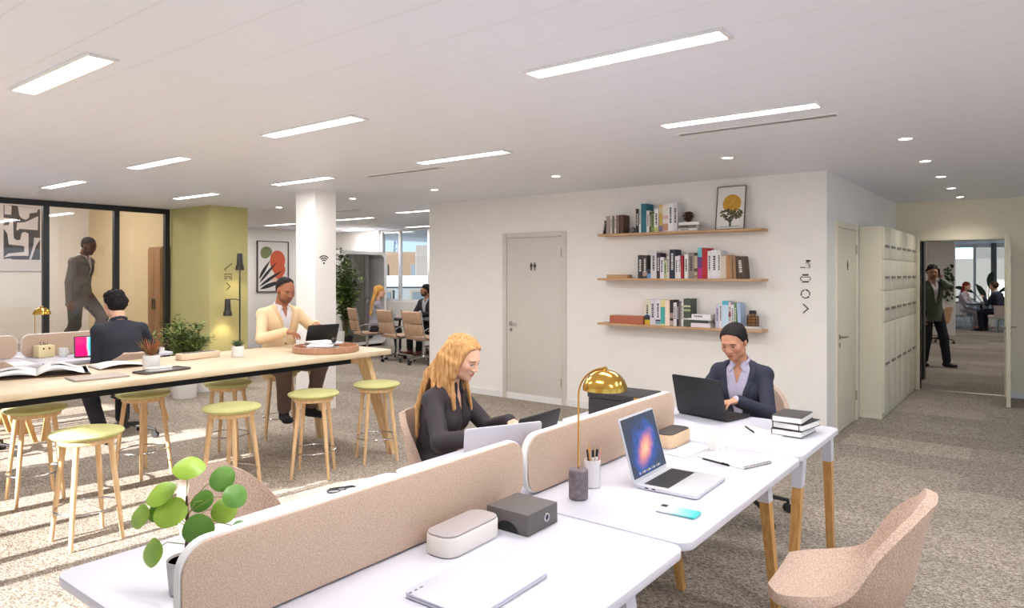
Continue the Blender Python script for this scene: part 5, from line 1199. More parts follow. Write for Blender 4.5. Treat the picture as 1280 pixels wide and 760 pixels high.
for z, f, lb in ((1.665, seat_icon, 'seated person pictogram, top wayfinding sign right of the shelves'), (1.535, printer_icon, 'printer pictogram below the seated person sign'), (1.385, recycle_icon, 'round recycling pictogram above the wall arrow'), (1.245, arrow_icon, 'grey arrow sign at the bottom right of the shelf wall')):
    sign('wayfinding_sign', lb, (-1.80, 6.969, z), 0, f, group=SG)
SG = 'wayfinding signs on the green column'
M_sg = mat('sign_olive_dark', (104, 96, 60), 0.7)
def slash_icon(k): stroke(k, [(-0.045, -0.03), (0.045, 0.035)], 0.012); stroke(k, [(-0.045, -0.03), (-0.03, -0.045)], 0.008)
def meet_icon(k): pbox(k, -0.045, 0.045, 0.025, 0.035); pbox(k, -0.03, 0.03, -0.005, 0.005); stroke(k, [(-0.04, 0.025), (-0.045, -0.035)], 0.006); stroke(k, [(0.04, 0.025), (0.045, -0.035)], 0.006); k.prism(circ(-0.025, -0.02, 0.01, n=12), Y0, Y1, 'y'); k.prism(circ(0.025, -0.02, 0.01, n=12), Y0, Y1, 'y')
for z, f, lb in ((1.68, slash_icon, 'slanting stroke pictogram, top sign on the green column'), (1.535, meet_icon, 'meeting room pictogram on the green column'), (1.395, arrow_icon, 'small arrow sign on the green column')):
    sign('wayfinding_sign', lb, (-9.339, 5.45, z), PI / 2, f, M_sg, SG, 1.25)
def wifi(k):
    k.prism(circ(0, -0.035, 0.012, n=16), Y0, Y1, 'y')
    for r0 in (0.03, 0.055, 0.08): ring(k, 0, -0.035, r0, r0 + 0.012, 45, 135, 14)
sign('wifi_sign', 'black wireless symbol on the white pillar', (-6.603, 5.04, 1.735), PI / 2, wifi, M_black)
for z, f, lb in ((1.84, seat_icon, 'topmost tiny pictogram beside the leaf print'), (1.72, printer_icon, 'second tiny pictogram beside the leaf print'), (1.45, recycle_icon, 'third tiny pictogram beside the leaf print'), (1.3, arrow_icon, 'tiny arrow at the bottom beside the leaf print')):
    sign('wayfinding_sign', lb, (-13.399, 9.62, z), PI / 2, f, group='tiny signs on the far wall', scale=1.3)
# ================================================================== FLOOR LAMP, PLANTS
M_lampb = mat('lamp_black', (46, 42, 40), 0.45)
r = thing('floor_lamp', 'black two-headed floor lamp in front of the green column', 'lamp', (-9.17, 5.53, 0))
MB().lathe([(0, 0), (0.14, 0), (0.14, 0.014), (0.02, 0.022), (0, 0.022)], n=28).build('base', M_lampb, r)
MB().tube([(0, 0, 0.02), (0, 0, 1.66)], 0.011, 10).build('pole', M_lampb, r)
def lamp_head(x, y, z0, up):
    s = MB(); s.lathe([(0.0, 0.24), (0.033, 0.24), (0.036, 0.235), (0.044, 0.075), (0.056, 0.06), (0.06, 0.0), (0.056, 0.0), (0.05, 0.055), (0.0, 0.06)], c=(x, y, z0), n=24); s.build('lamp_head', M_lampb, r)
    MB().lathe([(0.0, 0.012), (0.05, 0.008), (0.0, 0.004)], c=(x, y, z0), n=20).build('bulb', mat('warm_bulb', (255, 206, 150), 0.5, emit=6.0), r)
    L = bpy.data.lights.new('lamp', 'SPOT'); L.energy = 5; L.spot_size = math.radians(110); L.spot_blend = 0.6; L.color = (1, 0.8, 0.5); L.shadow_soft_size = 0.04
    o = bpy.data.objects.new('lamp', L); COL.objects.link(o); o.location = (x, y, z0 - 0.005); o.parent = r
lamp_head(0.0, 0.0, 1.63, True); lamp_head(-0.03, -0.17, 0.98, False)
MB().tube([(0, 0, 1.19), (-0.01, -0.05, 1.215), (-0.025, -0.13, 1.215), (-0.03, -0.165, 1.2)], 0.007, 8).build('arm', M_lampb, r)
def bush(name, label, loc, pot, n, rx, rz, zc, leafL, mats, seed, group=None, stems=14, lw=0.4, pot_m=None):
    r = thing(name, label, 'plant', loc, 0, group); rnd = random.Random(seed); pr, ph = pot
    MB().lathe([(0, 0), (pr * 0.8, 0), (pr * 0.83, 0.01), (pr, ph), (pr - 0.012, ph), (pr - 0.02, ph - 0.04), (0, ph - 0.04)], n=32).build('pot', pot_m or M_cer, r)
    MB().lathe([(0.0, ph - 0.039), (pr - 0.021, ph - 0.039)], n=24).build('soil', M_soil, r)
    s = MB(); lf = MB()
    per = n // stems
    for i in range(stems):
        a = 2 * PI * i / stems + rnd.uniform(-0.2, 0.2); q = rnd.uniform(0.1, 1.0)
        p0 = Vector((0.03 * math.cos(a), 0.03 * math.sin(a), ph - 0.04)); end = Vector((rx * q * math.cos(a), rx * q * math.sin(a), zc + rz * rnd.uniform(0.3, 1.0) * math.sqrt(max(0, 1 - 0.6 * q * q))))
        mid = (p0 + end) / 2 + Vector((0, 0, 0.12 * (end.z - ph))) - Vector((math.cos(a), math.sin(a), 0)) * 0.03
        pts = [p0, p0.lerp(mid, 0.6), mid, mid.lerp(end, 0.6), end]; s.tube(pts, [0.006, 0.005, 0.004, 0.003, 0.002], 6)
        for j in range(per):
            t = rnd.uniform(0.22, 1.0) ** 0.8; c = p0.lerp(mid, t * 2) if t < 0.5 else mid.lerp(end, t * 2 - 1)
            b = rnd.uniform(0, 2 * PI); d = Vector((math.cos(b), math.sin(b), rnd.uniform(-0.1, 0.9)))
            L = leafL * rnd.uniform(0.6, 1.1); off = d.normalized() * rnd.uniform(0.0, 0.035)
            lf.leaf(c + off, d, (rnd.uniform(-0.4, 0.4), rnd.uniform(-0.4, 0.4), 1), L, L * lw, m=rnd.randrange(len(mats)), droop=rnd.uniform(0.0, 0.3))
    s.build('stems', M_stem, r); lf.build('foliage', mats, r, smooth=0)
    return r
GL = [mat('bush_leaf', (112, 134, 66), 0.6), mat('bush_leaf_dark', (70, 94, 46), 0.6), mat('bush_leaf_light', (146, 160, 88), 0.6)]
GT = [mat('tree_leaf', (92, 116, 60), 0.6), mat('tree_leaf_dark', (58, 82, 42), 0.6), mat('tree_leaf_light', (128, 148, 76), 0.6)]
bush('potted_shrub', 'bushy green plant in a white floor pot before the green column', (-8.70, 4.48, 0), (0.17, 0.36), 1500, 0.37, 0.52, 0.56, 0.085, GL, 2, stems=34, lw=0.38)
bush('potted_tree', 'tall slender potted tree between the white pillar and the pod', (-11.02, 8.93, 0), (0.16, 0.34), 1500, 0.31, 1.45, 0.75, 0.13, GT, 9, stems=24, lw=0.45, pot_m=M_black)
r = thing('floor_pot', 'tall empty white planter beside the bushy plant', 'planter', (-8.98, 4.86, 0))
MB().lathe([(0, 0), (0.13, 0), (0.135, 0.01), (0.15, 0.34), (0.138, 0.34), (0.125, 0.03), (0, 0.03)], n=32).build('pot_body', M_cer, r)
MB().tube([(0.144 * math.cos(2 * PI * j / 32), 0.144 * math.sin(2 * PI * j / 32), 0.34) for j in range(33)], 0.007, 6, caps=False).build('rim', M_cer, r)
def big_leaf_plant():
    r = thing('potted_plant', 'large dark leaved plant behind the table beyond the doorway', 'plant', (-1.30, 25.2, 0))
    MB().lathe([(0, 0), (0.2, 0), (0.24, 0.45), (0.225, 0.45), (0.2, 0.4), (0, 0.4)], n=24).build('pot', M_cer, r); s = MB(); lf = MB()
    for i, (a, t, L) in enumerate(((0.3, 0.9, 0.8), (1.5, 0.4, 1.0), (2.6, 1.1, 0.7), (3.5, 0.6, 0.9), (4.6, 1.0, 0.6), (5.6, 0.5, 0.85), (0.0, 1.5, 0.7), (3.1, 1.6, 0.6))):
        d = Vector((math.cos(a) * t, math.sin(a) * t * 0.5, 1.0)).normalized(); e = Vector((0, 0, 0.4)) + d * L * 0.8
        s.tube([(0, 0, 0.4), Vector((0, 0, 0.4)) + d * L * 0.4 + Vector((0, 0, 0.05)), e], 0.012, 6); lf.leaf(e - d * 0.05, d + Vector((math.cos(a) * 0.6, 0, -0.3)), (-math.cos(a), -0.8, 0.6), 0.6, 0.19, droop=0.25)
    s.build('stems', M_stem, r); lf.build('foliage', mat('big_leaf', (40, 64, 48), 0.4), r)
big_leaf_plant()
r = thing('hanging_plant', 'trailing plant with dark leaves on the white wall beyond the doorway', 'plant', (-1.93, 20.79, 1.28))
MB().box(-0.09, 0.09, -0.1, 0.0, 0.32, 0.36, b=0.004).build('wall_pot', M_wsat, r); lf = MB(); rnd = random.Random(8)
for i in range(70): lf.leaf((rnd.uniform(-0.09, 0.12), -0.06 + rnd.uniform(-0.04, 0.02), rnd.uniform(-0.35, 0.5)), (rnd.uniform(-1, 1), -0.4, rnd.uniform(-1, 0.5)), (0, -1, 0.3), 0.09, 0.05, droop=0.2)
lf.build('foliage', M_leafd, r)
# wooden cabinet in the glazed meeting room
r = thing('wooden_cabinet', 'tall oak cabinet behind the glass beside the green column', 'cabinet', (-10.84, 5.34, 0.33))
MB().box(-0.2, 0.2, -0.22, 0.22, 0, 1.66, b=0.004).build('carcass', mat('cabinet_oak', (196, 140, 92), 0.5, rgb2=(178, 120, 74), scale=6, stretch=(6, 6, 0.5)), r)
for s in (-1, 1):
    d = MB().box(-0.195 if s < 0 else 0.002, -0.002 if s < 0 else 0.195, -0.24, -0.222, 0.04, 1.63, b=0.003).build('door', mat('cabinet_door', (190, 134, 86), 0.5), r)
    MB().box(s * 0.03 - 0.006, s * 0.03 + 0.006, -0.256, -0.24, 0.7, 0.86).build('handle', M_blackm, d)
# ================================================================== OUTSIDE THE WINDOWS
def building(name, label, x, y, z0, w, d, h, m, rz, nx, nz, roof=None, win=(90, 96, 104), rh=1.6, wt=1.6, group='buildings outside the window'):
    r = thing(name, label, 'building', (x, y, z0), rz, group)
    MB().box(-w / 2, w / 2, -d / 2, d / 2, 0, h).build('wall', m, r, smooth=0)
    if roof is not None: MB().prism([(-w / 2 - 0.2, h), (w / 2 + 0.2, h), (w / 2 - 0.9, h + rh), (-w / 2 + 0.9, h + rh)], -d / 2 - 0.15, d / 2 + 0.15, 'y').build('roof', roof, r, smooth=0)
    for i in range(nx):
        for j in range(nz):
            cx = -w / 2 + w * (i + 0.5) / nx; cz = h - wt - j * 2.9
            f = MB().box(cx - 0.6, cx + 0.6, -d / 2 - 0.08, -d / 2, cz - 1.0, cz + 0.75).build('window', mat('outer_window_frame', (88, 82, 76), 0.6), r, smooth=0)
            MB().box(cx - 0.5, cx + 0.5, -d / 2 - 0.1, -d / 2 - 0.08, cz - 0.9, cz + 0.65).build('pane', mat('outer_pane_%d' % win[0], win, 0.2), f, smooth=0)
    return r
M_stone = mat('tan_stone', (108, 90, 74), 0.85, rgb2=(96, 78, 64), scale=3); M_zinc = mat('zinc_roof', (150, 152, 156), 0.6)
building('apartment_building', 'tan stone building outside the far window left of the bar', -47, 42, -22, 16, 10, 24.6, M_stone, 0.75, 6, 3)
building('apartment_building', 'tan stone building outside the far window, in the middle', -36.5, 38.5, -22, 11, 8, 25.1, mat('tan_stone_deep', (100, 80, 64), 0.85), 0.75, 4, 3)
building('apartment_building', 'pale building with dark windows at the right of the far window', -25.2, 28.4, -22, 5.0, 6, 25.0, mat('pale_render', (100, 94, 92), 0.85), 0.8, 2, 3, win=(96, 60, 60))
building('roof_pavilion', 'white roofed pavilion below the tan buildings outside the window', -26, 23.5, -7.62, 14, 5, 8.6, mat('white_roofing', (92, 94, 98), 0.7), 0.75, 7, 1, M_zinc, (70, 78, 84), 0.5, 0.9)
r = thing('lattice_tower', 'thin lattice tower on the skyline outside the far window', 'tower', (-212, 198, -20), 0.6)
k = MB()
for s in range(4):
    a = PI / 4 + s * PI / 2; k.tube([(q * math.cos(a), q * math.sin(a), z) for q, z in ((9, 0), (4.4, 12), (2.2, 22), (1.2, 32), (0.3, 42))], [0.8, 0.6, 0.4, 0.3, 0.2], 6)
for i in range(16):
    z = 1 + i * 2.5; q = 9 * (1 - z / 43) ** 1.7
    for s in range(4):
        a, b = PI / 4 + s * PI / 2, PI / 4 + (s + 1) * PI / 2; k.tube([(q * math.cos(a), q * math.sin(a), z), (q * math.cos(b), q * math.sin(b), z + 1.5)], 0.25, 5)
k.build('frame', mat('tower_iron', (96, 104, 124), 0.6), r); MB().cyl((0, 0, 41), (0, 0, 48), 0.25, 0.1, 8).build('mast', mat('tower_iron', (96, 104, 124), 0.6), r)
building('office_building', 'grey office building with blue windows outside the lounge', -1.5, 44, -16, 14, 6, 26.0, mat('grey_facade', (46, 45, 45), 0.7), 0.0, 4, 4, win=(130, 180, 226), group='buildings outside the lounge')
building('low_building', 'pale low building beyond the lounge window', -1.2, 36.5, -16, 12, 4, 18.2, mat('pale_facade', (70, 68, 66), 0.8), 0.0, 3, 3, win=(196, 200, 204), group='buildings outside the lounge')
# ================================================================== PEOPLE
def V(*a): return np.array(a, dtype=np.float64)
def nrm(v): v = np.asarray(v, float); return v / (np.linalg.norm(v) + 1e-12)
class Sculpt:
    """smooth union of rounded shapes, turned into one closed surface"""
    def __init__(s, vox): s.vox = vox; s.P = []
    def cap(s, a, b, ra, rb=None, k=0.015, op=1): s.P.append(('c', np.array(a, float), np.array(b, float), ra, ra if rb is None else rb, k, op)); return s
    def ell(s, c, r, R=None, k=0.015, op=1): s.P.append(('e', np.array(c, float), np.array(r, float), np.eye(3) if R is None else np.array(R, float), None, k, op)); return s
    def ecap(s, a, b, wa, wb, side, k=0.02, op=1): s.P.append(('f', np.array(a, float), np.array(b, float), (wa, wb), nrm(side), k, op)); return s
    def bounds(s, p):
        if p[0] == 'c': q = max(p[3], p[4]); return np.minimum(p[1], p[2]) - q, np.maximum(p[1], p[2]) + q
        if p[0] == 'e':
            e = np.sqrt(((p[3] * p[2]) ** 2).sum(1)); return p[1] - e, p[1] + e
        q = max(max(p[3][0]), max(p[3][1])); return np.minimum(p[1], p[2]) - q, np.maximum(p[1], p[2]) + q
    def mesh(s):
        v = s.vox; bs = [s.bounds(p) for p in s.P if p[6] == 1]
        lo = np.min([b[0] for b in bs], 0) - 3 * v; hi = np.max([b[1] for b in bs], 0) + 3 * v
        n = np.ceil((hi - lo) / v).astype(int) + 1
        G = np.full(n, 0.08, np.float32)
        ax = [(lo[i] + v * np.arange(n[i])).astype(np.float32) for i in range(3)]
        for p in s.P:
            a, b = s.bounds(p); k = p[5]; m = k + 2.5 * v
            i0 = np.clip(np.floor((a - m - lo) / v).astype(int), 0, n); i1 = np.clip(np.ceil((b + m - lo) / v).astype(int) + 1, 0, n)
            if np.any(i1 <= i0): continue
            sl = tuple(slice(i0[i], i1[i]) for i in range(3))
            X = ax[0][sl[0]][:, None, None]; Y = ax[1][sl[1]][None, :, None]; Z = ax[2][sl[2]][None, None, :]
            if p[0] == 'e':
                c, r, R = p[1], p[2], p[3]; dx, dy, dz = X - c[0], Y - c[1], Z - c[2]
                q = [R[0, i] * dx + R[1, i] * dy + R[2, i] * dz for i in range(3)]
                k0 = np.sqrt(sum((q[i] / r[i]) ** 2 for i in range(3))); k1 = np.sqrt(sum((q[i] / r[i] ** 2) ** 2 for i in range(3)))
                d = k0 * (k0 - 1.0) / np.maximum(k1, 1e-9)
            else:
                a0, b0 = p[1], p[2]; u = b0 - a0; L2 = max(float(u @ u), 1e-12)
                dx, dy, dz = X - a0[0], Y - a0[1], Z - a0[2]
                t = np.clip((dx * u[0] + dy * u[1] + dz * u[2]) / L2, 0, 1)
                qx, qy, qz = dx - t * u[0], dy - t * u[1], dz - t * u[2]
                if p[0] == 'c': d = np.sqrt(qx * qx + qy * qy + qz * qz) - (p[3] + (p[4] - p[3]) * t)
                else:
                    (wa, wb), sd = p[3], p[4]; un = u / math.sqrt(L2); sd = nrm(sd - un * (sd @ un)); fr = np.cross(un, sd)
                    ws = wa[0] + (wb[0] - wa[0]) * t; wf = wa[1] + (wb[1] - wa[1]) * t; mn = np.minimum(ws, wf)
                    qs = qx * sd[0] + qy * sd[1] + qz * sd[2]; qf = qx * fr[0] + qy * fr[1] + qz * fr[2]; qa = qx * un[0] + qy * un[1] + qz * un[2]
                    k0 = np.sqrt((qs / ws) ** 2 + (qf / wf) ** 2 + (qa / mn) ** 2)
                    k1 = np.sqrt((qs / ws ** 2) ** 2 + (qf / wf ** 2) ** 2 + (qa / mn ** 2) ** 2)
                    d = k0 * (k0 - 1.0) / np.maximum(k1, 1e-6); d = np.where(k0 < 1e-3, -mn, d)
            d = d.astype(np.float32); g = G[sl]
            if p[6] == 2:
                K = np.full(n, 0.08, np.float32); K[sl] = np.maximum(g, d); G = K
            elif p[6] > 0:
                h = np.clip(0.5 + 0.5 * (g - d) / k, 0, 1); G[sl] = g + (d - g) * h - k * h * (1 - h)
            else:
                d = -d; h = np.clip(0.5 - 0.5 * (g - d) / k, 0, 1); G[sl] = g + (d - g) * h + k * h * (1 - h)
        I = G < 0
        c = I[:-1, :-1, :-1].astype(np.int8)
        for dx, dy, dz in ((1, 0, 0), (0, 1, 0), (0, 0, 1), (1, 1, 0), (1, 0, 1), (0, 1, 1), (1, 1, 1)):
            c = c + I[dx:n[0] - 1 + dx, dy:n[1] - 1 + dy, dz:n[2] - 1 + dz]
        act = np.argwhere((c > 0) & (c < 8)); N = len(act)
        idx = np.full(np.array(n) - 1, -1, np.int32); idx[act[:, 0], act[:, 1], act[:, 2]] = np.arange(N)
        off = np.array([(i, j, k) for i in (0, 1) for j in (0, 1) for k in (0, 1)])
        val = np.stack([G[act[:, 0] + o[0], act[:, 1] + o[1], act[:, 2] + o[2]] for o in off], 1)
        acc = np.zeros((N, 3)); cnt = np.zeros(N)
        for a in range(8):
            for b in range(a + 1, 8):
                if np.abs(off[a] - off[b]).sum() != 1: continue
                m = (val[:, a] < 0) != (val[:, b] < 0)
                t = val[m, a] / (val[m, a] - val[m, b]); acc[m] += off[a] + (off[b] - off[a]) * t[:, None]; cnt[m] += 1
        P = lo + v * (act + acc / np.maximum(cnt, 1)[:, None])
        F = []
        for d in range(3):
            e = [0, 0, 0]; e[d] = 1; S0 = I[:n[0] - e[0], :n[1] - e[1], :n[2] - e[2]]; S1 = I[e[0]:, e[1]:, e[2]:]
            ed = np.argwhere(S0 != S1); o1, o2 = (d + 1) % 3, (d + 2) % 3
            ed = ed[(ed[:, o1] > 0) & (ed[:, o2] > 0)]
            fl = S0[ed[:, 0], ed[:, 1], ed[:, 2]]
            q = []
            for s1, s2 in ((1, 1), (0, 1), (0, 0), (1, 0)):
                t = ed.copy(); t[:, o1] -= s1; t[:, o2] -= s2; q.append(idx[t[:, 0], t[:, 1], t[:, 2]])
            q = np.stack(q, 1); q[~fl] = q[~fl][:, ::-1]; F.append(q)
        F = np.concatenate(F); F = F[(F >= 0).all(1)]
        return P, F
    def build(s, name, material, parent, paint=None, base=None):
        P, F = s.mesh(); me = bpy.data.meshes.new(name)
        me.vertices.add(len(P)); me.vertices.foreach_set('co', P.astype(np.float32).ravel())
        me.loops.add(F.size); me.loops.foreach_set('vertex_index', F.ravel().astype(np.int32))
        me.polygons.add(len(F)); me.polygons.foreach_set('loop_start', np.arange(0, F.size, 4, dtype=np.int32)); me.polygons.foreach_set('loop_total', np.full(len(F), 4, np.int32))
        me.update(calc_edges=True); me.polygons.foreach_set('use_smooth', np.ones(len(F), bool)); me.validate()
        if paint is not None:
            C = np.tile(np.array(lin(base)), (len(P), 1))
            for c, r, R, col, st, soft in paint:
                q = (P - np.array(c)) @ np.array(R); e = np.sqrt(((q / np.array(r)) ** 2).sum(1)); w = np.clip((1.0 + soft - e) / max(2 * soft, 1e-3), 0, 1) * st
                C = C * (1 - w[:, None]) + np.array(lin(col))[None] * w[:, None]
            at = me.color_attributes.new('Tone', 'FLOAT_COLOR', 'POINT'); at.data.foreach_set('color', C.astype(np.float32).ravel())
        me.materials.append(material); o = bpy.data.objects.new(name, me); COL.objects.link(o); o.parent = parent
        return o
def skin_mat():
    m = bpy.data.materials.new('skin'); m.use_nodes = True; nt = m.node_tree; b = nt.nodes['Principled BSDF']
    a = nt.nodes.new('ShaderNodeVertexColor'); a.layer_name = 'Tone'; nt.links.new(a.outputs['Color'], b.inputs['Base Color'])
    b.inputs['Roughness'].default_value = 0.5; b.inputs['Subsurface Weight'].default_value = 0.08; b.inputs['Subsurface Radius'].default_value = (0.012, 0.005, 0.003); b.inputs['Specular IOR Level'].default_value = 0.35
    return m
M_skin = skin_mat()
def rotz(a): c, s = math.cos(a), math.sin(a); return np.array([[c, -s, 0], [s, c, 0], [0, 0, 1.0]])
def rotx(a): c, s = math.cos(a), math.sin(a); return np.array([[1.0, 0, 0], [0, c, -s], [0, s, c]])
def roty(a): c, s = math.cos(a), math.sin(a); return np.array([[c, 0, s], [0, 1.0, 0], [-s, 0, c]])
def ik(a, t, l1, l2, hint):
    d = t - a; L = np.linalg.norm(d); u = d / max(L, 1e-9)
    if L > (l1 + l2) * 0.995: L = (l1 + l2) * 0.995; t = a + u * L
    x = (l1 * l1 - l2 * l2 + L * L) / (2 * L); h = np.asarray(hint, float); h = nrm(h - u * (h @ u))
    return a + u * x + h * math.sqrt(max(l1 * l1 - x * x, 0)), t
class Figure:
    """joints of one person; local frame: faces +y, own right hand on +x, floor z=0"""
    def __init__(f, s=1.0, female=False, hip_z=0.93, hip_y=0.0, lean=0.0, twist=0.0, head=(0, 0, 0), hands=None, feet=None, elbow=None, knee=None, bend=0.0):
        f.s = s; f.female = female; sh = (0.150 if female else 0.176) * s
        f.tw = rotz(math.radians(twist)); f.P = V(0, hip_y, hip_z)
        a = math.radians(lean); b = math.radians(lean + bend)
        f.u = f.tw @ V(0, math.sin(a), math.cos(a)); f.u2 = f.tw @ V(0, math.sin(b), math.cos(b)); f.x = f.tw @ V(1, 0, 0); f.f2 = np.cross(f.u2, f.x)
        f.f = np.cross(f.u, f.x)
        f.W = f.P + f.u * 0.20 * s; f.N = f.W + f.u2 * 0.315 * s        # waist, base of the neck
        yaw, pit, rol = [math.radians(q) for q in head]
        f.R = f.tw @ rotz(yaw) @ rotx(pit) @ roty(rol)
        nd = nrm(0.62 * f.u2 + 0.38 * (f.R @ V(0, 0.12, 1)) + 0.06 * f.f2)
        f.T = f.N + nd * 0.065 * s; f.H = f.T + (f.R @ V(0, 0.028, 0.115)) * s
        f.sh = {}; f.el = {}; f.wr = {}; f.hip = {}; f.kn = {}; f.an = {}; f.hand = hands or {}; f.toe = {}
        for k, q in (('R', 1), ('L', -1)):
            f.sh[k] = f.N - f.u2 * 0.068 * s + f.x * q * sh - f.f2 * 0.012
            tgt, hint = f.hand[k]['at'], (elbow or {}).get(k, V(q * 0.45, -0.5, -0.75))
            f.el[k], f.wr[k] = ik(f.sh[k], np.array(tgt, float), 0.285 * s, 0.25 * s, f.tw @ np.array(hint, float))
            f.hip[k] = f.P + f.x * q * 0.088 * s
            ft = feet[k]; kh = (knee or {}).get(k, V(q * 0.12, 1, 0.35))
            f.kn[k], f.an[k] = ik(f.hip[k], np.array(ft['at'], float), 0.435 * s, 0.42 * s, np.array(kh, float)); f.toe[k] = nrm(ft.get('dir', (q * 0.12, 1, 0)))
    def h(f, x, y, z): return f.H + (f.R @ V(x, y, z)) * f.s
    def put_hand(f, S, k, hd):
        s = f.s * (0.93 if f.female else 1.0); q = 1 if k == 'R' else -1
        w = f.wr[k]; d = nrm(hd.get('dir', f.wr[k] - f.el[k])); n = np.array(hd.get('back', (0, 0, 1)), float); n = nrm(n - d * (n @ d))
        t = np.cross(n, d) * (-q) if False else np.cross(d, n) * (-q)            # toward the thumb
        cu = hd.get('curl', 0.5)
        S.cap(f.wr[k] + (f.el[k] - f.wr[k]) * 0.12, w + d * 0.012 * s, 0.026 * s, 0.024 * s, 0.012)
        S.ecap(w + d * 0.012 * s, w + d * 0.078 * s, (0.026 * s, 0.017 * s), (0.038 * s, 0.0145 * s), t, 0.012)
        sp = hd.get('spread', 1.0)
        for i, (L, a0) in enumerate(((0.072, 0.10), (0.080, 0.02), (0.074, -0.05), (0.058, -0.14))):
            b = w + d * (0.082 - 0.006 * abs(i - 1.2)) * s + t * (0.0295 - 0.0198 * i) * s; dd = nrm(d + t * a0 * sp); an = 0.0; p = b; r = (0.0092 if i < 3 else 0.0082) * s
            for j, (fr, c) in enumerate(((0.46, 0.5), (0.30, 0.75), (0.24, 0.45))):
                an += cu * c * (1 + 0.12 * i); e = p + (dd * math.cos(an) - n * math.sin(an)) * L * fr * s; S.cap(p, e, r, r * 0.92, 0.004); p = e; r *= 0.92
        b = w + d * 0.022 * s + t * 0.026 * s; d1 = nrm(d * 0.75 + t * 0.75 - n * 0.35); d2 = nrm(d * 0.95 + t * 0.30 - n * 0.3)
        m = b + d1 * 0.042 * s; S.cap(b, m, 0.0125 * s, 0.0105 * s, 0.008); S.cap(m, m + d2 * 0.032 * s, 0.0105 * s, 0.0085 * s, 0.004)
    def torso(f, S, g=0.0, top=True, low=True, k=0.03, skirt=0.0):
        s = f.s; x = f.x; fe = f.female
        hw, ww, cw = ((0.160, 0.118, 0.136) if fe else (0.156, 0.140, 0.158)); hd, wd, cd = (0.108, 0.088, 0.100) if fe else (0.108, 0.104, 0.112)
        if low:
            S.ecap(f.P - f.u * 0.02 * s, f.P + f.u * 0.06 * s, (hw * s + g, hd * s + g), ((hw - 0.008) * s + g, (hd - 0.004) * s + g), x, k)
            if skirt: S.ecap(f.P + f.u * 0.04, f.P - f.u * skirt, (hw * s + g, hd * s + g), (hw * s + g + 0.022, hd * s + g + 0.02), x, k)
        S.ecap(f.P + f.u * 0.06 * s, f.W, ((hw - 0.01) * s + g, (hd - 0.005) * s + g), (ww * s + g, wd * s + g), x, k)
        S.ecap(f.W, f.W + f.u2 * 0.17 * s, (ww * s + g, wd * s + g), (cw * s + g, cd * s + g), x, k)
        if top:
            S.ecap(f.W + f.u2 * 0.15 * s, f.N - f.u2 * 0.085 * s, (cw * s + g, cd * s + g), ((cw + 0.004) * s + g, (cd - 0.018) * s + g), x, k)
            for q in ('R', 'L'):
                S.cap(f.N - f.u2 * 0.065 * s, f.sh[q], 0.058 * s + g, 0.047 * s + g, k); S.cap(f.N - f.u2 * 0.008 * s, f.sh[q] * 0.7 + f.N * 0.3 - f.u2 * 0.006, 0.044 * s + g * 0.6, 0.036 * s + g * 0.6, k)
            if fe:
                for q in (1, -1): S.ell(f.N - f.u2 * 0.185 * s + x * q * 0.066 * s + f.f2 * 0.068 * s, (0.060 * s + g, 0.056 * s + g, 0.062 * s + g), np.stack([x, f.f2, f.u2], 1), k)
    def arms(f, S, g=0.0, end=1.0, fore=True, k=0.015, flare=0.0, which='RL'):
        s = f.s * (0.92 if f.female else 1.0)
        for q in which:
            S.cap(f.sh[q], f.el[q], 0.047 * s + g, 0.040 * s + g, k)
            if fore: S.cap(f.el[q], f.el[q] + (f.wr[q] - f.el[q]) * end, 0.041 * s + g, 0.028 * s + g + flare, k)
    def legs(f, S, g=0.0, end=1.0, k=0.02, flare=0.0):
        s = f.s
        for q in 'RL':
            S.cap(f.hip[q], f.kn[q], 0.086 * s + g, 0.057 * s + g, k); S.cap(f.kn[q], f.kn[q] + (f.an[q] - f.kn[q]) * end, 0.055 * s + g, 0.036 * s + g + flare, k)
            c = f.kn[q] + (f.an[q] - f.kn[q]) * 0.3; bk = nrm(np.cross(np.cross(f.an[q] - f.kn[q], f.toe[q]), f.an[q] - f.kn[q])); S.ell(c - bk * 0.018 * s * np.sign(bk @ f.toe[q] + 1e-9), (0.046 * s + g,) * 3, None, k)
    def feet(f, S, g=0.0, heel=0.0):
        s = f.s * (0.9 if f.female else 1.0)
        for q in 'RL':
            a, d = f.an[q], f.toe[q]; dn = V(0, 0, -1)
            S.cap(a + dn * 0.02, a + dn * 0.045 * s - d * 0.035 * s, 0.036 * s + g, 0.033 * s + g, 0.02); S.ecap(a + dn * 0.05 * s, a + dn * 0.062 * s + d * 0.13 * s, (0.036 * s + g, 0.030 * s + g), (0.043 * s + g, 0.020 * s + g), np.cross(d, V(0, 0, 1)), 0.02)
    def head_shape(f, S):
        s = f.s; R = f.R; E = lambda c, r, k=0.012, op=1, rr=None: S.ell(f.h(*c), np.array(r) * s, R if rr is None else R @ rr, k, op)
        j = 0.94 if f.female else 1.0
        E((0, -0.014, 0.032), (0.0755, 0.095, 0.082), 0.02); E((0, 0.018, -0.022), (0.064 * j, 0.070, 0.082), 0.025)
        E((0, 0.036, -0.072), (0.046 * j, 0.044, 0.036), 0.025); E((0, 0.066, -0.092), (0.020 * j, 0.018, 0.016), 0.018)
        for q in (1, -1):
            E((q * 0.040, 0.052, -0.022), (0.024, 0.026, 0.026), 0.02); E((q * 0.052 * j, 0.004, -0.062), (0.014, 0.034, 0.022), 0.03)
        E((0, 0.074, 0.022), (0.050, 0.014, 0.012), 0.016)
        for q in (1, -1): E((q * 0.032, 0.094, 0.001), (0.019, 0.014, 0.012), 0.012, -1)
        for q in (1, -1): E((q * 0.031, 0.0705, 0.0), (0.0135, 0.0125, 0.0115), 0.003)
        S.cap(f.h(0, 0.082, 0.010), f.h(0, 0.100, -0.029), 0.0076 * s, 0.0108 * s, 0.010)
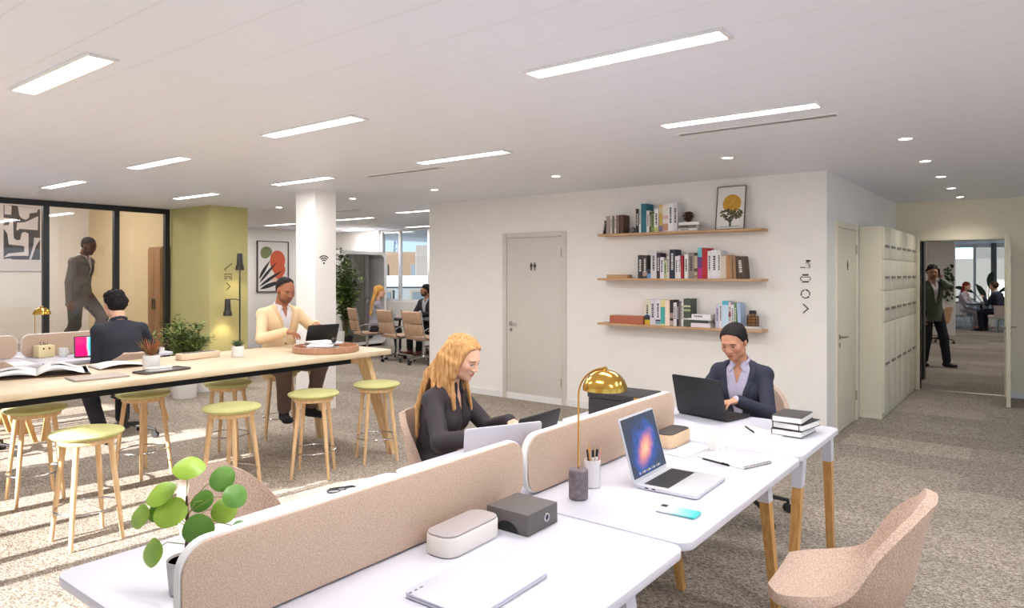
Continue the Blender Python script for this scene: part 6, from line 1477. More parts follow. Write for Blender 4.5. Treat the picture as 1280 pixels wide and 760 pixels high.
        for q in (1, -1): E((q * 0.0115, 0.090, -0.033), (0.0085, 0.010, 0.0075), 0.006)
        E((0, 0.0835, -0.0565), (0.024, 0.0085, 0.0050), 0.006); E((0, 0.0825, -0.0665), (0.019, 0.0088, 0.0060), 0.006)
        E((0, 0.101, -0.0612), (0.021, 0.006, 0.0014), 0.002, -1)
        for q in (1, -1): E((q * 0.0765, -0.010, -0.008), (0.009, 0.019, 0.031), 0.008, 1, rotz(q * -0.3))
        S.cap(f.N - f.u2 * 0.03 * s, f.T + (f.R @ V(0, -0.004, 0.03)) * s, (0.050 if f.female else 0.060) * s, (0.047 if f.female else 0.057) * s, 0.025)
    def face_paint(f, skin, lip, brow, iris=(60, 42, 30), beard=None, blush=None, lid=None, scalp=None, line=0.0):
        s = f.s; R = f.R; out = []
        def E(c, r, col, st=1.0, soft=0.15, rr=None): out.append((f.h(*c), np.array(r) * s, R if rr is None else R @ rr, col, st, soft))
        dk = tuple(v * 0.8 for v in skin)
        if scalp:
            E((0, -0.040, 0.058), (0.088, 0.094 + line, 0.070), scalp, 1, 0.06); E((0, -0.060, 0.0), (0.09, 0.062, 0.075), scalp, 1, 0.08)
        if blush:
            for q in (1, -1): E((q * 0.045, 0.06, -0.03), (0.026, 0.03, 0.022), blush, 0.32, 0.6)
        if beard:
            col, st = beard; E((0, 0.045, -0.085), (0.060, 0.066, 0.040), col, st, 0.25); E((0, 0.09, -0.048), (0.027, 0.02, 0.008), col, st, 0.3)
            for q in (1, -1): E((q * 0.062, 0.012, -0.052), (0.022, 0.03, 0.042), col, st, 0.3)
        for q in (1, -1):
            E((q * 0.032, 0.082, 0.004), (0.021, 0.018, 0.013), lid or dk, 0.45, 0.4)
            E((q * 0.031, 0.083, -0.003), (0.0130, 0.012, 0.0036), (196, 184, 176), 1, 0.25); E((q * 0.031, 0.085, -0.0035), (0.0058, 0.012, 0.0044), iris, 1, 0.15); E((q * 0.031, 0.085, 0.0006), (0.0155, 0.014, 0.0024), (40, 28, 24), 0.9, 0.4)
            E((q * 0.033, 0.082, 0.0195), (0.019, 0.020, 0.0036), brow, 0.9, 0.35, roty(q * 0.1))
        E((0, 0.086, -0.0565), (0.025, 0.018, 0.0038), lip, 0.85, 0.3); E((0, 0.086, -0.0665), (0.021, 0.018, 0.0044), lip, 0.8, 0.3); E((0, 0.09, -0.0612), (0.021, 0.016, 0.0014), tuple(v * 0.5 for v in lip), 0.8, 0.5)
        for q in (1, -1): E((q * 0.008, 0.1, -0.0415), (0.0042, 0.006, 0.0026), dk, 0.8, 0.5)
        return out
    def body(f, vox, parent, skin, paint, bare_feet=False):
        S = Sculpt(vox); f.head_shape(S); f.torso(S, -0.004); f.arms(S, 0.0); f.legs(S, -0.004)
        f.feet(S, -0.004)
        for q in 'RL': f.put_hand(S, q, f.hand[q])
        return S.build('body', M_skin, parent, paint, skin)
    # ---------------- clothing
    def jacket(f, name, vox, parent, m, g=0.022, v_at=0.24, v_w=0.062, sleeve=0.93, skirt=0.10, lapel=None, hem_cut=True, cuff=0.006, kk=0.03, button=None):
        s = f.s; S = Sculpt(vox); f.torso(S, g, skirt=skirt + (0.07 if skirt > 0.12 else 0), k=kk); f.arms(S, g * 0.5, sleeve, flare=cuff)
        if skirt > 0.12: S.ell(f.P - f.u * (skirt + 0.2), (0.6, 0.6, 0.2), np.stack([f.x, f.f, f.u], 1), 0.004, -1)
        fr = f.f2 * (0.114 if not f.female else 0.130) * s
        # neck opening and the V of the front
        S.cap(f.N - f.u2 * 0.005 * s + f.f2 * 0.012, f.T + f.u2 * 0.06 * s, 0.064 * s, 0.075 * s, 0.008, -1)
        if v_at > 0:
            top = f.N - f.u2 * 0.01 * s + f.f2 * 0.075 * s; bot = f.N - f.u2 * v_at * s + fr + f.f2 * g
            S.ecap(top, bot, (v_w * s, 0.075), (0.006, 0.05), f.x, 0.004, -1)
        o = S.build(name, m, parent)
        if lapel and v_at > 0:
            L = Sculpt(vox); f.torso(L, g + 0.0055, low=False, k=kk)
            L.cap(f.N - f.u2 * 0.005 * s + f.f2 * 0.012, f.T + f.u2 * 0.06 * s, 0.064 * s, 0.075 * s, 0.006, -1); L.ecap(top, bot, (v_w * s + 0.003, 0.075), (0.008, 0.05), f.x, 0.004, -1)
            L.ecap(top + f.u2 * 0.045 * s - f.f2 * 0.01, bot + f.u2 * 0.012, (v_w * s + 0.050, 0.13), (0.013, 0.05), f.x, 0.004, 2)
            L.build('lapel', lapel, o)
        if button:
            k = MB()
            for d in button: k.ell(f.N - f.u2 * d * s + fr + f.f2 * (g + 0.003), (0.008, 0.008, 0.008), 10, 6)
            k.build('button', mat('button_dark', (70, 50, 40), 0.4), o)
        return o
    def shirt(f, name, vox, parent, m, g=0.010, v_at=0.08, collar=True, sleeves=None, v_w=0.03, low=True, under=False):
        s = f.s; S = Sculpt(vox); f.torso(S, g, low=low)
        if sleeves: f.arms(S, (g * 0.8 if not under else 0.001), sleeves, flare=0.004)
        S.cap(f.N + f.f2 * 0.012, f.T + f.u2 * 0.06 * s, 0.056 * s, 0.07 * s, 0.006, -1)
        if v_at: S.ecap(f.N + f.u2 * 0.0 + f.f2 * 0.07 * s, f.N - f.u2 * v_at * s + f.f2 * 0.105 * s, (v_w * s, 0.05), (0.004, 0.03), f.x, 0.005, -1)
        o = S.build(name, m, parent)
        if collar:
            C = Sculpt(vox * 0.85)
            ring_ = [(math.radians(a)) for a in range(-150, 151, 30)]
            pts = []
            for a in ring_:
                r_ = 0.071 * s if not f.female else 0.060 * s
                pts.append(f.N + f.u2 * (0.040 - 0.028 * (0.5 - 0.5 * math.cos(a))) * s + f.x * math.sin(a) * r_ - f.f2 * (math.cos(a) * r_ * 0.95) + f.f2 * 0.004)
            for a, b in zip(pts[:-1], pts[1:]): C.ecap(a, b, (0.016, 0.006), (0.016, 0.006), f.u2, 0.006)
            for q, p in ((1, pts[-1]), (-1, pts[0])): C.ecap(p, p - f.u2 * 0.045 * s + f.f2 * 0.022 + f.x * (0.02 if p is pts[-1] else -0.02), (0.018, 0.006), (0.008, 0.005), f.x, 0.008)
            C.build('collar', m, o)
        return o
    def trousers(f, name, vox, parent, m, g=0.014, end=0.93, flare=0.012):
        S = Sculpt(vox); s = f.s
        S.ecap(f.P - f.u * 0.03 * s, f.P + f.u * 0.07 * s, (0.160 * s + g, 0.110 * s + g), (0.148 * s + g, 0.104 * s + g), f.x, 0.03); f.legs(S, g, end, 0.025, flare)
        return S.build(name, m, parent)
    def shoes(f, name, vox, parent, m, g=0.008):
        for q in 'RL':
            S = Sculpt(vox); keep = f.an, f.toe; s = f.s * (0.9 if f.female else 1.0); a, d = f.an[q], f.toe[q]; dn = V(0, 0, -1)
            S.cap(a + dn * 0.0, a + dn * 0.045 * s - d * 0.035 * s, 0.040 * s + g, 0.035 * s + g, 0.02); S.ecap(a + dn * 0.05 * s, a + dn * 0.060 * s + d * 0.14 * s, (0.037 * s + g, 0.032 * s + g), (0.044 * s + g, 0.020 * s + g), np.cross(d, V(0, 0, 1)), 0.02)
            S.build(name, m, parent)
    def hair_cap(f, S, g=0.008, front=0.052, low=-0.03, back=0.0):
        s = f.s; S.ell(f.h(0, -0.031 + g * 0.3, 0.046 + g * 0.2), np.array((0.0765 + g * 0.55, 0.0955 + g * 0.8, 0.075 + g)) * s, f.R, 0.01)
        S.ell(f.h(0, -0.042, 0.004), np.array((0.0745 + g * 0.5, 0.072 + g, 0.072 + back)) * s, f.R, 0.02)
        S.ell(f.h(0, 0.092, front - 0.088), np.array((0.066, 0.058, 0.086)) * s, f.R, 0.02, -1)
        for q in (1, -1): S.ell(f.h(q * 0.088, 0.018, -0.038), np.array((0.032, 0.030, 0.046)) * s, f.R, 0.012, -1)
def skull(f, d, off=0.0):
    d = nrm(d); r = np.array((0.0755, 0.095, 0.082)) + off; k = 1.0 / math.sqrt(((d / r) ** 2).sum()); q = d * k
    return f.h(q[0], q[1] - 0.014, q[2] + 0.032)
def combed(S, f, dirs, off, r0, r1, n=7, tail=()):
    # one lock lying on the scalp, through the given directions
    pts = []
    for a, b in zip(dirs[:-1], dirs[1:]):
        for i in range(n): t = i / n; pts.append(skull(f, nrm(a) * (1 - t) + nrm(b) * t, off))
    pts.append(skull(f, dirs[-1], off)); pts += list(tail); m = len(pts) - 1
    for i in range(m): S.cap(pts[i], pts[i + 1], r0 + (r1 - r0) * i / m, r0 + (r1 - r0) * (i + 1) / m, 0.004)
def crop_hair(S, f, seed, n=150, L=0.034, r=0.0062, off=0.006, lift=0.25, front=0.50):
    # short tousled locks over the scalp, above a natural hairline
    rn = random.Random(seed); c = 0
    while c < n:
        d = nrm(V(rn.gauss(0, 1), rn.gauss(0, 1), rn.gauss(0, 1)))
        if d[2] < (0.95 * d[1] + 0.06 if d[1] > 0 else -0.55 + 0.2 * abs(d[0])): continue
        if d[1] > 0.15 and d[2] < front: continue
        a = skull(f, d, off - 0.004); t = V(rn.uniform(-0.5, 0.5), -0.55, 0.15 if d[2] > 0.5 else -0.8); t = nrm(t - d * (t @ d)); e = skull(f, nrm(d + t * L * 9), off + L * lift * rn.uniform(0.3, 1)); S.cap(a, e, r, r * 0.6, 0.004); c += 1
def cloth(name, c, c2=None, rough=0.85, scale=120, bump=0.25): return mat(name, c, rough, rgb2=c2 or tuple(v * 0.93 for v in c), scale=scale, bump=bump)
def hairm(name, c, c2): return mat(name, c, 0.8, rgb2=c2, scale=34, stretch=(3, 3, 0.35), bump=0.7, detail=5, contrast=(0.3, 0.75), spec=0.3)
def local(root_xy, yaw, w):
    dx, dy = w[0] - root_xy[0], w[1] - root_xy[1]; c, s = math.cos(-yaw), math.sin(-yaw)
    return V(c * dx - s * dy, s * dx + c * dy, w[2])
def person(label, xy, face, group=None):
    yaw = face_yaw(*face); r = thing('person', label, 'person', (xy[0], xy[1], 0), yaw, group)
    lc = lambda *w: local(xy, yaw, w)
    ld = lambda *w: local((0, 0), yaw, w)
    return r, lc, ld
VN, VF = 0.0042, 0.0075
# ---------- blonde woman at the front bench
XY = (-2.57, 2.72)
r, lc, ld = person('blonde woman in a dark blouse typing at the front bench', XY, (0.95, 0.32))
f = Figure(0.96, True, hip_z=0.50, hip_y=-0.03, lean=4, bend=9, twist=0, head=(-10, -23, 0),
           hands={'R': dict(at=lc(-2.12, 2.58, 0.80), dir=ld(0.95, 0.25, -0.1), back=(0, 0, 1), curl=0.45), 'L': dict(at=lc(-2.19, 2.84, 0.815), dir=ld(0.98, -0.1, -0.1), back=(0, 0, 1), curl=0.45)},
           feet={'R': dict(at=(0.12, 0.42, 0.085)), 'L': dict(at=(-0.12, 0.46, 0.085))}, elbow={'R': V(0.75, -0.5, -0.7), 'L': V(-0.6, -0.2, -0.8)})
SK = (232, 184, 156)
f.body(VN, r, SK, f.face_paint(SK, (190, 96, 90), (150, 104, 66), (70, 90, 110), blush=(224, 150, 126), scalp=(200, 150, 92)))
f.shirt('blouse', VN, r, cloth('dark_plum_cloth', (50, 42, 48), rough=0.7), 0.013, 0.17, True, 0.97, 0.05)
f.trousers('trousers', 0.006, r, cloth('dark_trouser', (40, 38, 44)))
f.shoes('shoe', 0.006, r, M_black)
S = Sculpt(0.0048); f.hair_cap(S, 0.005, 0.064); rnd = random.Random(3)
def strand(S, f, pts, r0, r1, k=0.006):
    n = len(pts) - 1
    for i in range(n): S.cap(pts[i], pts[i + 1], r0 + (r1 - r0) * i / n, r0 + (r1 - r0) * (i + 1) / n, k)
def locks(S, f, q, seeds, xs, y0, z0, drop, fwd):
    for i in range(seeds):
        t = i / max(seeds - 1, 1); a = f.h(q * (0.035 + xs * math.sin(PI * 0.5 * t)), y0[0] + (y0[1] - y0[0]) * t, z0 - 0.02 * t)
        m1 = f.h(q * (0.075 + 0.022 * rnd.uniform(0.6, 1)), y0[0] + (y0[1] - y0[0]) * t * 1.02 - 0.01, -0.02)
        dn = V(0, 0, -1); base = f.N + f.x * q * (0.075 + 0.02 * rnd.random()) - f.f2 * (0.05 - fwd * (1 - t))
        m2 = base + V(0, 0, 0.04); e = base + dn * drop * rnd.uniform(0.75, 1.1) + f.x * q * rnd.uniform(-0.02, 0.025) + f.f2 * rnd.uniform(-0.01, 0.03)
        strand(S, f, [a, m1, m2, (m2 + e) / 2 + f.x * q * rnd.uniform(-0.012, 0.018), e], 0.020, 0.008, 0.010)
for q in (1, -1):
    for i in range(12):
        t = i / 11; an = math.radians(36 + 90 * t)
        combed(S, f, [V(0.10 + q * 0.05, math.cos(an), math.sin(an)), V(q * 0.62, math.cos(an) * 0.8 + 0.1, 0.60), V(q * 0.97, 0.42 - 0.6 * t, -0.05)], 0.005, 0.004, 0.014, 5, tail=(f.h(q * 0.088, 0.030 - 0.1 * t, -0.09),))
locks(S, f, 1, 9, 0.030, (0.030, -0.080), 0.070, 0.11, 0.105); locks(S, f, -1, 7, 0.030, (0.030, -0.080), 0.070, 0.12, 0.115)
for i in range(9):                                  # the fall of hair down her back
    q = -1 + 2 * i / 8; a = f.h(q * 0.06, -0.072, 0.045); b = f.N + f.x * q * 0.09 - f.f2 * 0.085 + V(0, 0, 0.05); c = f.N + f.x * q * 0.11 - f.f2 * 0.135 - V(0, 0, 0.12 + 0.03 * rnd.random()); e = c - V(0, 0, 0.13 + 0.05 * rnd.random()) + f.x * rnd.uniform(-0.02, 0.02)
    strand(S, f, [a, b, c, e], 0.022, 0.009, 0.014)
S.build('hair', hairm('blonde_hair', (230, 188, 128), (172, 112, 62)), r)
# ---------- dark-haired woman at the end desk
XY = (-1.555, 4.53)
r, lc, ld = person('smiling dark-haired woman in a navy blazer at the black laptop', XY, (0.02, -1))
f = Figure(0.96, True, hip_z=0.505, hip_y=0.0, lean=4, bend=6, head=(-6, -22, 3),
           hands={'R': dict(at=lc(-1.70, 4.13, 0.80), dir=ld(0.25, -0.95, -0.12), curl=0.5), 'L': dict(at=lc(-1.47, 4.16, 0.81), dir=ld(-0.55, -0.8, -0.1), curl=0.5, spread=1.3)},
           feet={'R': dict(at=(0.33, 0.12, 0.09)), 'L': dict(at=(0.19, 0.16, 0.09))}, elbow={'R': V(0.7, -0.35, -0.8), 'L': V(-0.7, -0.35, -0.8)})
SK = (204, 148, 118)
f.body(VN, r, SK, f.face_paint(SK, (186, 100, 94), (50, 34, 30), (48, 32, 26), blush=(206, 124, 104), scalp=(34, 26, 26)))
f.shirt('shirt', VN, r, cloth('lavender_shirt', (196, 188, 212), rough=0.7), 0.008, 0.10, True, 1.0, 0.034, under=True)
f.jacket('blazer', VN, r, cloth('navy_blazer', (42, 44, 62)), 0.016, 0.42, 0.082, 0.93, 0.05, lapel=cloth('navy_lapel', (46, 48, 66)))
f.trousers('trousers', 0.006, r, cloth('dark_trouser', (40, 38, 44))); f.shoes('shoe', 0.006, r, M_black)
S = Sculpt(0.0038); f.hair_cap(S, -0.002, 0.068); S.ell(f.h(0.0, -0.115, -0.045), np.array((0.042, 0.034, 0.038)), f.R, 0.012)
for q in (1, -1):
    for i in range(20):
        t = i / 19; an = math.radians(36 + 90 * t)
        combed(S, f, [V(q * 0.03, math.cos(an), math.sin(an)), V(q * 0.64, math.cos(an) * 0.76, 0.36 + 0.25 * t), V(q * 0.95, 0.34 - 0.48 * t, -0.24 + 0.34 * t), V(q * 0.62, -0.75, -0.30)], 0.0015, 0.0045, 0.0080, 5, tail=(f.h(q * 0.012, -0.108, -0.045),))
S.build('hair', hairm('black_brown_hair', (40, 30, 30), (18, 13, 14)), r)
# ---------- man in the cream cardigan on a stool
XY = (-5.89, 3.96)
r, lc, ld = person('man in a cream cardigan perched on a stool at the high table', XY, (1.0, -0.10))
f = Figure(1.0, False, hip_z=0.745, hip_y=0.0, lean=3, bend=5, head=(2, -18, 0),
           hands={'R': dict(at=lc(-5.52, 3.79, 1.045), dir=ld(0.85, 0.45, -0.15), curl=0.6), 'L': dict(at=lc(-5.50, 4.10, 1.10), dir=ld(0.9, -0.35, -0.1), curl=0.6)},
           feet={'R': dict(at=lc(-5.62, 3.84, 0.29), dir=ld(0.9, -0.35, 0)), 'L': dict(at=lc(-5.56, 4.09, 0.30), dir=ld(0.95, 0.2, 0))}, knee={'R': V(0.25, 1, 0.2), 'L': V(-0.3, 1, 0.25)}, elbow={'R': V(0.75, -0.35, -0.75), 'L': V(-0.75, -0.35, -0.75)})
SK = (170, 112, 82)
f.body(0.005, r, SK, f.face_paint(SK, (146, 84, 74), (34, 26, 24), (40, 28, 22), beard=((84, 58, 48), 0.6), scalp=(30, 24, 22)))
f.shirt('shirt', 0.005, r, cloth('white_shirt', (228, 222, 226), rough=0.7), 0.010, 0.08, True, None, 0.03)
f.jacket('cardigan', 0.005, r, cloth('cream_cardigan', (236, 206, 164), (231, 200, 158)), 0.017, 0.30, 0.07, 0.95, 0.07, lapel=cloth('cardigan_band', (226, 192, 150)), button=(0.33, 0.39))
f.trousers('trousers', 0.006, r, cloth('brown_trouser', (112, 92, 82)), end=0.9)
f.shoes('shoe', 0.006, r, cloth('black_suede', (32, 30, 36)))
S = Sculpt(0.0042); f.hair_cap(S, 0.001, 0.066); crop_hair(S, f, 2, 260, 0.030, 0.0055, 0.004, 0.2); S.build('hair', hairm('black_hair', (40, 32, 30), (24, 20, 20)), r)
# ---------- young man in the dark shirt, back to the camera
XY = (-7.04, 3.02)
r, lc, ld = person('young man in a dark shirt seen from behind at the far bench', XY, (-0.97, 0.10))
f = Figure(1.07, False, hip_z=0.56, hip_y=0.0, lean=6, bend=10, head=(14, -14, 0),
           hands={'R': dict(at=lc(-7.43, 3.24, 0.80), dir=ld(-0.9, -0.3, -0.1), curl=0.5), 'L': dict(at=lc(-7.36, 3.02, 0.80), dir=ld(-0.95, 0.25, -0.1), curl=0.5)},
           feet={'R': dict(at=(0.12, 0.40, 0.09)), 'L': dict(at=(-0.16, 0.12, 0.09))}, elbow={'R': V(0.8, -0.3, -0.6), 'L': V(-0.35, -0.4, -0.9)})
SK = (226, 176, 148)
f.body(0.006, r, SK, f.face_paint(SK, (180, 104, 94), (34, 28, 26), scalp=(26, 22, 24)))
f.shirt('shirt', 0.006, r, cloth('navy_shirt', (44, 44, 56)), 0.017, 0.05, True, 0.97, 0.02)
f.trousers('trousers', 0.007, r, cloth('dark_jeans', (38, 38, 48))); f.shoes('shoe', 0.006, r, M_black)
S = Sculpt(0.0055); f.hair_cap(S, 0.014, 0.070, back=0.015)
crop_hair(S, f, 5, 150, 0.05, 0.009, 0.016, 0.4)
S.build('hair', hairm('jet_hair', (34, 30, 32), (18, 16, 18)), r)
# ---------- man in the brown suit walking behind the glass
XY = (-11.40, 4.27)
r, lc, ld = person('bearded man in a taupe suit walking behind the glass partition', XY, (0.80, 0.60)); r.location.z = 0.33
f = Figure(1.06, False, hip_z=0.95, hip_y=0.0, lean=2, bend=8, head=(-10, -23, 0),
           hands={'R': dict(at=(0.27, 0.02, 0.80), dir=(0, 0.1, -1), back=(1, 0.2, 0), curl=0.35), 'L': dict(at=(-0.26, -0.06, 0.80), dir=(0, 0.05, -1), back=(-1, 0.2, 0), curl=0.35)},
           feet={'R': dict(at=(0.09, -0.22, 0.10)), 'L': dict(at=(-0.09, 0.20, 0.16), dir=(0, 1, 0.1))}, elbow={'R': V(0.3, -1, 0), 'L': V(-0.3, -1, 0)}, knee={'L': V(0, 1, 0.3), 'R': V(0, 1, 0)})
SK = (120, 78, 60)
f.body(0.0065, r, SK, f.face_paint(SK, (110, 66, 60), (30, 24, 22), beard=((52, 38, 34), 0.85), scalp=(48, 40, 38)))
f.shirt('shirt', 0.0065, r, cloth('white_shirt', (228, 222, 226), rough=0.7), 0.010, 0.04, True, None, 0.02)
f.jacket('suit_jacket', 0.0065, r, cloth('taupe_suit', (106, 96, 88)), 0.024, 0.32, 0.05, 0.95, 0.17, lapel=cloth('taupe_lapel', (98, 88, 80)))
f.trousers('trousers', 0.007, r, cloth('taupe_trouser', (92, 86, 84)), 0.022, 0.95, 0.02); f.shoes('shoe', 0.007, r, M_black)
S = Sculpt(0.006); f.hair_cap(S, 0.004, 0.066); crop_hair(S, f, 4, 120, 0.02, 0.006, 0.003, 0.1); S.build('hair', hairm('cropped_hair', (66, 54, 50), (44, 36, 34)), r)
# ---------- meeting corner: blonde woman and bearded man
XY = (-10.06, 8.86)
r, lc, ld = person('long-haired blonde woman in grey seated at the far meeting table', XY, (0.55, 0.83))
f = Figure(0.97, True, hip_z=0.56, lean=2, bend=4, head=(0, -6, 0), hands={'R': dict(at=(0.14, 0.40, 0.72), dir=(-0.3, 0.9, 0)), 'L': dict(at=(-0.12, 0.40, 0.76), dir=(0.3, 0.9, 0))},
           feet={'R': dict(at=(0.1, 0.42, 0.09)), 'L': dict(at=(-0.1, 0.46, 0.09))})
SK = (230, 184, 158); f.body(VF, r, SK, f.face_paint(SK, (190, 100, 96), (140, 100, 70), scalp=(190, 140, 80)))
f.shirt('sweater', VF, r, cloth('grey_sweater', (158, 154, 164)), 0.018, 0, False, 0.98); f.trousers('trousers', VF, r, cloth('dark_trouser', (40, 38, 44)), end=0.8); f.shoes('shoe', VF, r, mat('brown_shoe', (120, 66, 50), 0.5))
S = Sculpt(0.007); f.hair_cap(S, 0.014, 0.06, back=0.02)
for i in range(9):
    q = -1 + 2 * i / 8; a = f.h(q * 0.07, -0.08, 0.02); b = f.N + f.x * q * 0.095 - f.f2 * 0.085; e = b - V(0, 0, 0.26 + 0.03 * math.sin(5 * i)) - f.f2 * 0.05; strand(S, f, [a, b, e], 0.028, 0.012, 0.01)
S.build('hair', hairm('golden_hair', (228, 178, 96), (180, 126, 62)), r)
XY = (-9.78, 10.02)
r, lc, ld = person('bearded man in a dark jacket facing the room by the window', XY, (0.10, -1))
f = Figure(1.0, False, hip_z=0.55, lean=3, bend=3, head=(-35, -4, 0), hands={'R': dict(at=(0.16, 0.40, 0.80), dir=(-0.3, 0.9, 0)), 'L': dict(at=(-0.16, 0.40, 0.80), dir=(0.3, 0.9, 0))}, feet={'R': dict(at=(0.12, 0.44, 0.09)), 'L': dict(at=(-0.12, 0.46, 0.09))})
SK = (176, 124, 96); f.body(VF, r, SK, f.face_paint(SK, (150, 88, 78), (30, 24, 22), beard=((44, 32, 28), 0.9), scalp=(26, 22, 22)))
f.shirt('shirt', VF, r, cloth('pale_grey_shirt', (206, 204, 212)), 0.01, 0.05, True, None, 0.03); f.jacket('jacket', VF, r, cloth('charcoal_jacket', (48, 46, 52)), 0.022, 0.36, 0.075, 0.94, 0.05, lapel=cloth('charcoal_jacket', (48, 46, 52)))
f.trousers('trousers', VF, r, cloth('dark_trouser', (40, 38, 44))); f.shoes('shoe', VF, r, mat('brown_shoe', (120, 66, 50), 0.5))
S = Sculpt(0.0065); f.hair_cap(S, 0.009, 0.068); crop_hair(S, f, 7, 110, 0.04, 0.009, 0.011, 0.4); S.build('hair', hairm('black_hair', (40, 32, 30), (24, 20, 20)), r)
# ---------- man on the phone beyond the doorway
XY = (-1.50, 13.75)
r, lc, ld = person('man in a green grey blazer on the phone beyond the doorway', XY, (0.60, -0.80))
f = Figure(0.99, False, hip_z=0.92, lean=-2, bend=3, head=(-18, -6, 0), hands={'R': dict(at=(0.22, 0.10, 0.80), dir=(-0.1, 0.2, -1), back=(1, 0, 0), curl=0.6), 'L': dict(at=(-0.135, 0.05, 1.475), dir=(0.12, -0.15, 1.0), back=(-1, 0.2, 0), curl=0.7)},
           feet={'R': dict(at=(0.10, -0.06, 0.09), dir=(0.3, 1, 0)), 'L': dict(at=(-0.16, 0.16, 0.09), dir=(-0.5, 0.9, 0))}, elbow={'R': V(0.4, -1, -0.2), 'L': V(-0.25, 0.7, -1)})
SK = (200, 148, 118); f.body(VF, r, SK, f.face_paint(SK, (160, 96, 86), (34, 28, 26), beard=((90, 66, 56), 0.5), scalp=(28, 24, 24)))
f.shirt('shirt', VF, r, cloth('white_shirt', (228, 222, 226), rough=0.7), 0.010, 0.08, True, None, 0.03); f.jacket('blazer', VF, r, cloth('moss_blazer', (98, 104, 92)), 0.020, 0.34, 0.07, 0.94, 0.15, lapel=cloth('moss_lapel', (88, 94, 84)))
f.trousers('trousers', VF, r, cloth('dark_jeans', (38, 38, 48)), 0.016); f.shoes('shoe', VF, r, M_black)
S = Sculpt(0.0065); f.hair_cap(S, 0.010, 0.066); crop_hair(S, f, 6, 110, 0.045, 0.009, 0.012, 0.4); S.build('hair', hairm('jet_hair', (34, 30, 32), (18, 16, 18)), r)
hp = f.h(-0.094, 0.012, -0.012)
c, s_ = math.cos(r.rotation_euler.z), math.sin(r.rotation_euler.z)
ph = thing('smartphone', 'black phone held to the ear of the man in the blazer', 'phone', (XY[0] + c * hp[0] - s_ * hp[1], XY[1] + s_ * hp[0] + c * hp[1], float(hp[2])), r.rotation_euler.z - 0.25)
MB().box(-0.005, 0.005, -0.035, 0.035, -0.075, 0.075, b=0.003).build('body', M_black, ph); MB().box(-0.0062, -0.0048, -0.031, 0.031, -0.068, 0.068).build('screen', M_scr, ph)
# ---------- seated pair in the lounge
XY = (-1.84, 23.9)
r, lc, ld = person('red-haired woman in a pale suit seated beyond the doorway', XY, (0.95, -0.30))
f = Figure(0.98, True, hip_z=0.54, lean=4, bend=6, head=(-10, -6, 0), hands={'R': dict(at=(0.10, 0.42, 0.70), dir=(-0.3, 0.9, -0.1)), 'L': dict(at=(-0.08, 0.40, 0.72), dir=(0.3, 0.9, -0.1))}, feet={'R': dict(at=(0.10, 0.36, 0.09)), 'L': dict(at=(0.02, 0.66, 0.10), dir=(0, 1, 0.2))})
SK = (228, 178, 154); f.body(VF, r, SK, f.face_paint(SK, (190, 96, 92), (140, 70, 44), scalp=(120, 50, 34)))
f.jacket('suit_jacket', VF, r, cloth('pale_suit', (204, 192, 200)), 0.02, 0.26, 0.055, 0.95, 0.08); f.trousers('trousers', VF, r, cloth('pale_trouser', (198, 186, 196)), 0.018, 0.86); f.shoes('shoe', VF, r, mat('nude_shoe', (214, 160, 134), 0.5))
S = Sculpt(0.007); f.hair_cap(S, 0.016, 0.062, back=0.02)
for i in range(8):
    q = -1 + 2 * i / 7; a = f.h(q * 0.07, -0.06, 0.02); b = f.N + f.x * q * 0.10 - f.f2 * 0.06; strand(S, f, [a, b, b - V(0, 0, 0.12)], 0.032, 0.018, 0.01)
S.build('hair', hairm('red_hair', (150, 62, 40), (110, 40, 28)), r)
XY = (-0.90, 22.95)
r, lc, ld = person('man in a navy suit seated with his back turned beyond the doorway', XY, (-0.92, 0.40))
f = Figure(1.02, False, hip_z=0.55, lean=8, bend=8, head=(0, -4, 0), hands={'R': dict(at=(0.14, 0.42, 0.80), dir=(-0.3, 0.9, 0)), 'L': dict(at=(-0.10, 0.36, 0.92), dir=(0.2, 0.7, 0.6))}, feet={'R': dict(at=(0.14, 0.46, 0.09)), 'L': dict(at=(-0.14, 0.42, 0.09))})
SK = (216, 164, 136); f.body(VF, r, SK, f.face_paint(SK, (170, 100, 90), (60, 40, 30), scalp=(66, 44, 34)))
f.shirt('shirt', VF, r, cloth('white_shirt', (228, 222, 226), rough=0.7), 0.010, 0.05, True, 0.99, 0.02, under=True); f.jacket('suit_jacket', VF, r, cloth('navy_suit', (34, 38, 58)), 0.024, 0.34, 0.06, 0.93, 0.06)
f.trousers('trousers', VF, r, cloth('navy_trouser', (30, 32, 48)), 0.018); f.shoes('shoe', VF, r, M_black)
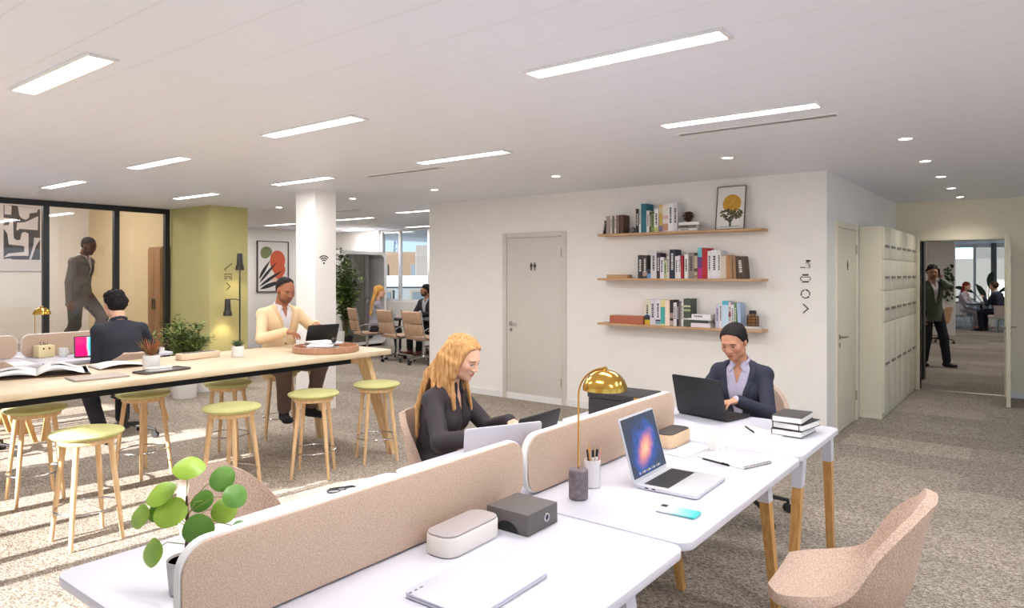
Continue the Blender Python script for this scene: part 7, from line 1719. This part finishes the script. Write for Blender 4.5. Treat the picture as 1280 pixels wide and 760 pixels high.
S = Sculpt(0.0065); f.hair_cap(S, 0.009, 0.066); crop_hair(S, f, 8, 110, 0.04, 0.009, 0.011, 0.4); S.build('hair', hairm('brown_hair', (84, 56, 42), (56, 36, 28)), r)
# ================================================================== CAMERA AND LIGHT
cam = bpy.data.cameras.new('camera'); co = bpy.data.objects.new('camera', cam); COL.objects.link(co)
cam.sensor_fit = 'HORIZONTAL'; cam.sensor_width = 36.0; cam.lens = 36.0 * 865.6 / 1280.0
cam.shift_y = -(380.0 - 342.0) / 1280.0
cam.clip_start = 0.05; cam.clip_end = 400
co.location = (0, 0, 1.58); co.rotation_euler = (PI / 2, 0, math.radians(37.45))
SC.camera = co
W = bpy.data.worlds.new('sky'); SC.world = W; W.use_nodes = True
nt = W.node_tree; bg = nt.nodes['Background']
tc = nt.nodes.new('ShaderNodeTexCoord'); sp = nt.nodes.new('ShaderNodeSeparateXYZ'); cr = nt.nodes.new('ShaderNodeValToRGB')
nt.links.new(tc.outputs['Generated'], sp.inputs[0]); nt.links.new(sp.outputs['Z'], cr.inputs['Fac'])
cr.color_ramp.elements[0].position = 0.0; cr.color_ramp.elements[0].color = lin((196, 218, 238))
cr.color_ramp.elements[1].position = 0.5; cr.color_ramp.elements[1].color = lin((142, 188, 232))
nt.links.new(cr.outputs['Color'], bg.inputs['Color']); bg.inputs['Strength'].default_value = 0.9
sun = bpy.data.lights.new('sun', 'SUN'); sun.energy = 14.0; sun.angle = math.radians(0.6); sun.color = (1, 0.96, 0.91)
so = bpy.data.objects.new('sun', sun); COL.objects.link(so)
el = math.radians(18.5); az = math.radians(5)
d = Vector((math.sin(az) * math.cos(el), math.cos(az) * math.cos(el), -math.sin(el)))
so.rotation_euler = d.to_track_quat('-Z', 'Y').to_euler()
SC.view_settings.view_transform = 'Standard'; SC.view_settings.look = 'None'; SC.view_settings.gamma = 1.0; SC.view_settings.exposure = 0.78
SC.view_settings.use_curve_mapping = False
SC.cycles.use_denoising = True
try: SC.cycles.denoiser = 'OPENIMAGEDENOISE'
except Exception: pass
SC.cycles.max_bounces = 8; SC.cycles.diffuse_bounces = 5; SC.cycles.transparent_max_bounces = 16; SC.cycles.sample_clamp_indirect = 6.0
